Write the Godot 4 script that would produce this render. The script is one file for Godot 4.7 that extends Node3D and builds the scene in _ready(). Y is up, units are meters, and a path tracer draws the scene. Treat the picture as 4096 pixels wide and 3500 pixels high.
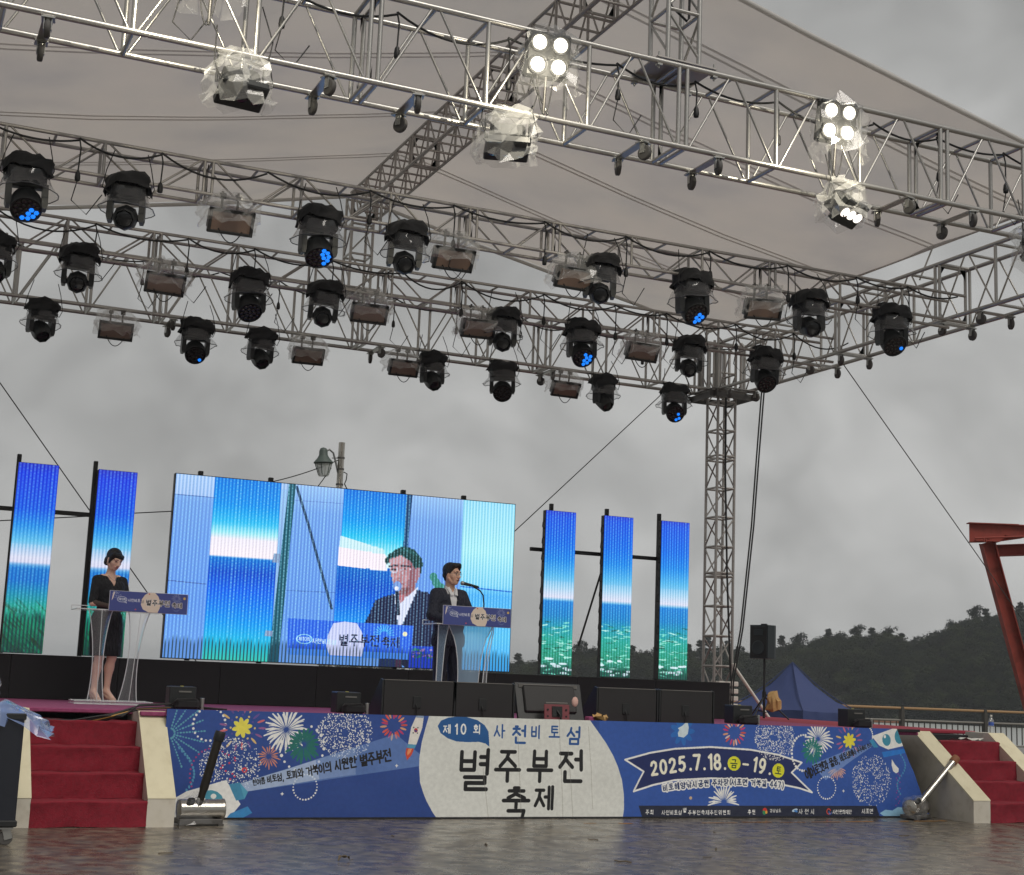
extends Node3D

# ---------------------------------------------------------------- geometry helpers
class Geo:
	var V := PackedVector3Array()
	var N := PackedVector3Array()
	var U := PackedVector2Array()
	var I := PackedInt32Array()

	func vert(p: Vector3, n: Vector3, u := Vector2.ZERO) -> int:
		V.append(p); N.append(n); U.append(u)
		return V.size() - 1

	func face(pts: Array, uvs := []) -> void:   # convex, counter-clockwise seen from outside
		var n := Vector3.ZERO
		var k := pts.size()
		for i in k:
			var p: Vector3 = pts[i]
			var q: Vector3 = pts[(i + 1) % k]
			n += Vector3((p.y - q.y) * (p.z + q.z), (p.z - q.z) * (p.x + q.x), (p.x - q.x) * (p.y + q.y))
		n = n.normalized()
		var b := V.size()
		for i in k:
			vert(pts[i], n, uvs[i] if uvs.size() else Vector2.ZERO)
		for i in range(1, k - 1):
			I.append(b); I.append(b + i + 1); I.append(b + i)

	func box(c: Vector3, s: Vector3, B := Basis(), ch := 0.0) -> void:
		var h := s * 0.5
		ch = minf(ch, minf(h.x, minf(h.y, h.z)) * 0.6)
		if ch <= 0.0:
			var p := []
			for i in 8:
				p.append(c + B * Vector3(h.x if i & 1 else -h.x, h.y if i & 2 else -h.y, h.z if i & 4 else -h.z))
			for f in [[0, 2, 3, 1], [4, 5, 7, 6], [0, 1, 5, 4], [2, 6, 7, 3], [0, 4, 6, 2], [1, 3, 7, 5]]:
				face([p[f[0]], p[f[1]], p[f[2]], p[f[3]]])
			return
		# chamfered box: eight corners of three points each
		var P := {}
		for i in 8:
			var sg := Vector3(1 if i & 1 else -1, 1 if i & 2 else -1, 1 if i & 4 else -1)
			for a in 3:
				var q := Vector3.ZERO
				for d in 3:
					q[d] = sg[d] * (h[d] if d == a else h[d] - ch)
				P[i * 3 + a] = c + B * q
		for a in 3:
			var u := (a + 1) % 3
			var v := (a + 2) % 3
			for s1 in 2:
				var ids := []
				for uv in [[0, 0], [1, 0], [1, 1], [0, 1]]:
					ids.append(P[((s1 << a) | (uv[0] << u) | (uv[1] << v)) * 3 + a])
				if s1 == 0:
					ids.reverse()
				face(ids)
			for su in 2:
				for sv in 2:
					var lo := (su << u) | (sv << v)
					var hi := lo | (1 << a)
					var e := [P[lo * 3 + u], P[hi * 3 + u], P[hi * 3 + v], P[lo * 3 + v]]
					outward(e, c)
		for i in 8:
			outward([P[i * 3], P[i * 3 + 1], P[i * 3 + 2]], c)

	func outward(pts: Array, from: Vector3) -> void:
		var n: Vector3 = (pts[1] - pts[0]).cross(pts[2] - pts[0])
		var m := Vector3.ZERO
		for p in pts:
			m += p
		if n.dot(m / pts.size() - from) < 0.0:
			pts = pts.duplicate()
			pts.reverse()
		face(pts)

	func rings(rows: Array, closed := true, cap0 := false, cap1 := false, flat := false, flip := false) -> void:
		var nr := rows.size()
		var k: int = rows[0].size()
		var ks := k if closed else k - 1
		var sgn := -1.0 if flip else 1.0
		if closed:
			var vol := 0.0
			var cen := Vector3.ZERO
			for r in rows:
				for p in r:
					cen += p
			cen /= float(nr * k)
			for i in nr - 1:
				for j in k:
					var a: Vector3 = rows[i][j] - cen
					var b: Vector3 = rows[i][(j + 1) % k] - cen
					var d: Vector3 = rows[i + 1][j] - cen
					vol += a.dot(b.cross(d))
			sgn = 1.0 if vol > 0.0 else -1.0
		if flat:
			for i in nr - 1:
				for j in ks:
					var q := [rows[i][j], rows[i][(j + 1) % k], rows[i + 1][(j + 1) % k], rows[i + 1][j]]
					if sgn < 0:
						q.reverse()
					face([q[0], q[1], q[2]])
					face([q[0], q[2], q[3]])
		else:
			var base := V.size()
			for i in nr:
				for j in k:
					var jm := (j - 1 + k) % k if closed else maxi(j - 1, 0)
					var jp := (j + 1) % k if closed else mini(j + 1, k - 1)
					var du: Vector3 = rows[i][jp] - rows[i][jm]
					var dv: Vector3 = rows[mini(i + 1, nr - 1)][j] - rows[maxi(i - 1, 0)][j]
					if du.length_squared() < 1e-12:
						var o := 1 if i == 0 else nr - 2
						du = rows[o][jp] - rows[o][jm]
					vert(rows[i][j], (du.cross(dv) * sgn).normalized(), Vector2(float(j) / ks, float(i) / (nr - 1)))
			for i in nr - 1:
				for j in ks:
					var a := base + i * k + j
					var b := base + i * k + (j + 1) % k
					var d := base + (i + 1) * k + (j + 1) % k
					var e := base + (i + 1) * k + j
					if sgn > 0:
						I.append_array([a, d, b, a, e, d])
					else:
						I.append_array([a, b, d, a, d, e])
		if cap0:
			var r: Array = Array(rows[0])
			if sgn > 0:
				r.reverse()
			face(r)
		if cap1:
			var r2: Array = Array(rows[nr - 1])
			if sgn < 0:
				r2.reverse()
			face(r2)

	func tube(a: Vector3, b: Vector3, r: float, n := 8, r2 := -1.0, caps := true) -> void:
		path([a, b], r, n, r2, caps)

	func path(pts: Array, r: float, n := 6, r2 := -1.0, caps := true) -> void:
		var rows := []
		var up := Vector3.UP
		for i in pts.size():
			var t: Vector3 = (pts[mini(i + 1, pts.size() - 1)] - pts[maxi(i - 1, 0)]).normalized()
			if i == 0 and absf(t.dot(up)) > 0.9:
				up = Vector3.RIGHT
			var x := up.cross(t).normalized()
			if x.length_squared() < 0.5:
				x = Vector3.FORWARD.cross(t).normalized()
			var y := t.cross(x)
			up = y
			var rr := r if r2 < 0.0 else lerpf(r, r2, float(i) / (pts.size() - 1))
			var row := PackedVector3Array()
			for j in n:
				var an := TAU * j / n
				row.append(pts[i] + (x * cos(an) + y * sin(an)) * rr)
			rows.append(row)
		rings(rows, true, caps, caps)

	func lathe(prof: Array, T := Transform3D(), n := 16, flat := false, cap0 := true, cap1 := true) -> void:   # prof: Vector2(radius, height along y)
		var rows := []
		for p in prof:
			var row := PackedVector3Array()
			for j in n:
				var an := TAU * j / n
				row.append(T * Vector3(cos(an) * p.x, p.y, sin(an) * p.x))
			rows.append(row)
		rings(rows, true, cap0, cap1, flat)

	func prism(poly: Array, z0: float, z1: float, T := Transform3D()) -> void:   # poly counter-clockwise in xy
		var pk := PackedVector2Array(poly)
		if not Geometry2D.is_polygon_clockwise(pk):
			pass
		else:
			pk.reverse()
		var k := pk.size()
		for i in k:
			var p := pk[i]
			var q := pk[(i + 1) % k]
			face([T * Vector3(p.x, p.y, z1), T * Vector3(p.x, p.y, z0), T * Vector3(q.x, q.y, z0), T * Vector3(q.x, q.y, z1)])
		var tr := Geometry2D.triangulate_polygon(pk)
		for i in range(0, tr.size(), 3):
			var a := pk[tr[i]]
			var b := pk[tr[i + 1]]
			var c := pk[tr[i + 2]]
			if (b - a).cross(c - a) < 0:
				var s := b
				b = c
				c = s
			face([T * Vector3(a.x, a.y, z1), T * Vector3(b.x, b.y, z1), T * Vector3(c.x, c.y, z1)])
			face([T * Vector3(a.x, a.y, z0), T * Vector3(c.x, c.y, z0), T * Vector3(b.x, b.y, z0)])

	func ball(c: Vector3, r: Vector3, n := 12, B := Basis()) -> void:
		var prof := []
		for i in n / 2 + 1:
			var an := PI * i / (n / 2) - PI / 2
			prof.append(Vector2(maxf(cos(an), 0.001), sin(an)))
		lathe(prof, Transform3D(B * Basis.from_scale(r), c), n, false, false, false)

	func sheet(rows: Array, flip := false, flat := false) -> void:
		rings(rows, false, false, false, flat, flip)

	func mesh() -> ArrayMesh:
		var a := []
		a.resize(Mesh.ARRAY_MAX)
		a[Mesh.ARRAY_VERTEX] = V
		a[Mesh.ARRAY_NORMAL] = N
		a[Mesh.ARRAY_TEX_UV] = U
		a[Mesh.ARRAY_INDEX] = I
		var m := ArrayMesh.new()
		m.add_surface_from_arrays(Mesh.PRIMITIVE_TRIANGLES, a)
		return m

# a smooth surface round tapered capsules [a, b, ra, rb] and ellipsoids [centre, radii, basis]
static func blob(caps: Array, cell: float, K: float, carve = null) -> Geo:
	var lo := Vector3(1e9, 1e9, 1e9)
	var hi := -lo
	for c in caps:
		if c.size() == 4:
			var r := maxf(c[2], c[3])
			lo = lo.min(c[0].min(c[1]) - Vector3.ONE * r)
			hi = hi.max(c[0].max(c[1]) + Vector3.ONE * r)
		else:
			var r: float = maxf(c[1].x, maxf(c[1].y, c[1].z))
			lo = lo.min(c[0] - Vector3.ONE * r)
			hi = hi.max(c[0] + Vector3.ONE * r)
	var pad := 1.2 / K + cell * 2.0
	lo -= Vector3.ONE * pad
	hi += Vector3.ONE * pad
	var nx := int((hi.x - lo.x) / cell) + 2
	var ny := int((hi.y - lo.y) / cell) + 2
	var nz := int((hi.z - lo.z) / cell) + 2
	var F := PackedFloat32Array()
	F.resize(nx * ny * nz)
	var reach := 3.5 / K
	for c in caps:
		var caps_kind: bool = c.size() == 4
		var a: Vector3 = c[0]
		var l2: Vector3
		var h2: Vector3
		var ba := Vector3.ZERO
		var bb := 1.0
		var ra := 0.0
		var dr := 0.0
		var inv := Basis()
		var mr := 0.0
		if caps_kind:
			ba = c[1] - a
			bb = maxf(ba.length_squared(), 1e-9)
			ra = c[2]
			dr = c[3] - c[2]
			var r := maxf(c[2], c[3]) + reach
			l2 = a.min(c[1]) - Vector3.ONE * r
			h2 = a.max(c[1]) + Vector3.ONE * r
		else:
			inv = (c[2] * Basis.from_scale(c[1])).inverse()
			mr = minf(c[1].x, minf(c[1].y, c[1].z))
			var r: float = maxf(c[1].x, maxf(c[1].y, c[1].z)) + reach
			l2 = a - Vector3.ONE * r
			h2 = a + Vector3.ONE * r
		var i0 := maxi(int((l2.x - lo.x) / cell), 0)
		var i1 := mini(int((h2.x - lo.x) / cell) + 1, nx - 1)
		var j0 := maxi(int((l2.y - lo.y) / cell), 0)
		var j1 := mini(int((h2.y - lo.y) / cell) + 1, ny - 1)
		var k0 := maxi(int((l2.z - lo.z) / cell), 0)
		var k1 := mini(int((h2.z - lo.z) / cell) + 1, nz - 1)
		for k in range(k0, k1 + 1):
			for j in range(j0, j1 + 1):
				var at := (k * ny + j) * nx
				for i in range(i0, i1 + 1):
					var p := lo + Vector3(i, j, k) * cell - a
					var d := 0.0
					if caps_kind:
						var h := clampf(p.dot(ba) / bb, 0.0, 1.0)
						d = (p - ba * h).length() - ra - dr * h
					else:
						d = ((inv * p).length() - 1.0) * mr
					if d < reach:
						F[at + i] += exp(-K * maxf(d, -8.0 / K))
	for k in nz:
		for j in ny:
			var at := (k * ny + j) * nx
			for i in nx:
				var d := -log(maxf(F[at + i], 0.02)) / K
				if carve != null and d < 3.0 / K:
					d = maxf(d, carve.call(lo + Vector3(i, j, k) * cell))
				F[at + i] = d
	# surface nets
	var g := Geo.new()
	var at_cell := {}
	var offs := [0, 1, nx, nx + 1, nx * ny, nx * ny + 1, nx * ny + nx, nx * ny + nx + 1]
	var corner := []
	for q in 8:
		corner.append(Vector3(q & 1, (q >> 1) & 1, q >> 2))
	var edges := [[0, 1], [2, 3], [4, 5], [6, 7], [0, 2], [1, 3], [4, 6], [5, 7], [0, 4], [1, 5], [2, 6], [3, 7]]
	for k in nz - 1:
		for j in ny - 1:
			var row := (k * ny + j) * nx
			for i in nx - 1:
				var b := row + i
				var s0 := F[b] < 0.0
				if s0 == (F[b + 1] < 0.0) and s0 == (F[b + nx] < 0.0) and s0 == (F[b + nx + 1] < 0.0) and s0 == (F[b + offs[4]] < 0.0) and s0 == (F[b + offs[5]] < 0.0) and s0 == (F[b + offs[6]] < 0.0) and s0 == (F[b + offs[7]] < 0.0):
					continue
				var sum := Vector3.ZERO
				var cnt := 0
				for e in edges:
					var f0 := F[b + offs[e[0]]]
					var f1 := F[b + offs[e[1]]]
					if (f0 < 0.0) != (f1 < 0.0):
						sum += corner[e[0]].lerp(corner[e[1]], f0 / (f0 - f1))
						cnt += 1
				var n := Vector3(F[b + 1] + F[b + offs[3]] + F[b + offs[5]] + F[b + offs[7]] - F[b] - F[b + offs[2]] - F[b + offs[4]] - F[b + offs[6]], F[b + offs[2]] + F[b + offs[3]] + F[b + offs[6]] + F[b + offs[7]] - F[b] - F[b + 1] - F[b + offs[4]] - F[b + offs[5]], F[b + offs[4]] + F[b + offs[5]] + F[b + offs[6]] + F[b + offs[7]] - F[b] - F[b + 1] - F[b + offs[2]] - F[b + offs[3]])
				at_cell[b] = g.vert(lo + (Vector3(i, j, k) + sum / cnt) * cell, n.normalized())
	var step := [1, nx, nx * ny]
	for b in at_cell:
		var inside := F[b] < 0.0
		for ax in 3:
			if (F[b + step[ax]] < 0.0) == inside:
				continue
			var u: int = step[(ax + 1) % 3]
			var v: int = step[(ax + 2) % 3]
			if not (at_cell.has(b - u) and at_cell.has(b - v) and at_cell.has(b - u - v)):
				continue
			var q := [at_cell[b], at_cell[b - u], at_cell[b - u - v], at_cell[b - v]]
			if inside:
				g.I.append_array([q[0], q[2], q[1], q[0], q[3], q[2]])
			else:
				g.I.append_array([q[0], q[1], q[2], q[0], q[2], q[3]])
	return g

# ---------------------------------------------------------------- flat print: shapes and lettering drawn into an image
class Pic:
	var im: Image
	var T := Transform2D()
	var w: int
	var h: int

	func _init(pw: int, ph: int, c: Color) -> void:
		w = pw
		h = ph
		im = Image.create(pw, ph, false, Image.FORMAT_RGB8)
		im.fill(c)

	func poly(pts: Array, c: Color) -> void:
		var P := PackedVector2Array()
		var y0 := 1e9
		var y1 := -1e9
		for p in pts:
			var q: Vector2 = T * p
			P.append(q)
			y0 = minf(y0, q.y)
			y1 = maxf(y1, q.y)
		var k := P.size()
		for y in range(maxi(int(y0), 0), mini(int(y1) + 1, h)):
			var yc := y + 0.5
			var xs := PackedFloat32Array()
			for i in k:
				var a := P[i]
				var b := P[(i + 1) % k]
				if (a.y <= yc) != (b.y <= yc):
					xs.append(a.x + (yc - a.y) / (b.y - a.y) * (b.x - a.x))
			xs.sort()
			for i in range(0, xs.size() - 1, 2):
				var x0 := maxi(roundi(xs[i]), 0)
				var x1 := mini(roundi(xs[i + 1]), w)
				if x1 <= x0:
					continue
				if c.a >= 0.999:
					im.fill_rect(Rect2i(x0, y, x1 - x0, 1), c)
				else:
					for x in range(x0, x1):
						im.set_pixel(x, y, im.get_pixel(x, y).lerp(c, c.a))

	func disc(p: Vector2, r: Vector2, c: Color, rot := 0.0, n := 14) -> void:
		var pts := []
		for i in n:
			var a := TAU * i / n
			pts.append(p + Vector2(cos(a) * r.x, sin(a) * r.y).rotated(rot))
		poly(pts, c)

	func stroke(pts: Array, wd: float, c: Color) -> void:
		for i in pts.size():
			disc(pts[i], Vector2.ONE * wd * 0.5, c, 0.0, 10)
			if i:
				var d: Vector2 = pts[i] - pts[i - 1]
				if d.length() > 1e-6:
					var o := d.orthogonal().normalized() * wd * 0.5
					poly([pts[i - 1] + o, pts[i] + o, pts[i] - o, pts[i - 1] - o], c)

	func vgrad(y0: float, y1: float, x0: float, x1: float, stops: Array) -> void:   # stops: [fraction, colour]
		var A: Vector2 = T * Vector2(x0, y0)
		var B: Vector2 = T * Vector2(x1, y1)
		var xa := clampi(roundi(minf(A.x, B.x)), 0, w)
		var xb := clampi(roundi(maxf(A.x, B.x)), 0, w)
		for y in range(clampi(roundi(A.y), 0, h), clampi(roundi(B.y), 0, h)):
			var t := (y + 0.5 - A.y) / (B.y - A.y)
			var c: Color = stops[0][1]
			for i in range(1, stops.size()):
				if t >= stops[i - 1][0]:
					c = stops[i - 1][1].lerp(stops[i][1], clampf((t - stops[i - 1][0]) / (stops[i][0] - stops[i - 1][0]), 0, 1))
			if xb > xa:
				im.fill_rect(Rect2i(xa, y, xb - xa, 1), c)

	const CHO := "ㄱㄲㄴㄷㄸㄹㅁㅂㅃㅅㅆㅇㅈㅉㅊㅋㅌㅍㅎ"
	const JONG := " ㄱㄲㄳㄴㄵㄶㄷㄹㄺㄻㄼㄽㄾㄿㅀㅁㅂㅄㅅㅆㅇㅈㅊㅋㅌㅍㅎ"

	static func arc(c: Vector2, r: Vector2, a0 := 0.0, a1 := TAU, n := 12) -> Array:
		var o := []
		for i in n + 1:
			var a := lerpf(a0, a1, float(i) / n)
			o.append(c + Vector2(cos(a) * r.x, sin(a) * r.y))
		return o

	static func v2(f: Array) -> Array:
		var o := []
		for i in range(0, f.size(), 2):
			o.append(Vector2(f[i], f[i + 1]))
		return o

	static func cons(ch: String) -> Array:
		match ch:
			"ㄱ": return [v2([.05, .08, .92, .08, .8, 1])]
			"ㄲ": return [v2([0, .08, .42, .08, .36, 1]), v2([.55, .08, .97, .08, .9, 1])]
			"ㄴ": return [v2([.1, 0, .1, .92, 1, .92])]
			"ㄷ": return [v2([.95, .06, .1, .06, .1, .94, 1, .94])]
			"ㄹ": return [v2([.05, .03, .92, .03, .92, .48, .1, .48, .1, .97, .98, .97])]
			"ㅁ": return [v2([.08, .05, .92, .05, .92, .95, .08, .95, .08, .05])]
			"ㅂ": return [v2([.1, 0, .1, .97, .9, .97, .9, 0]), v2([.1, .5, .9, .5])]
			"ㅅ": return [v2([.52, 0, .42, .45, 0, 1]), v2([.45, .42, 1, 1])]
			"ㅆ": return [v2([.26, 0, .2, .5, 0, 1]), v2([.22, .45, .5, 1]), v2([.76, 0, .7, .5, .5, 1]), v2([.72, .45, 1, 1])]
			"ㅇ": return [arc(Vector2(.5, .5), Vector2(.46, .5))]
			"ㅈ": return [v2([.05, .06, .95, .06]), v2([.55, .08, .42, .5, 0, 1]), v2([.46, .45, 1, 1])]
			"ㅊ": return [v2([.36, -.04, .64, -.04]), v2([.05, .26, .95, .26]), v2([.52, .28, .42, .6, 0, 1]), v2([.46, .58, 1, 1])]
			"ㅋ": return [v2([.05, .06, .92, .06, .8, 1]), v2([.05, .5, .86, .5])]
			"ㅌ": return [v2([.95, .04, .1, .04, .1, .96, 1, .96]), v2([.1, .5, .92, .5])]
			"ㅍ": return [v2([.02, .06, .98, .06]), v2([.02, .94, .98, .94]), v2([.3, .06, .3, .94]), v2([.7, .06, .7, .94])]
			"ㅎ": return [v2([.36, -.02, .64, -.02]), v2([.05, .24, .95, .24]), arc(Vector2(.5, .7), Vector2(.36, .3))]
		return []

	static func digit(ch: String) -> Array:
		match ch:
			"0": return [arc(Vector2(.5, .5), Vector2(.42, .5))]
			"1": return [v2([.25, .18, .55, 0, .55, 1])]
			"2": return [v2([.1, .25, .22, .06, .5, 0, .8, .12, .82, .36, .6, .62, .1, 1, .92, 1])]
			"3": return [v2([.12, .08, .5, 0, .82, .2, .7, .44, .4, .48, .75, .55, .85, .78, .5, 1, .1, .9])]
			"4": return [v2([.68, 1, .68, 0, .05, .7, .95, .7])]
			"5": return [v2([.85, 0, .25, 0, .17, .44, .5, .36, .82, .5, .85, .75, .6, .98, .3, 1, .1, .9])]
			"7": return [v2([.08, 0, .9, 0, .42, 1])]
			"8": return [arc(Vector2(.5, .26), Vector2(.32, .26)), arc(Vector2(.5, .75), Vector2(.4, .27))]
			"9": return [arc(Vector2(.5, .32), Vector2(.38, .32)), v2([.88, .32, .82, .7, .5, 1, .3, 1])]
			".": return [v2([.3, .98, .3, .99])]
			",": return [v2([.3, .94, .2, 1.15])]
			"-": return [v2([.1, .55, .8, .55])]
			"(": return [v2([.6, -.1, .3, .3, .3, .7, .6, 1.1])]
			")": return [v2([.3, -.1, .6, .3, .6, .7, .3, 1.1])]
			"!": return [v2([.4, 0, .4, .68]), v2([.4, .98, .4, .99])]
		return []

	static func fit(st: Array, x0: float, y0: float, x1: float, y1: float) -> Array:
		var o := []
		for s in st:
			var l := []
			for p in s:
				l.append(Vector2(lerpf(x0, x1, p.x), lerpf(y0, y1, p.y)))
			o.append(l)
		return o

	static func glyph(ch: String) -> Array:   # strokes in a unit square, y down
		var code := ch.unicode_at(0) - 0xAC00
		if code < 0 or code > 11171:
			return digit(ch)
		var c := CHO[code / 588]
		var v := (code % 588) / 28
		var j := code % 28
		var k := 0.6 if j else 1.0   # height left for the upper part
		var out := []
		var right := v in [0, 1, 2, 3, 4, 5, 6, 7, 20]
		var below := v in [8, 12, 13, 17, 18]
		if right:
			out += fit(cons(c), .02, .1 * k, .52, .86 * k if not j else .52)
			var two := v in [1, 3, 5, 7]
			var stem := .78 if not two else .7
			if v in [4, 5, 6, 7]:
				stem = .88 if not two else .8
			out.append([Vector2(stem, 0), Vector2(stem, k)])
			if two:
				out.append([Vector2(stem + .2, -.02), Vector2(stem + .2, k)])
			var ys := [.46 * k]
			if v in [2, 3, 6, 7]:
				ys = [.3 * k, .6 * k]
			if v != 20:
				for y in ys:
					out.append([Vector2(stem, y), Vector2(1.0 if not two else stem + .2, y)] if v < 4 else [Vector2(stem - .22, y), Vector2(stem, y)])
		elif below:
			out += fit(cons(c), .18, 0, .82, .52 * k if not j else .3)
			var y := .86 * k if v in [8, 12, 18] else .64 * k
			if v == 18:
				y = .8 * k
			out.append([Vector2(0, y), Vector2(1, y)])
			var xs := [.5] if v in [8, 13] else [.33, .67]
			if v != 18:
				for x in xs:
					out.append([Vector2(x, y), Vector2(x, .6 * k if v in [8, 12] else 1.0 * k + .02)])
		else:
			out += fit(cons(c), .05, .04 * k, .56, .5 * k)
			var y := .82 * k if v in [9, 10, 11, 19] else .66 * k
			out.append([Vector2(0, y), Vector2(.66, y)])
			if v != 19:
				out.append([Vector2(.32, y), Vector2(.32, .58 * k if v in [9, 10, 11] else k)])
			var stem := .8
			out.append([Vector2(stem, 0), Vector2(stem, k)])
			if v in [10, 15]:
				out.append([Vector2(.98, 0), Vector2(.98, k)])
			if v in [9, 10]:
				out.append([Vector2(stem, .45 * k), Vector2(1, .45 * k)])
			if v in [14, 15]:
				out.append([Vector2(.62, .8 * k), Vector2(stem, .8 * k)])
		if j:
			out += fit(cons(JONG[j]), .16, .68, .88, 1.0)
		return out

	static func adv(ch: String) -> float:
		if ch.unicode_at(0) > 0x3000:
			return 1.0
		return 0.42 if ch == " " else 0.34 if ch in ".,!()" else 0.5 if ch == "1" else 0.72

	func fit_text(s: String, from: Vector2, to: Vector2, size: float, wd: float, c: Color, size_end := -1.0, bend := 0.0) -> void:   # spaced so that it ends at the second point
		var z1 := size if size_end < 0 else size_end
		var total := 0.0
		for i in s.length():
			total += adv(s[i]) * lerpf(size, z1, float(i) / maxf(s.length() - 1, 1))
		text(s, from, to - from, size, wd, c, size_end, from.distance_to(to) / total, bend)

	func text(s: String, at: Vector2, dir: Vector2, size: float, wd: float, c: Color, size_end := -1.0, gap := 1.08, bend := 0.0) -> Vector2:
		# at: left end of the baseline; the letters stand up against -y of the picture's own units (y up)
		var p := at
		var d := dir.normalized()
		for i in s.length():
			var t := float(i) / maxf(s.length() - 1, 1)
			var z := size if size_end < 0 else lerpf(size, size_end, t)
			var dd := d.rotated(bend * (0.5 - t))
			var up := Vector2(-dd.y, dd.x)
			var ch := s[i]
			var code := ch.unicode_at(0)
			var gw := (0.9 if code > 0x3000 else (0.6 if not ch in ".,!()" else 0.5)) * clampf(gap * 1.06, .55, 1.0)
			for st in glyph(ch):
				var l := []
				for q in st:
					l.append(p + dd * q.x * z * gw + up * (1.0 - q.y) * z)
				stroke(l, wd * z, c)
			p += dd * z * adv(ch) * gap
		return p

# ---------------------------------------------------------------- scene helpers
var M := {}
var rod: ArrayMesh
var rng := RandomNumberGenerator.new()
var names := {}

func numbered(called: String) -> String:
	var n: int = names.get(called, 0)
	names[called] = n + 1
	return called if n == 0 else "%s_%03d" % [called, n]

func thing(called: String, label: String, category: String, at := Vector3.ZERO, turn := 0.0, group := "") -> Node3D:
	var o := Node3D.new()
	o.name = numbered(called)
	add_child(o)
	o.position = at
	o.rotation.y = turn
	tag(o, label, category, group)
	return o

func tag(o: Node, label: String, category: String, group := "") -> void:
	o.set_meta("label", label)
	o.set_meta("category", category)
	if group:
		o.set_meta("group", group)

func dup(src: Node3D, at: Vector3, turn: float, label: String) -> Node3D:
	var o: Node3D = src.duplicate()
	var base := String(src.name)
	if base.right(4).begins_with("_") and base.right(3).is_valid_int():
		base = base.left(-4)
	o.name = numbered(base)
	add_child(o)
	o.position = at
	o.rotation.y = turn
	o.set_meta("label", label)
	return o

func part(called: String, g: Geo, m: Material, parent: Node) -> MeshInstance3D:
	return mpart(called, g.mesh(), m, parent)

func mpart(called: String, mesh: Mesh, m: Material, parent: Node) -> MeshInstance3D:
	var o := MeshInstance3D.new()
	if parent == self:
		o.name = numbered(called)
	else:
		var n := called
		var k := 0
		while parent.has_node(n):
			k += 1
			n = "%s_%03d" % [called, k]
		o.name = n
	o.mesh = mesh
	o.material_override = m
	parent.add_child(o, true)
	return o

var part_count := {}
func member(called: String, a: Vector3, b: Vector3, r: float, m: Material, parent: Node) -> MeshInstance3D:   # one round bar, sharing one mesh
	var o := MeshInstance3D.new()
	var key := "%d/%s" % [parent.get_instance_id(), called]
	var k: int = part_count.get(key, 0)
	part_count[key] = k + 1
	o.name = called if k == 0 else "%s_%03d" % [called, k]
	var y := b - a
	var t := y.normalized()
	var x := (Vector3.RIGHT if absf(t.x) < 0.8 else Vector3.UP).cross(t).normalized()
	o.transform = Transform3D(Basis(x * r, y, x.cross(t) * r), a)
	o.mesh = rod
	o.material_override = m
	parent.add_child(o, true)
	return o

func struct(called: String, g: Geo, m: Material) -> MeshInstance3D:
	var o := part(called, g, m, self)
	o.set_meta("kind", "structure")
	return o

static func rgb(r: float, g: float, b: float) -> Color:
	return Color(r / 255.0, g / 255.0, b / 255.0)

func mat(key: String, c: Color, rough := 0.6, metal := 0.0, alpha := 1.0) -> StandardMaterial3D:
	var m := StandardMaterial3D.new()
	m.resource_name = key
	m.albedo_color = Color(c.r, c.g, c.b, alpha)
	m.roughness = rough
	m.metallic = metal
	if alpha < 1.0:
		m.transparency = BaseMaterial3D.TRANSPARENCY_ALPHA
	m.cull_mode = BaseMaterial3D.CULL_DISABLED
	M[key] = m
	return m

func noise_tex(seed_: int, freq: float, size := 512, ramp: Array = [], octaves := 4, normal := false, bump := 4.0) -> NoiseTexture2D:
	var f := FastNoiseLite.new()
	f.seed = seed_
	f.frequency = freq
	f.fractal_octaves = octaves
	var t := NoiseTexture2D.new()
	t.width = size
	t.height = size
	t.seamless = true
	t.noise = f
	t.as_normal_map = normal
	t.bump_strength = bump
	if ramp.size():
		var g := Gradient.new()
		var off := PackedFloat32Array()
		var col := PackedColorArray()
		for r in ramp:
			off.append(r[0])
			col.append(r[1])
		g.offsets = off
		g.colors = col
		t.color_ramp = g
	return t

func world_tri(m: StandardMaterial3D, scale: float) -> void:
	m.uv1_triplanar = true
	m.uv1_world_triplanar = true
	m.uv1_scale = Vector3.ONE * scale

static func ordn(i: int) -> String:
	return ["first", "second", "third", "fourth", "fifth", "sixth", "seventh", "eighth", "ninth", "tenth", "eleventh", "twelfth", "thirteenth", "fourteenth", "fifteenth", "sixteenth", "seventeenth", "eighteenth", "nineteenth", "twentieth"][i]

static func catenary(a: Vector3, b: Vector3, sag: float, n := 10) -> Array:
	var o := []
	for i in n + 1:
		var t := float(i) / n
		o.append(a.lerp(b, t) - Vector3(0, sag * 4.0 * t * (1.0 - t), 0))
	return o

# ---------------------------------------------------------------- the print on the stage front
func v2(f: Array) -> Array:
	return Pic.v2(f)

func burst(p: Pic, c: Vector2, r0: float, r1: float, n: int, wd: float, col: Color, a0 := 0.0, a1 := TAU) -> void:
	for i in n:
		var a := lerpf(a0, a1, (i + 0.5) / n) + rng.randf_range(-.05, .05)
		var d := Vector2(cos(a), sin(a))
		var rr := r1 * rng.randf_range(.72, 1.0)
		var o := d.orthogonal() * wd
		var droop := Vector2(0, -0.12 * rr * absf(d.x))
		var m := c + d * lerpf(r0, rr, .6) + droop * .3
		var e := c + d * rr + droop
		p.poly([c + d * r0, m + o * .5, e + o * .25, e - o * .25, m - o * .5], col)

func dotball(p: Pic, c: Vector2, r: Vector2, n: int, col: Color) -> void:
	for i in n:
		var a := rng.randf() * TAU
		var d := sqrt(rng.randf_range(.02, 1.0))
		p.disc(c + Vector2(cos(a) * r.x, sin(a) * r.y) * d, Vector2.ONE * rng.randf_range(.0035, .0075), col, 0, 6)

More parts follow.
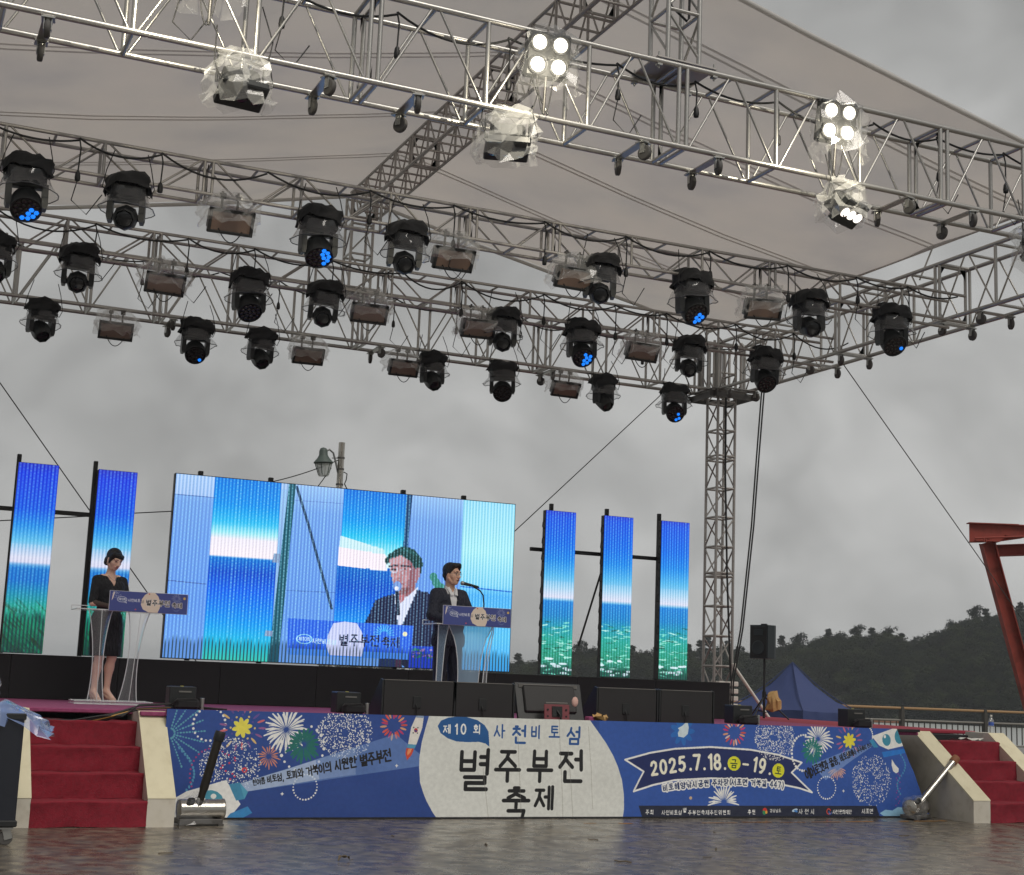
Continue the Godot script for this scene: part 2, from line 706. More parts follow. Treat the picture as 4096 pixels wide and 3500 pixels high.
func dotring(p: Pic, c: Vector2, r: float, n: int, dr: float, col: Color, a0 := 0.0, a1 := TAU) -> void:
	for i in n:
		var a := lerpf(a0, a1, float(i) / n)
		p.disc(c + Vector2(cos(a), sin(a)) * r, Vector2.ONE * dr * rng.randf_range(.75, 1.2), col, 0, 8)

func petals(p: Pic, c: Vector2, r0: float, r1: float, n: int, cols: Array) -> void:
	for i in n:
		var a := TAU * i / n + rng.randf_range(-.06, .06)
		var d := Vector2(cos(a), sin(a))
		var rr := rng.randf_range(.86, 1.05)
		p.disc(c + d * (r0 + r1) * .5 * rr, Vector2((r1 - r0) * .5, .011), cols[i % cols.size()], a, 10)

func banner_print(p: Pic) -> void:
	rng.seed = 41
	var white := Color(.93, .93, .92)
	var ink := Color(.075, .075, .09)
	# left field of fireworks
	for k in 9:   # teal dotted rays
		var a := -1.15 + k * .31
		for q in 11:
			p.disc(Vector2(2.76, .79) + Vector2(cos(a), sin(a)) * (.05 + q * .028), Vector2(.013, .009) * rng.randf_range(.7, 1.1), rgb(96, 165, 186), a, 8)
	for q in 14:
		p.disc(Vector2(2.86 + .16 * sin(q * .19), .66 - q * .03), Vector2(.011, .016), rgb(84, 150, 190), .3, 8)
	dotring(p, Vector2(3.13, .885), .155, 22, .0125, white)
	petals(p, Vector2(3.45, .86), .15, .23, 17, [rgb(150, 96, 150), rgb(214, 112, 120), rgb(108, 84, 158), rgb(226, 190, 122)])
	petals(p, Vector2(3.45, .86), .115, .135, 12, [rgb(226, 200, 130), rgb(90, 80, 160)])
	p.disc(Vector2(3.45, .86), Vector2(.06, .06), rgb(238, 226, 92))
	for k in 8:
		p.disc(Vector2(3.45, .86) + Vector2(cos(k * TAU / 8 + .2), sin(k * TAU / 8 + .2)) * .055, Vector2(.045, .022), rgb(238, 226, 92), k * TAU / 8 + .2)
	burst(p, Vector2(3.885, .85), .02, .235, 26, .024, white)
	burst(p, Vector2(3.885, .85), .1, .22, 19, .012, white)
	burst(p, Vector2(4.07, .71), .02, .19, 21, .034, rgb(32, 112, 104))
	burst(p, Vector2(3.728, .592), .02, .125, 19, .014, rgb(214, 140, 112))
	dotball(p, Vector2(3.36, .5), Vector2(.3, .27), 620, white)
	dotball(p, Vector2(4.49, .83), Vector2(.29, .25), 760, white)
	petals(p, Vector2(4.993, .915), .075, .15, 19, [rgb(214, 84, 72), rgb(190, 60, 110), rgb(220, 160, 120), rgb(226, 92, 80)])
	dotring(p, Vector2(4.11, .305), .12, 26, .009, white)
	for q in 16:
		var t := q / 15.0
		p.disc(Vector2(4.06, .68) + Vector2(cos(1.2 - t * 4.6), sin(1.2 - t * 4.6)) * .22, Vector2.ONE * .016 * rng.randf_range(.7, 1.1), white, 0, 8)
	for q in 22:
		var t := q / 21.0
		p.disc(Vector2(3.18, .42) + Vector2(cos(.9 + t * 3.6) * .2, sin(.9 + t * 3.6) * .24), Vector2.ONE * .01, rgb(170, 62, 120), 0, 6)
	for q in 14:
		p.disc(Vector2(3.34 + .07 * sin(q), .6 - q * .025), Vector2.ONE * .011, rgb(206, 62, 92), 0, 6)
	dotring(p, Vector2(3.5, .46), .02, 8, .009, rgb(216, 70, 80))
	# beam of water with its lettering
	p.poly(v2([3.54, .26, 3.47, .335, 5.02, .83, 5.34, .6, 5.3, .52]), Color(.62, .74, .92, .42))
	p.poly(v2([3.54, .26, 3.47, .335, 4.2, .565, 4.25, .38]), Color(.86, .9, .96, .6))
	p.poly(v2([4.2, .565, 4.25, .38, 4.62, .43, 4.6, .69]), Color(.8, .86, .96, .3))
	p.fit_text("한여름 비토섬, 토끼와 거북이의 시원한 별주부전", Vector2(3.595, .315), Vector2(4.995, .57), .054, .15, ink, .118)
	# water gun, left
	p.poly(v2([2.86, .2, 2.96, .26, 3.33, .366, 3.485, .142, 3.375, 0, 2.86, -.02]), white)
	p.disc(Vector2(3.2, .17), Vector2(.125, .1), rgb(74, 152, 176), -.3)
	p.disc(Vector2(3.22, .215), Vector2(.028, .024), white)
	p.poly(v2([3.36, .325, 3.46, .345, 3.52, .19, 3.44, .175]), rgb(66, 142, 180))
	p.poly(v2([3.46, .345, 3.55, .257, 3.52, .19]), rgb(84, 164, 196))
	p.poly(v2([3.39, .055, 3.555, .122, 3.604, .061, 3.466, -.01, 3.34, -.01]), rgb(56, 138, 200))
	for s in [Vector2(3.885, .24), Vector2(5.045, .52), Vector2(10.5, .3)]:
		p.poly([s + Vector2(0, .02), s + Vector2(.006, .006), s + Vector2(.02, 0), s + Vector2(.006, -.006), s - Vector2(0, .02), s - Vector2(.006, .006), s - Vector2(.02, 0), s + Vector2(-.006, .006)], white)
	# rocket
	p.poly(v2([5.235, 1.03, 5.312, 1.03, 5.3, .9, 5.245, .73, 5.155, .735, 5.18, .9]), rgb(232, 228, 222))
	p.poly(v2([5.237, 1.03, 5.31, 1.03, 5.308, .995, 5.22, 1.0]), rgb(140, 160, 190))
	p.poly(v2([5.155, .735, 5.245, .73, 5.228, .69, 5.148, .7]), rgb(86, 156, 190))
	p.poly(v2([5.14, .695, 5.222, .69, 5.2, .63, 5.152, .575, 5.132, .64]), rgb(206, 74, 52))
	p.poly(v2([5.16, .69, 5.2, .69, 5.185, .65, 5.155, .62, 5.15, .65]), rgb(236, 150, 100))
	p.disc(Vector2(5.232, .872), Vector2(.02, .022), rgb(196, 58, 66))
	p.poly(v2([5.212, .872, 5.222, .86, 5.232, .852, 5.243, .86, 5.252, .868, 5.232, .874]), rgb(40, 62, 130))
	for q in [[5.208, .9], [5.252, .898], [5.205, .846], [5.25, .845]]:
		p.disc(Vector2(q[0], q[1]), Vector2(.008, .006), ink)
	# egg of light with the festival's name
	p.poly(v2([5.375, 1.05, 5.335, .9, 5.303, .76, 5.283, .6, 5.285, .5, 5.3, .36, 5.34, .26, 5.385, .17, 5.45, .07, 5.53, -.03, 7.628, -.03, 7.645, .1, 7.64, .25, 7.61, .4, 7.555, .54, 7.49, .66, 7.4, .79, 7.3, .91, 7.18, 1.05]), Color(.86, .87, .85))
	p.poly(v2([5.465, .92, 5.5, .975, 5.58, 1.007, 5.68, 1.02, 5.78, 1.018, 5.9, .99, 5.985, .94, 6.03, .875, 6.045, .725, 6.0, .755, 5.93, .77, 5.8, .765, 5.68, .77, 5.58, .8, 5.5, .85]), rgb(30, 88, 150))
	p.text("제", Vector2(5.53, .85), Vector2(1, .03), .082, .15, white)
	p.fit_text("10", Vector2(5.65, .845), Vector2(5.83, .85), .095, .18, white)
	p.text("회", Vector2(5.865, .85), Vector2(1, .02), .09, .15, white)
	var tx := 6.095
	for ch in "사천비토섬":
		p.text(ch, Vector2(tx, .765 if ch in "천섬" else .818), Vector2.RIGHT, .178 if ch in "천섬" else .13, .14, rgb(34, 84, 150))
		tx += .212
	p.text("별", Vector2(5.72, .29), Vector2.RIGHT, .4, .105, ink)
	p.text("주", Vector2(6.13, .385), Vector2.RIGHT, .3, .13, ink)
	p.text("부", Vector2(6.5, .385), Vector2.RIGHT, .3, .13, ink)
	p.text("전", Vector2(6.86, .375), Vector2.RIGHT, .32, .13, ink)
	p.text("축", Vector2(6.23, -.015), Vector2.RIGHT, .32, .12, ink)
	p.text("제", Vector2(6.59, .1), Vector2.RIGHT, .22, .16, ink)
	# splash
	for k in 9:
		p.disc(Vector2(8.35, .93) + Vector2(cos(k * .7), sin(k * .7)) * .09, Vector2(.07, .03), rgb(44, 110, 190), k * .7)
	p.disc(Vector2(8.35, .93), Vector2(.1, .09), rgb(44, 110, 190))
	p.poly(v2([8.41, 1.04, 8.43, .97, 8.42, .9, 8.37, .86, 8.3, .87, 8.29, .91, 8.31, .94, 8.29, .96, 8.35, .99]), rgb(214, 230, 236))
	# date ribbon
	var rib := v2([7.64, .614, 7.95, .69, 8.26, .738, 8.715, .765, 9.236, .744, 9.6, .695, 9.93, .612, 9.789, .499, 10.07, .281, 9.9, .327, 9.6, .375, 9.24, .412, 8.72, .428, 8.267, .403, 8.0, .35, 7.76, .281, 7.876, .491])
	p.poly(rib, rgb(30, 44, 98))
	p.stroke(rib + [rib[0]], .02, white)
	var cream := Color(.95, .94, .86)
	p.fit_text("2025.", Vector2(7.975, .455), Vector2(8.5, .525), .135, .22, cream, .145)
	p.fit_text("7.", Vector2(8.5, .52), Vector2(8.67, .528), .15, .21, cream)
	p.fit_text("18.", Vector2(8.675, .53), Vector2(8.935, .532), .15, .21, cream)
	p.disc(Vector2(9.02, .59), Vector2(.085, .08), rgb(226, 226, 52))
	p.text("금", Vector2(8.975, .545), Vector2(1, -.05), .09, .13, rgb(20, 54, 50))
	p.stroke(v2([9.14, .585, 9.2, .58]), .024, cream)
	p.fit_text("19.", Vector2(9.245, .518), Vector2(9.53, .475), .145, .21, cream)
	p.disc(Vector2(9.607, .519), Vector2(.085, .08), rgb(226, 226, 52))
	p.text("토", Vector2(9.565, .478), Vector2(1, -.12), .088, .13, rgb(20, 54, 50))
	var addr := "비토해양낚시공원 주차장(서포면 거북길 447)"
	for pass_ in 2:
		var q := Vector2(8.125, .283)
		for i in addr.length():
			var ang := lerpf(.14, -.12, float(i) / addr.length())
			q = p.text(addr[i], q, Vector2.RIGHT.rotated(ang), .066, .62 if pass_ == 0 else .17, white if pass_ == 0 else rgb(30, 52, 100), -1, 1.12)
	petals(p, Vector2(9.02, .93), .075, .15, 19, [rgb(214, 84, 72), rgb(200, 60, 120), rgb(226, 160, 120), rgb(230, 200, 190)])
	dotball(p, Vector2(9.56, .87), Vector2(.28, .24), 720, white)
	burst(p, Vector2(8.9, .17), .03, .22, 17, .022, white, -.15, PI + .15)
	p.disc(Vector2(8.47, .215), Vector2(.02, .017), rgb(206, 176, 140))
	burst(p, Vector2(10.15, .88), .02, .23, 25, .024, white)
	burst(p, Vector2(10.07, .745), .02, .17, 19, .032, rgb(34, 124, 118))
	for q in 18:
		var t := q / 17.0
		p.disc(Vector2(9.95, .72) + Vector2(cos(1.4 + t * 3.4) * .16, sin(1.4 + t * 3.4) * .2), Vector2.ONE * .015 * rng.randf_range(.7, 1.1), white, 0, 8)
	petals(p, Vector2(10.59, .87), .12, .2, 15, [rgb(170, 100, 150), rgb(214, 112, 120), rgb(116, 90, 166), rgb(226, 190, 122)])
	p.disc(Vector2(10.59, .868), Vector2(.055, .055), rgb(238, 226, 70))
	for k in 8:
		p.disc(Vector2(10.59, .868) + Vector2(cos(k * TAU / 8 + .2), sin(k * TAU / 8 + .2)) * .05, Vector2(.042, .02), rgb(238, 226, 70), k * TAU / 8 + .2)
	dotring(p, Vector2(10.8, .93), .12, 14, .011, white, -.6, 2.2)
	burst(p, Vector2(10.42, .56), .02, .14, 12, .014, rgb(222, 170, 150), 3.4, 6.2)
	dotring(p, Vector2(10.27, .334), .125, 26, .009, white)
	dotball(p, Vector2(10.9, .42), Vector2(.28, .3), 560, white)
	for q in 16:
		p.disc(Vector2(11.28 + .03 * sin(q * 2.0), .5 - q * .024), Vector2.ONE * .009, rgb(150, 70, 160), 0, 6)
	for q in 16:
		p.disc(Vector2(11.33 + .06 * sin(q * .4), .72 - q * .03), Vector2(.01, .015), rgb(74, 150, 190), .3, 8)
	# water gun, right, and its beam
	p.poly(v2([10.9, .8, 10.935, .85, 10.62, .78, 10.06, .59, 10.26, .42, 10.55, .6]), Color(.72, .8, .94, .45))
	p.fit_text("에어로켓과 물총, 비토섬에서 우주까지 쏜다!", Vector2(10.0, .42), Vector2(10.91, .812), .115, .15, ink, .04)
	p.poly(v2([10.905, .925, 11.212, 1.02, 11.32, 1.015, 11.42, .83, 11.143, .777, 11.009, .821]), white)
	p.disc(Vector2(11.12, .886), Vector2(.062, .07), rgb(64, 146, 172), .3)
	p.disc(Vector2(11.31, .93), Vector2(.07, .085), rgb(64, 146, 172))
	p.disc(Vector2(11.095, .925), Vector2(.018, .02), white)
	p.poly(v2([10.87, .88, 10.924, .89, 11.0, .8, 10.933, .795]), rgb(60, 146, 190))
	p.poly(v2([11.047, .746, 11.4, .79, 11.4, .74, 11.076, .685]), rgb(40, 124, 210))
	p.poly(v2([11.195, .668, 11.235, .61, 11.29, .56, 11.285, .52, 11.25, .505, 11.21, .53, 11.19, .6]), white)
	p.poly(v2([11.02, .05, 11.1, .09, 11.2, .08, 11.28, .12, 11.5, .1, 11.5, -.02, 11.14, -.02]), rgb(150, 200, 230))
	# sponsor strip
	p.poly(v2([7.82, .132, 10.97, .132, 11.04, -.03, 7.885, -.03]), rgb(34, 40, 62))
	p.text("주최", Vector2(7.91, .04), Vector2.RIGHT, .048, .14, white, -1, 1.2)
	p.text("사천비토섬", Vector2(8.11, .036), Vector2.RIGHT, .048, .13, white)
	p.text("별", Vector2(8.375, .062), Vector2.RIGHT, .048, .13, white)
	p.text("주부전축제추진위원회", Vector2(8.44, .036), Vector2.RIGHT, .048, .13, white, -1, 1.16)
	p.text("후원", Vector2(9.21, .04), Vector2.RIGHT, .048, .14, white, -1, 1.2)
	p.disc(Vector2(9.435, .08), Vector2(.03, .03), rgb(206, 56, 52))
	p.disc(Vector2(9.425, .058), Vector2(.02, .026), rgb(60, 140, 90), .6)
	p.disc(Vector2(9.455, .062), Vector2(.014, .018), rgb(232, 170, 70))
	p.text("경상남도", Vector2(9.5, .062), Vector2.RIGHT, .036, .13, white)
	p.disc(Vector2(9.835, .084), Vector2(.04, .016), rgb(190, 214, 236), .3)
	p.disc(Vector2(9.85, .074), Vector2(.026, .012), rgb(70, 130, 200), -.3)
	p.text("사천시", Vector2(9.89, .042), Vector2.RIGHT, .055, .12, white, -1, 1.5)
	p.stroke(Pic.arc(Vector2(10.3, .07), Vector2(.026, .03), .4, 5.6, 10), .012, rgb(214, 76, 62))
	p.stroke(Pic.arc(Vector2(10.32, .06), Vector2(.016, .02), 2.6, 6.2, 8), .01, rgb(60, 120, 200))
	p.text("사천문화재단", Vector2(10.355, .042), Vector2.RIGHT, .046, .13, white, -1, .98)
	p.text("서포면", Vector2(10.765, .046), Vector2.RIGHT, .052, .14, white)

func banner_wear(p: Pic, x0: float, x1: float) -> void:
	rng.seed = 5
	# rain streaks that ran down the pale part, and a slight blotching of the ink
	for s in [[6.42, .9, .0], [6.9, 1.03, .02], [7.02, .7, .0], [7.25, .95, .1], [6.05, .5, .0]]:
		if s[0] > x0 and s[0] < x1:
			p.stroke([Vector2(s[0] - .06, s[1]), Vector2(s[0] + .02, s[2])], .008, Color(.62, .61, .57, .45))
	var f := FastNoiseLite.new()
	f.seed = 3
	f.frequency = .035
	f.fractal_octaves = 4
	for y in p.h:
		for x in p.w:
			var c := p.im.get_pixel(x, y)
			var n := 1.0 + .05 * f.get_noise_2d(x + x0 * 223.0, y)
			p.im.set_pixel(x, y, Color(c.r * n, c.g * n, c.b * n))

func build_banner() -> void:
	var o := thing("stage_banner", "long blue printed banner with fireworks covering the stage front", "banner", Vector3(7.2, 0, 0))
	var x0 := 2.72
	var span := 4.6
	for k in 2:
		var p := Pic.new(2000, 456, rgb(44, 74, 146) if k == 0 else rgb(50, 88, 168))
		var s := 2000.0 / span
		p.T = Transform2D(Vector2(s, 0), Vector2(0, -s), Vector2(-(x0 + k * span) * s, 1.03 * s))
		if k == 0:
			p.vgrad(1.03, -.03, x0, x0 + span, [[0.0, rgb(46, 78, 152)], [1.0, rgb(40, 70, 140)]])
		banner_print(p)
		banner_wear(p, x0 + k * span, x0 + (k + 1) * span)
		p.im.generate_mipmaps()
		var m := mat("banner_print_%d" % k, Color.WHITE, .55)
		m.albedo_texture = ImageTexture.create_from_image(p.im)
		m.texture_repeat = false
		var rows := []
		var g := Geo.new()
		var f := FastNoiseLite.new()
		f.seed = 9
		f.frequency = .9
		var nxs := 46
		for j in 9:
			var row := PackedVector3Array()
			for i in nxs + 1:
				var x := x0 + k * span + span * i / nxs
				var y := .018 + 1.0 * j / 8.0
				var cut := 11.76 - .48 * y   # the right end is cut along the stairs' slope
				if k == 1:
					x = x0 + span + (cut - x0 - span) * i / nxs
				row.append(Vector3(x - 7.2, y, (f.get_noise_2d(x * 1.3, y * 2.0) * .02 + f.get_noise_2d(x * 4.0, y * 1.5 + 9) * .008) * sin(PI * j / 8.0)))
			rows.append(row)
		g.sheet(rows)
		for j in 9:
			for i in nxs + 1:
				g.U[j * (nxs + 1) + i] = Vector2((g.V[j * (nxs + 1) + i].x + 7.2 - x0 - k * span) / span, (1.03 - (.018 + 1.0 * j / 8.0)) / 1.0488)
		part("vinyl_sheet", g, m, o)
	var b := Geo.new()
	b.box(Vector3(-.02, 1.0, -.05), Vector3(8.9, .03, .06))
	part("top_batten", b, M.black_wood, o)
	b = Geo.new()
	b.box(Vector3(0.02, .009, -.02), Vector3(9.04, .018, .05))
	part("bottom_batten", b, M.black_wood, o)

# ---------------------------------------------------------------- LED screens
func sea_strip(p: Pic, x0: float, x1: float, yt: float, yb: float, bright: bool) -> void:
	if bright:
		p.vgrad(yt, yb, x0, x1, [[0.0, rgb(0, 118, 228)], [.14, rgb(0, 140, 240)], [.24, rgb(40, 190, 246)], [.3, rgb(150, 235, 248)], [.335, rgb(240, 236, 250)], [.43, rgb(250, 240, 250)], [.442, rgb(0, 110, 215)], [.52, rgb(0, 70, 205)], [.62, rgb(0, 92, 240)], [.8, rgb(0, 150, 245)], [.9, rgb(20, 190, 235)], [1.0, rgb(60, 214, 196)]])
	else:
		p.vgrad(yt, yb, x0, x1, [[0.0, rgb(30, 44, 200)], [.05, rgb(14, 52, 230)], [.24, rgb(0, 78, 232)], [.33, rgb(20, 136, 236)], [.41, rgb(90, 190, 240)], [.46, rgb(170, 206, 244)], [.5, rgb(214, 220, 246)], [.525, rgb(214, 216, 244)], [.545, rgb(70, 150, 222)], [.56, rgb(10, 112, 208)], [.62, rgb(0, 104, 206)], [.68, rgb(6, 134, 184)], [.76, rgb(22, 158, 140)], [.86, rgb(24, 138, 104)], [.94, rgb(20, 100, 74)], [1.0, rgb(26, 76, 62)]])

func strip_right(p: Pic) -> void:
	p.vgrad(0, 1, 0, 1, [[0.0, rgb(30, 54, 216)], [.035, rgb(16, 76, 234)], [.2, rgb(0, 100, 238)], [.3, rgb(10, 130, 240)], [.4, rgb(80, 184, 244)], [.47, rgb(160, 214, 248)], [.5, rgb(196, 222, 250)], [.53, rgb(222, 226, 250)], [.545, rgb(120, 190, 236)], [.556, rgb(16, 124, 222)], [.64, rgb(8, 124, 206)], [.7, rgb(12, 146, 180)], [.78, rgb(24, 166, 146)], [.88, rgb(26, 148, 112)], [.95, rgb(30, 124, 96)], [1.0, rgb(40, 100, 84)]])

func led_lines(p: Pic, n: int, k: float, dark_from: float) -> void:   # the columns of lamps: a bright line and a dim gap each
	var R := RandomNumberGenerator.new()
	R.seed = n
	var jit := []
	var amp := []
	for i in n:
		jit.append(R.randf_range(-.012, .012))
		amp.append(R.randf_range(.7, 1.25))
	for x in p.w:
		var t := (x + .5) * n / p.w
		var i := mini(int(t), n - 1)
		var f := absf(t - i - .5) * 2.0    # 0 on the line, 1 in the gap
		for y in p.h:
			var c := p.im.get_pixel(x, y)
			var low := smoothstep(dark_from + jit[i] - .03, dark_from + jit[i] + .02, float(y) / p.h)
			var wob: float = amp[i] * (.8 + .4 * sin(y * .55 + i * 2.1) * sin(y * .13 + i * 5.7))
			if f < .42:
				var up := c.lerp(Color(.66, .92, 1.0), clampf(k * wob, 0, .7)) if c.get_luminance() < .72 else c.lightened(.3)
				p.im.set_pixel(x, y, up.lerp(Color(.02, .06, .09), low * .62))
			else:
				var dn := 1.0 - .17 * wob * (f - .3)
				p.im.set_pixel(x, y, Color(c.r * dn, c.g * dn, c.b * dn))

func led_mat(key: String, p: Pic, e: float) -> StandardMaterial3D:
	p.im.generate_mipmaps()
	var m := mat(key, Color(.02, .02, .025), .35)
	m.emission_enabled = true
	m.emission = Color.BLACK
	m.emission_texture = ImageTexture.create_from_image(p.im)
	m.emission_energy_multiplier = e
	m.texture_repeat = false
	return m

func screen_face(x0: float, x1: float, y0: float, y1: float, z: float) -> Geo:
	var g := Geo.new()
	g.face([Vector3(x0, y0, z), Vector3(x1, y0, z), Vector3(x1, y1, z), Vector3(x0, y1, z)], [Vector2(0, 1), Vector2(1, 1), Vector2(1, 0), Vector2(0, 0)])
	return g

func screen_print() -> Pic:
	var W := 4.5
	var H := 2.2
	var p := Pic.new(1260, 616, rgb(110, 160, 232))
	p.T = Transform2D(Vector2(280 * W, 0), Vector2(0, 280 * H), Vector2.ZERO)   # u, v with v down
	p.vgrad(0, 1, 0, 1, [[0, rgb(150, 190, 244)], [.15, rgb(112, 160, 236)], [.7, rgb(92, 146, 236)], [1.0, rgb(104, 160, 240)]])
	p.vgrad(0, .115, 0, .11, [[0, rgb(160, 200, 250)], [1, rgb(150, 190, 244)]])
	sea_strip(p, .105, .29, 0, 1, true)
	p.vgrad(0, 1, .29, .312, [[0, rgb(150, 190, 240)], [1, rgb(120, 160, 220)]])
	p.poly(v2([.311, 0, .331, 0, .313, 1, .285, 1]), rgb(20, 84, 104))
	p.poly(v2([.281, .4, .3, .4, .297, .45, .278, .45]), rgb(130, 150, 190))
	p.poly(v2([.272, .83, .293, .83, .291, .86, .27, .86]), rgb(130, 150, 190))
	p.vgrad(0, .44, .471, .665, [[0, rgb(0, 110, 226)], [.4, rgb(0, 150, 244)], [.6, rgb(30, 196, 246)], [.8, rgb(140, 234, 248)], [1, rgb(220, 240, 250)]])
	p.vgrad(.44, .77, .463, .665, [[0, rgb(0, 100, 206)], [.35, rgb(0, 76, 205)], [.6, rgb(0, 92, 230)], [1, rgb(20, 150, 246)]])
	p.poly(v2([.465, .335, .605, .36, .61, .455, .465, .442]), rgb(248, 238, 250))
	p.poly(v2([.468, .27, .6, .33, .6, .36, .466, .335]), rgb(200, 240, 250))
	p.poly(v2([.659, 0, .676, 0, .668, .35, .655, .35]), rgb(18, 60, 110))
	p.vgrad(0, 1, .835, 1, [[0, rgb(142, 222, 252)], [.3, rgb(164, 240, 252)], [.5, rgb(120, 214, 252)], [.56, rgb(70, 176, 250)], [.8, rgb(84, 196, 250)], [1, rgb(60, 170, 248)]])
	p.stroke(v2([.329, .091, .47, .085]), .003, rgb(90, 120, 200))
	p.stroke(v2([.0, .114, .11, .115]), .004, rgb(70, 104, 180))
	p.stroke(v2([.0, .586, .1, .594]), .005, rgb(64, 92, 170))
	p.stroke(v2([.324, .601, .461, .597]), .004, rgb(66, 104, 184))
	p.stroke(v2([.84, .515, 1, .528]), .007, rgb(20, 96, 214))
	p.stroke(v2([.333, .01, .374, .225, .425, .518, .455, .69]), .008, rgb(32, 58, 96))
	for q in [[.752, .47], [.76, .5], [.768, .52], [.778, .53]]:
		p.disc(Vector2(q[0], q[1]), Vector2(.012, .026), rgb(46, 128, 116))
	# the speaker's picture
	var suit := rgb(22, 26, 62)
	p.poly(v2([.548, .78, .562, .72, .581, .627, .61, .6, .645, .578, .7, .55, .736, .564, .77, .6, .79, .7, .79, .88, .77, 1.0, .68, 1.0, .6, .9]), suit)
	p.poly(v2([.636, .585, .653, .775, .661, .775, .708, .536, .69, .55, .66, .6]), rgb(214, 224, 250))
	p.poly(v2([.65, .58, .655, .64, .664, .62, .676, .57]), rgb(190, 110, 120))
	p.poly(v2([.64, .5, .697, .48, .7, .55, .676, .59, .65, .585]), rgb(150, 88, 96))
	p.poly(v2([.608, .42, .603, .39, .613, .36, .633, .325, .66, .303, .69, .32, .712, .36, .718, .4, .712, .46, .7, .5, .69, .47, .68, .4, .65, .36, .625, .38]), rgb(14, 50, 50))
	p.poly(v2([.616, .385, .65, .355, .68, .385, .694, .43, .698, .5, .68, .56, .66, .582, .643, .565, .628, .51, .62, .45]), rgb(188, 128, 136))
	p.poly(v2([.619, .39, .65, .357, .668, .378, .655, .405, .622, .415]), Color(.86, .68, .72, .6))
	p.poly(v2([.668, .378, .68, .385, .694, .43, .698, .5, .68, .56, .668, .575, .676, .5, .68, .44]), Color(.42, .2, .26, .5))
	p.poly(v2([.624, .465, .636, .47, .638, .495, .63, .51, .625, .49]), Color(.86, .62, .66, .6))
	p.poly(v2([.66, .475, .676, .468, .674, .5, .664, .51]), Color(.86, .62, .66, .5))
	p.poly(v2([.694, .43, .708, .42, .711, .47, .7, .51, .694, .5]), rgb(168, 112, 126))
	p.poly(v2([.645, .545, .67, .54, .682, .548, .672, .575, .657, .583]), Color(.4, .2, .22, .6))
	p.poly(v2([.641, .49, .652, .492, .655, .487, .647, .482]), Color(.36, .16, .2, .6))
	p.stroke(v2([.62, .427, .629, .42, .641, .421]), .0065, rgb(44, 28, 40))
	p.stroke(v2([.652, .419, .664, .415, .679, .42]), .0065, rgb(44, 28, 40))
	p.stroke(v2([.626, .443, .632, .44, .639, .443]), .0045, rgb(50, 24, 32))
	p.stroke(v2([.658, .44, .666, .436, .676, .44]), .0045, rgb(50, 24, 32))
	p.stroke(v2([.621, .432, .64, .43, .641, .457, .626, .46, .621, .432]), .0016, rgb(206, 206, 226))
	p.stroke(v2([.651, .428, .68, .428, .679, .456, .655, .458, .651, .428]), .0016, rgb(206, 206, 226))
	p.stroke(v2([.641, .436, .651, .435]), .0014, rgb(206, 206, 226))
	p.stroke(v2([.68, .434, .704, .428]), .0026, rgb(226, 236, 255))
	p.poly(v2([.646, .44, .6405, .485, .647, .487]), Color(.9, .66, .68, .7))
	p.stroke(v2([.637, .512, .65, .5095, .663, .513]), .0055, rgb(150, 66, 78))
	p.stroke(v2([.641, .524, .65, .527, .66, .523]), .0045, Color(.5, .24, .3, .7))
	p.poly(v2([.64, .33, .66, .312, .69, .33, .705, .36, .69, .35, .665, .335]), Color(.1, .32, .32, .8))
	soften(p, Rect2i(690, 170, 240, 330), 5)
	p.stroke(v2([.643, .56, .651, .7]), .011, rgb(16, 24, 50))
	p.disc(Vector2(.644, .538), Vector2(.013, .03), rgb(120, 150, 220))
	p.disc(Vector2(.642, .55), Vector2(.006, .012), rgb(240, 244, 255))
	# the lectern's picture
	p.poly(v2([.331, .755, .699, .76, .694, .954, .338, .952]), rgb(38, 96, 232))
	p.poly(v2([.338, .92, .694, .92, .694, .956, .338, .956]), rgb(70, 140, 246))
	p.poly(v2([.462, .77, .495, .757, .53, .763, .546, .81, .556, .87, .549, .95, .456, .95, .446, .9, .448, .84]), rgb(196, 206, 248))
	p.stroke(Pic.arc(Vector2(.382, .866), Vector2(.022, .026)), .004, rgb(140, 220, 250))
	p.T = p.T * Transform2D(Vector2(1, 0), Vector2(0, -2.0454), Vector2.ZERO)
	p.text("제10회", Vector2(.366, -.875 / 2.0454), Vector2(1, -.02), .01, .16, rgb(190, 230, 255))
	p.text("사천비토섬", Vector2(.405, -.886 / 2.0454), Vector2(1, -.03), .013, .16, rgb(190, 230, 255))
	p.text("별주부전", Vector2(.482, -.892 / 2.0454), Vector2(1, .02), .03, .13, rgb(24, 24, 54), -1, 1.0)
	p.text("축제", Vector2(.607, -.892 / 2.0454), Vector2(1, .04), .027, .13, rgb(24, 24, 54), -1, 1.0)
	p.T = Transform2D(Vector2(280 * W, 0), Vector2(0, 280 * H), Vector2.ZERO)
	rng.seed = 8
	for k in 12:
		var a := PI + k * PI / 11
		p.stroke([Vector2(.612, .82) + Vector2(cos(a) * .012, sin(a) * .022), Vector2(.612, .82) + Vector2(cos(a) * .03, sin(a) * .056)], .003, rgb(70, 190, 250))
	p.disc(Vector2(.674, .81), Vector2(.007, .014), rgb(240, 240, 190))
	p.poly(v2([.69, .876, .762, .874, .76, 1.0, .69, 1.0]), rgb(24, 60, 200))
	for k in 40:
		p.disc(Vector2(rng.randf_range(.7, .76), rng.randf_range(.89, .94)), Vector2(.005, .006), [rgb(30, 120, 110), rgb(40, 60, 150), rgb(150, 110, 190)][k % 3])
	p.poly(v2([.601, .956, .65, .954, .65, 1.0, .6, 1.0]), rgb(26, 44, 92))
	p.poly(v2([.65, .956, .668, .956, .668, 1.0, .65, 1.0]), rgb(70, 40, 70))
	return p

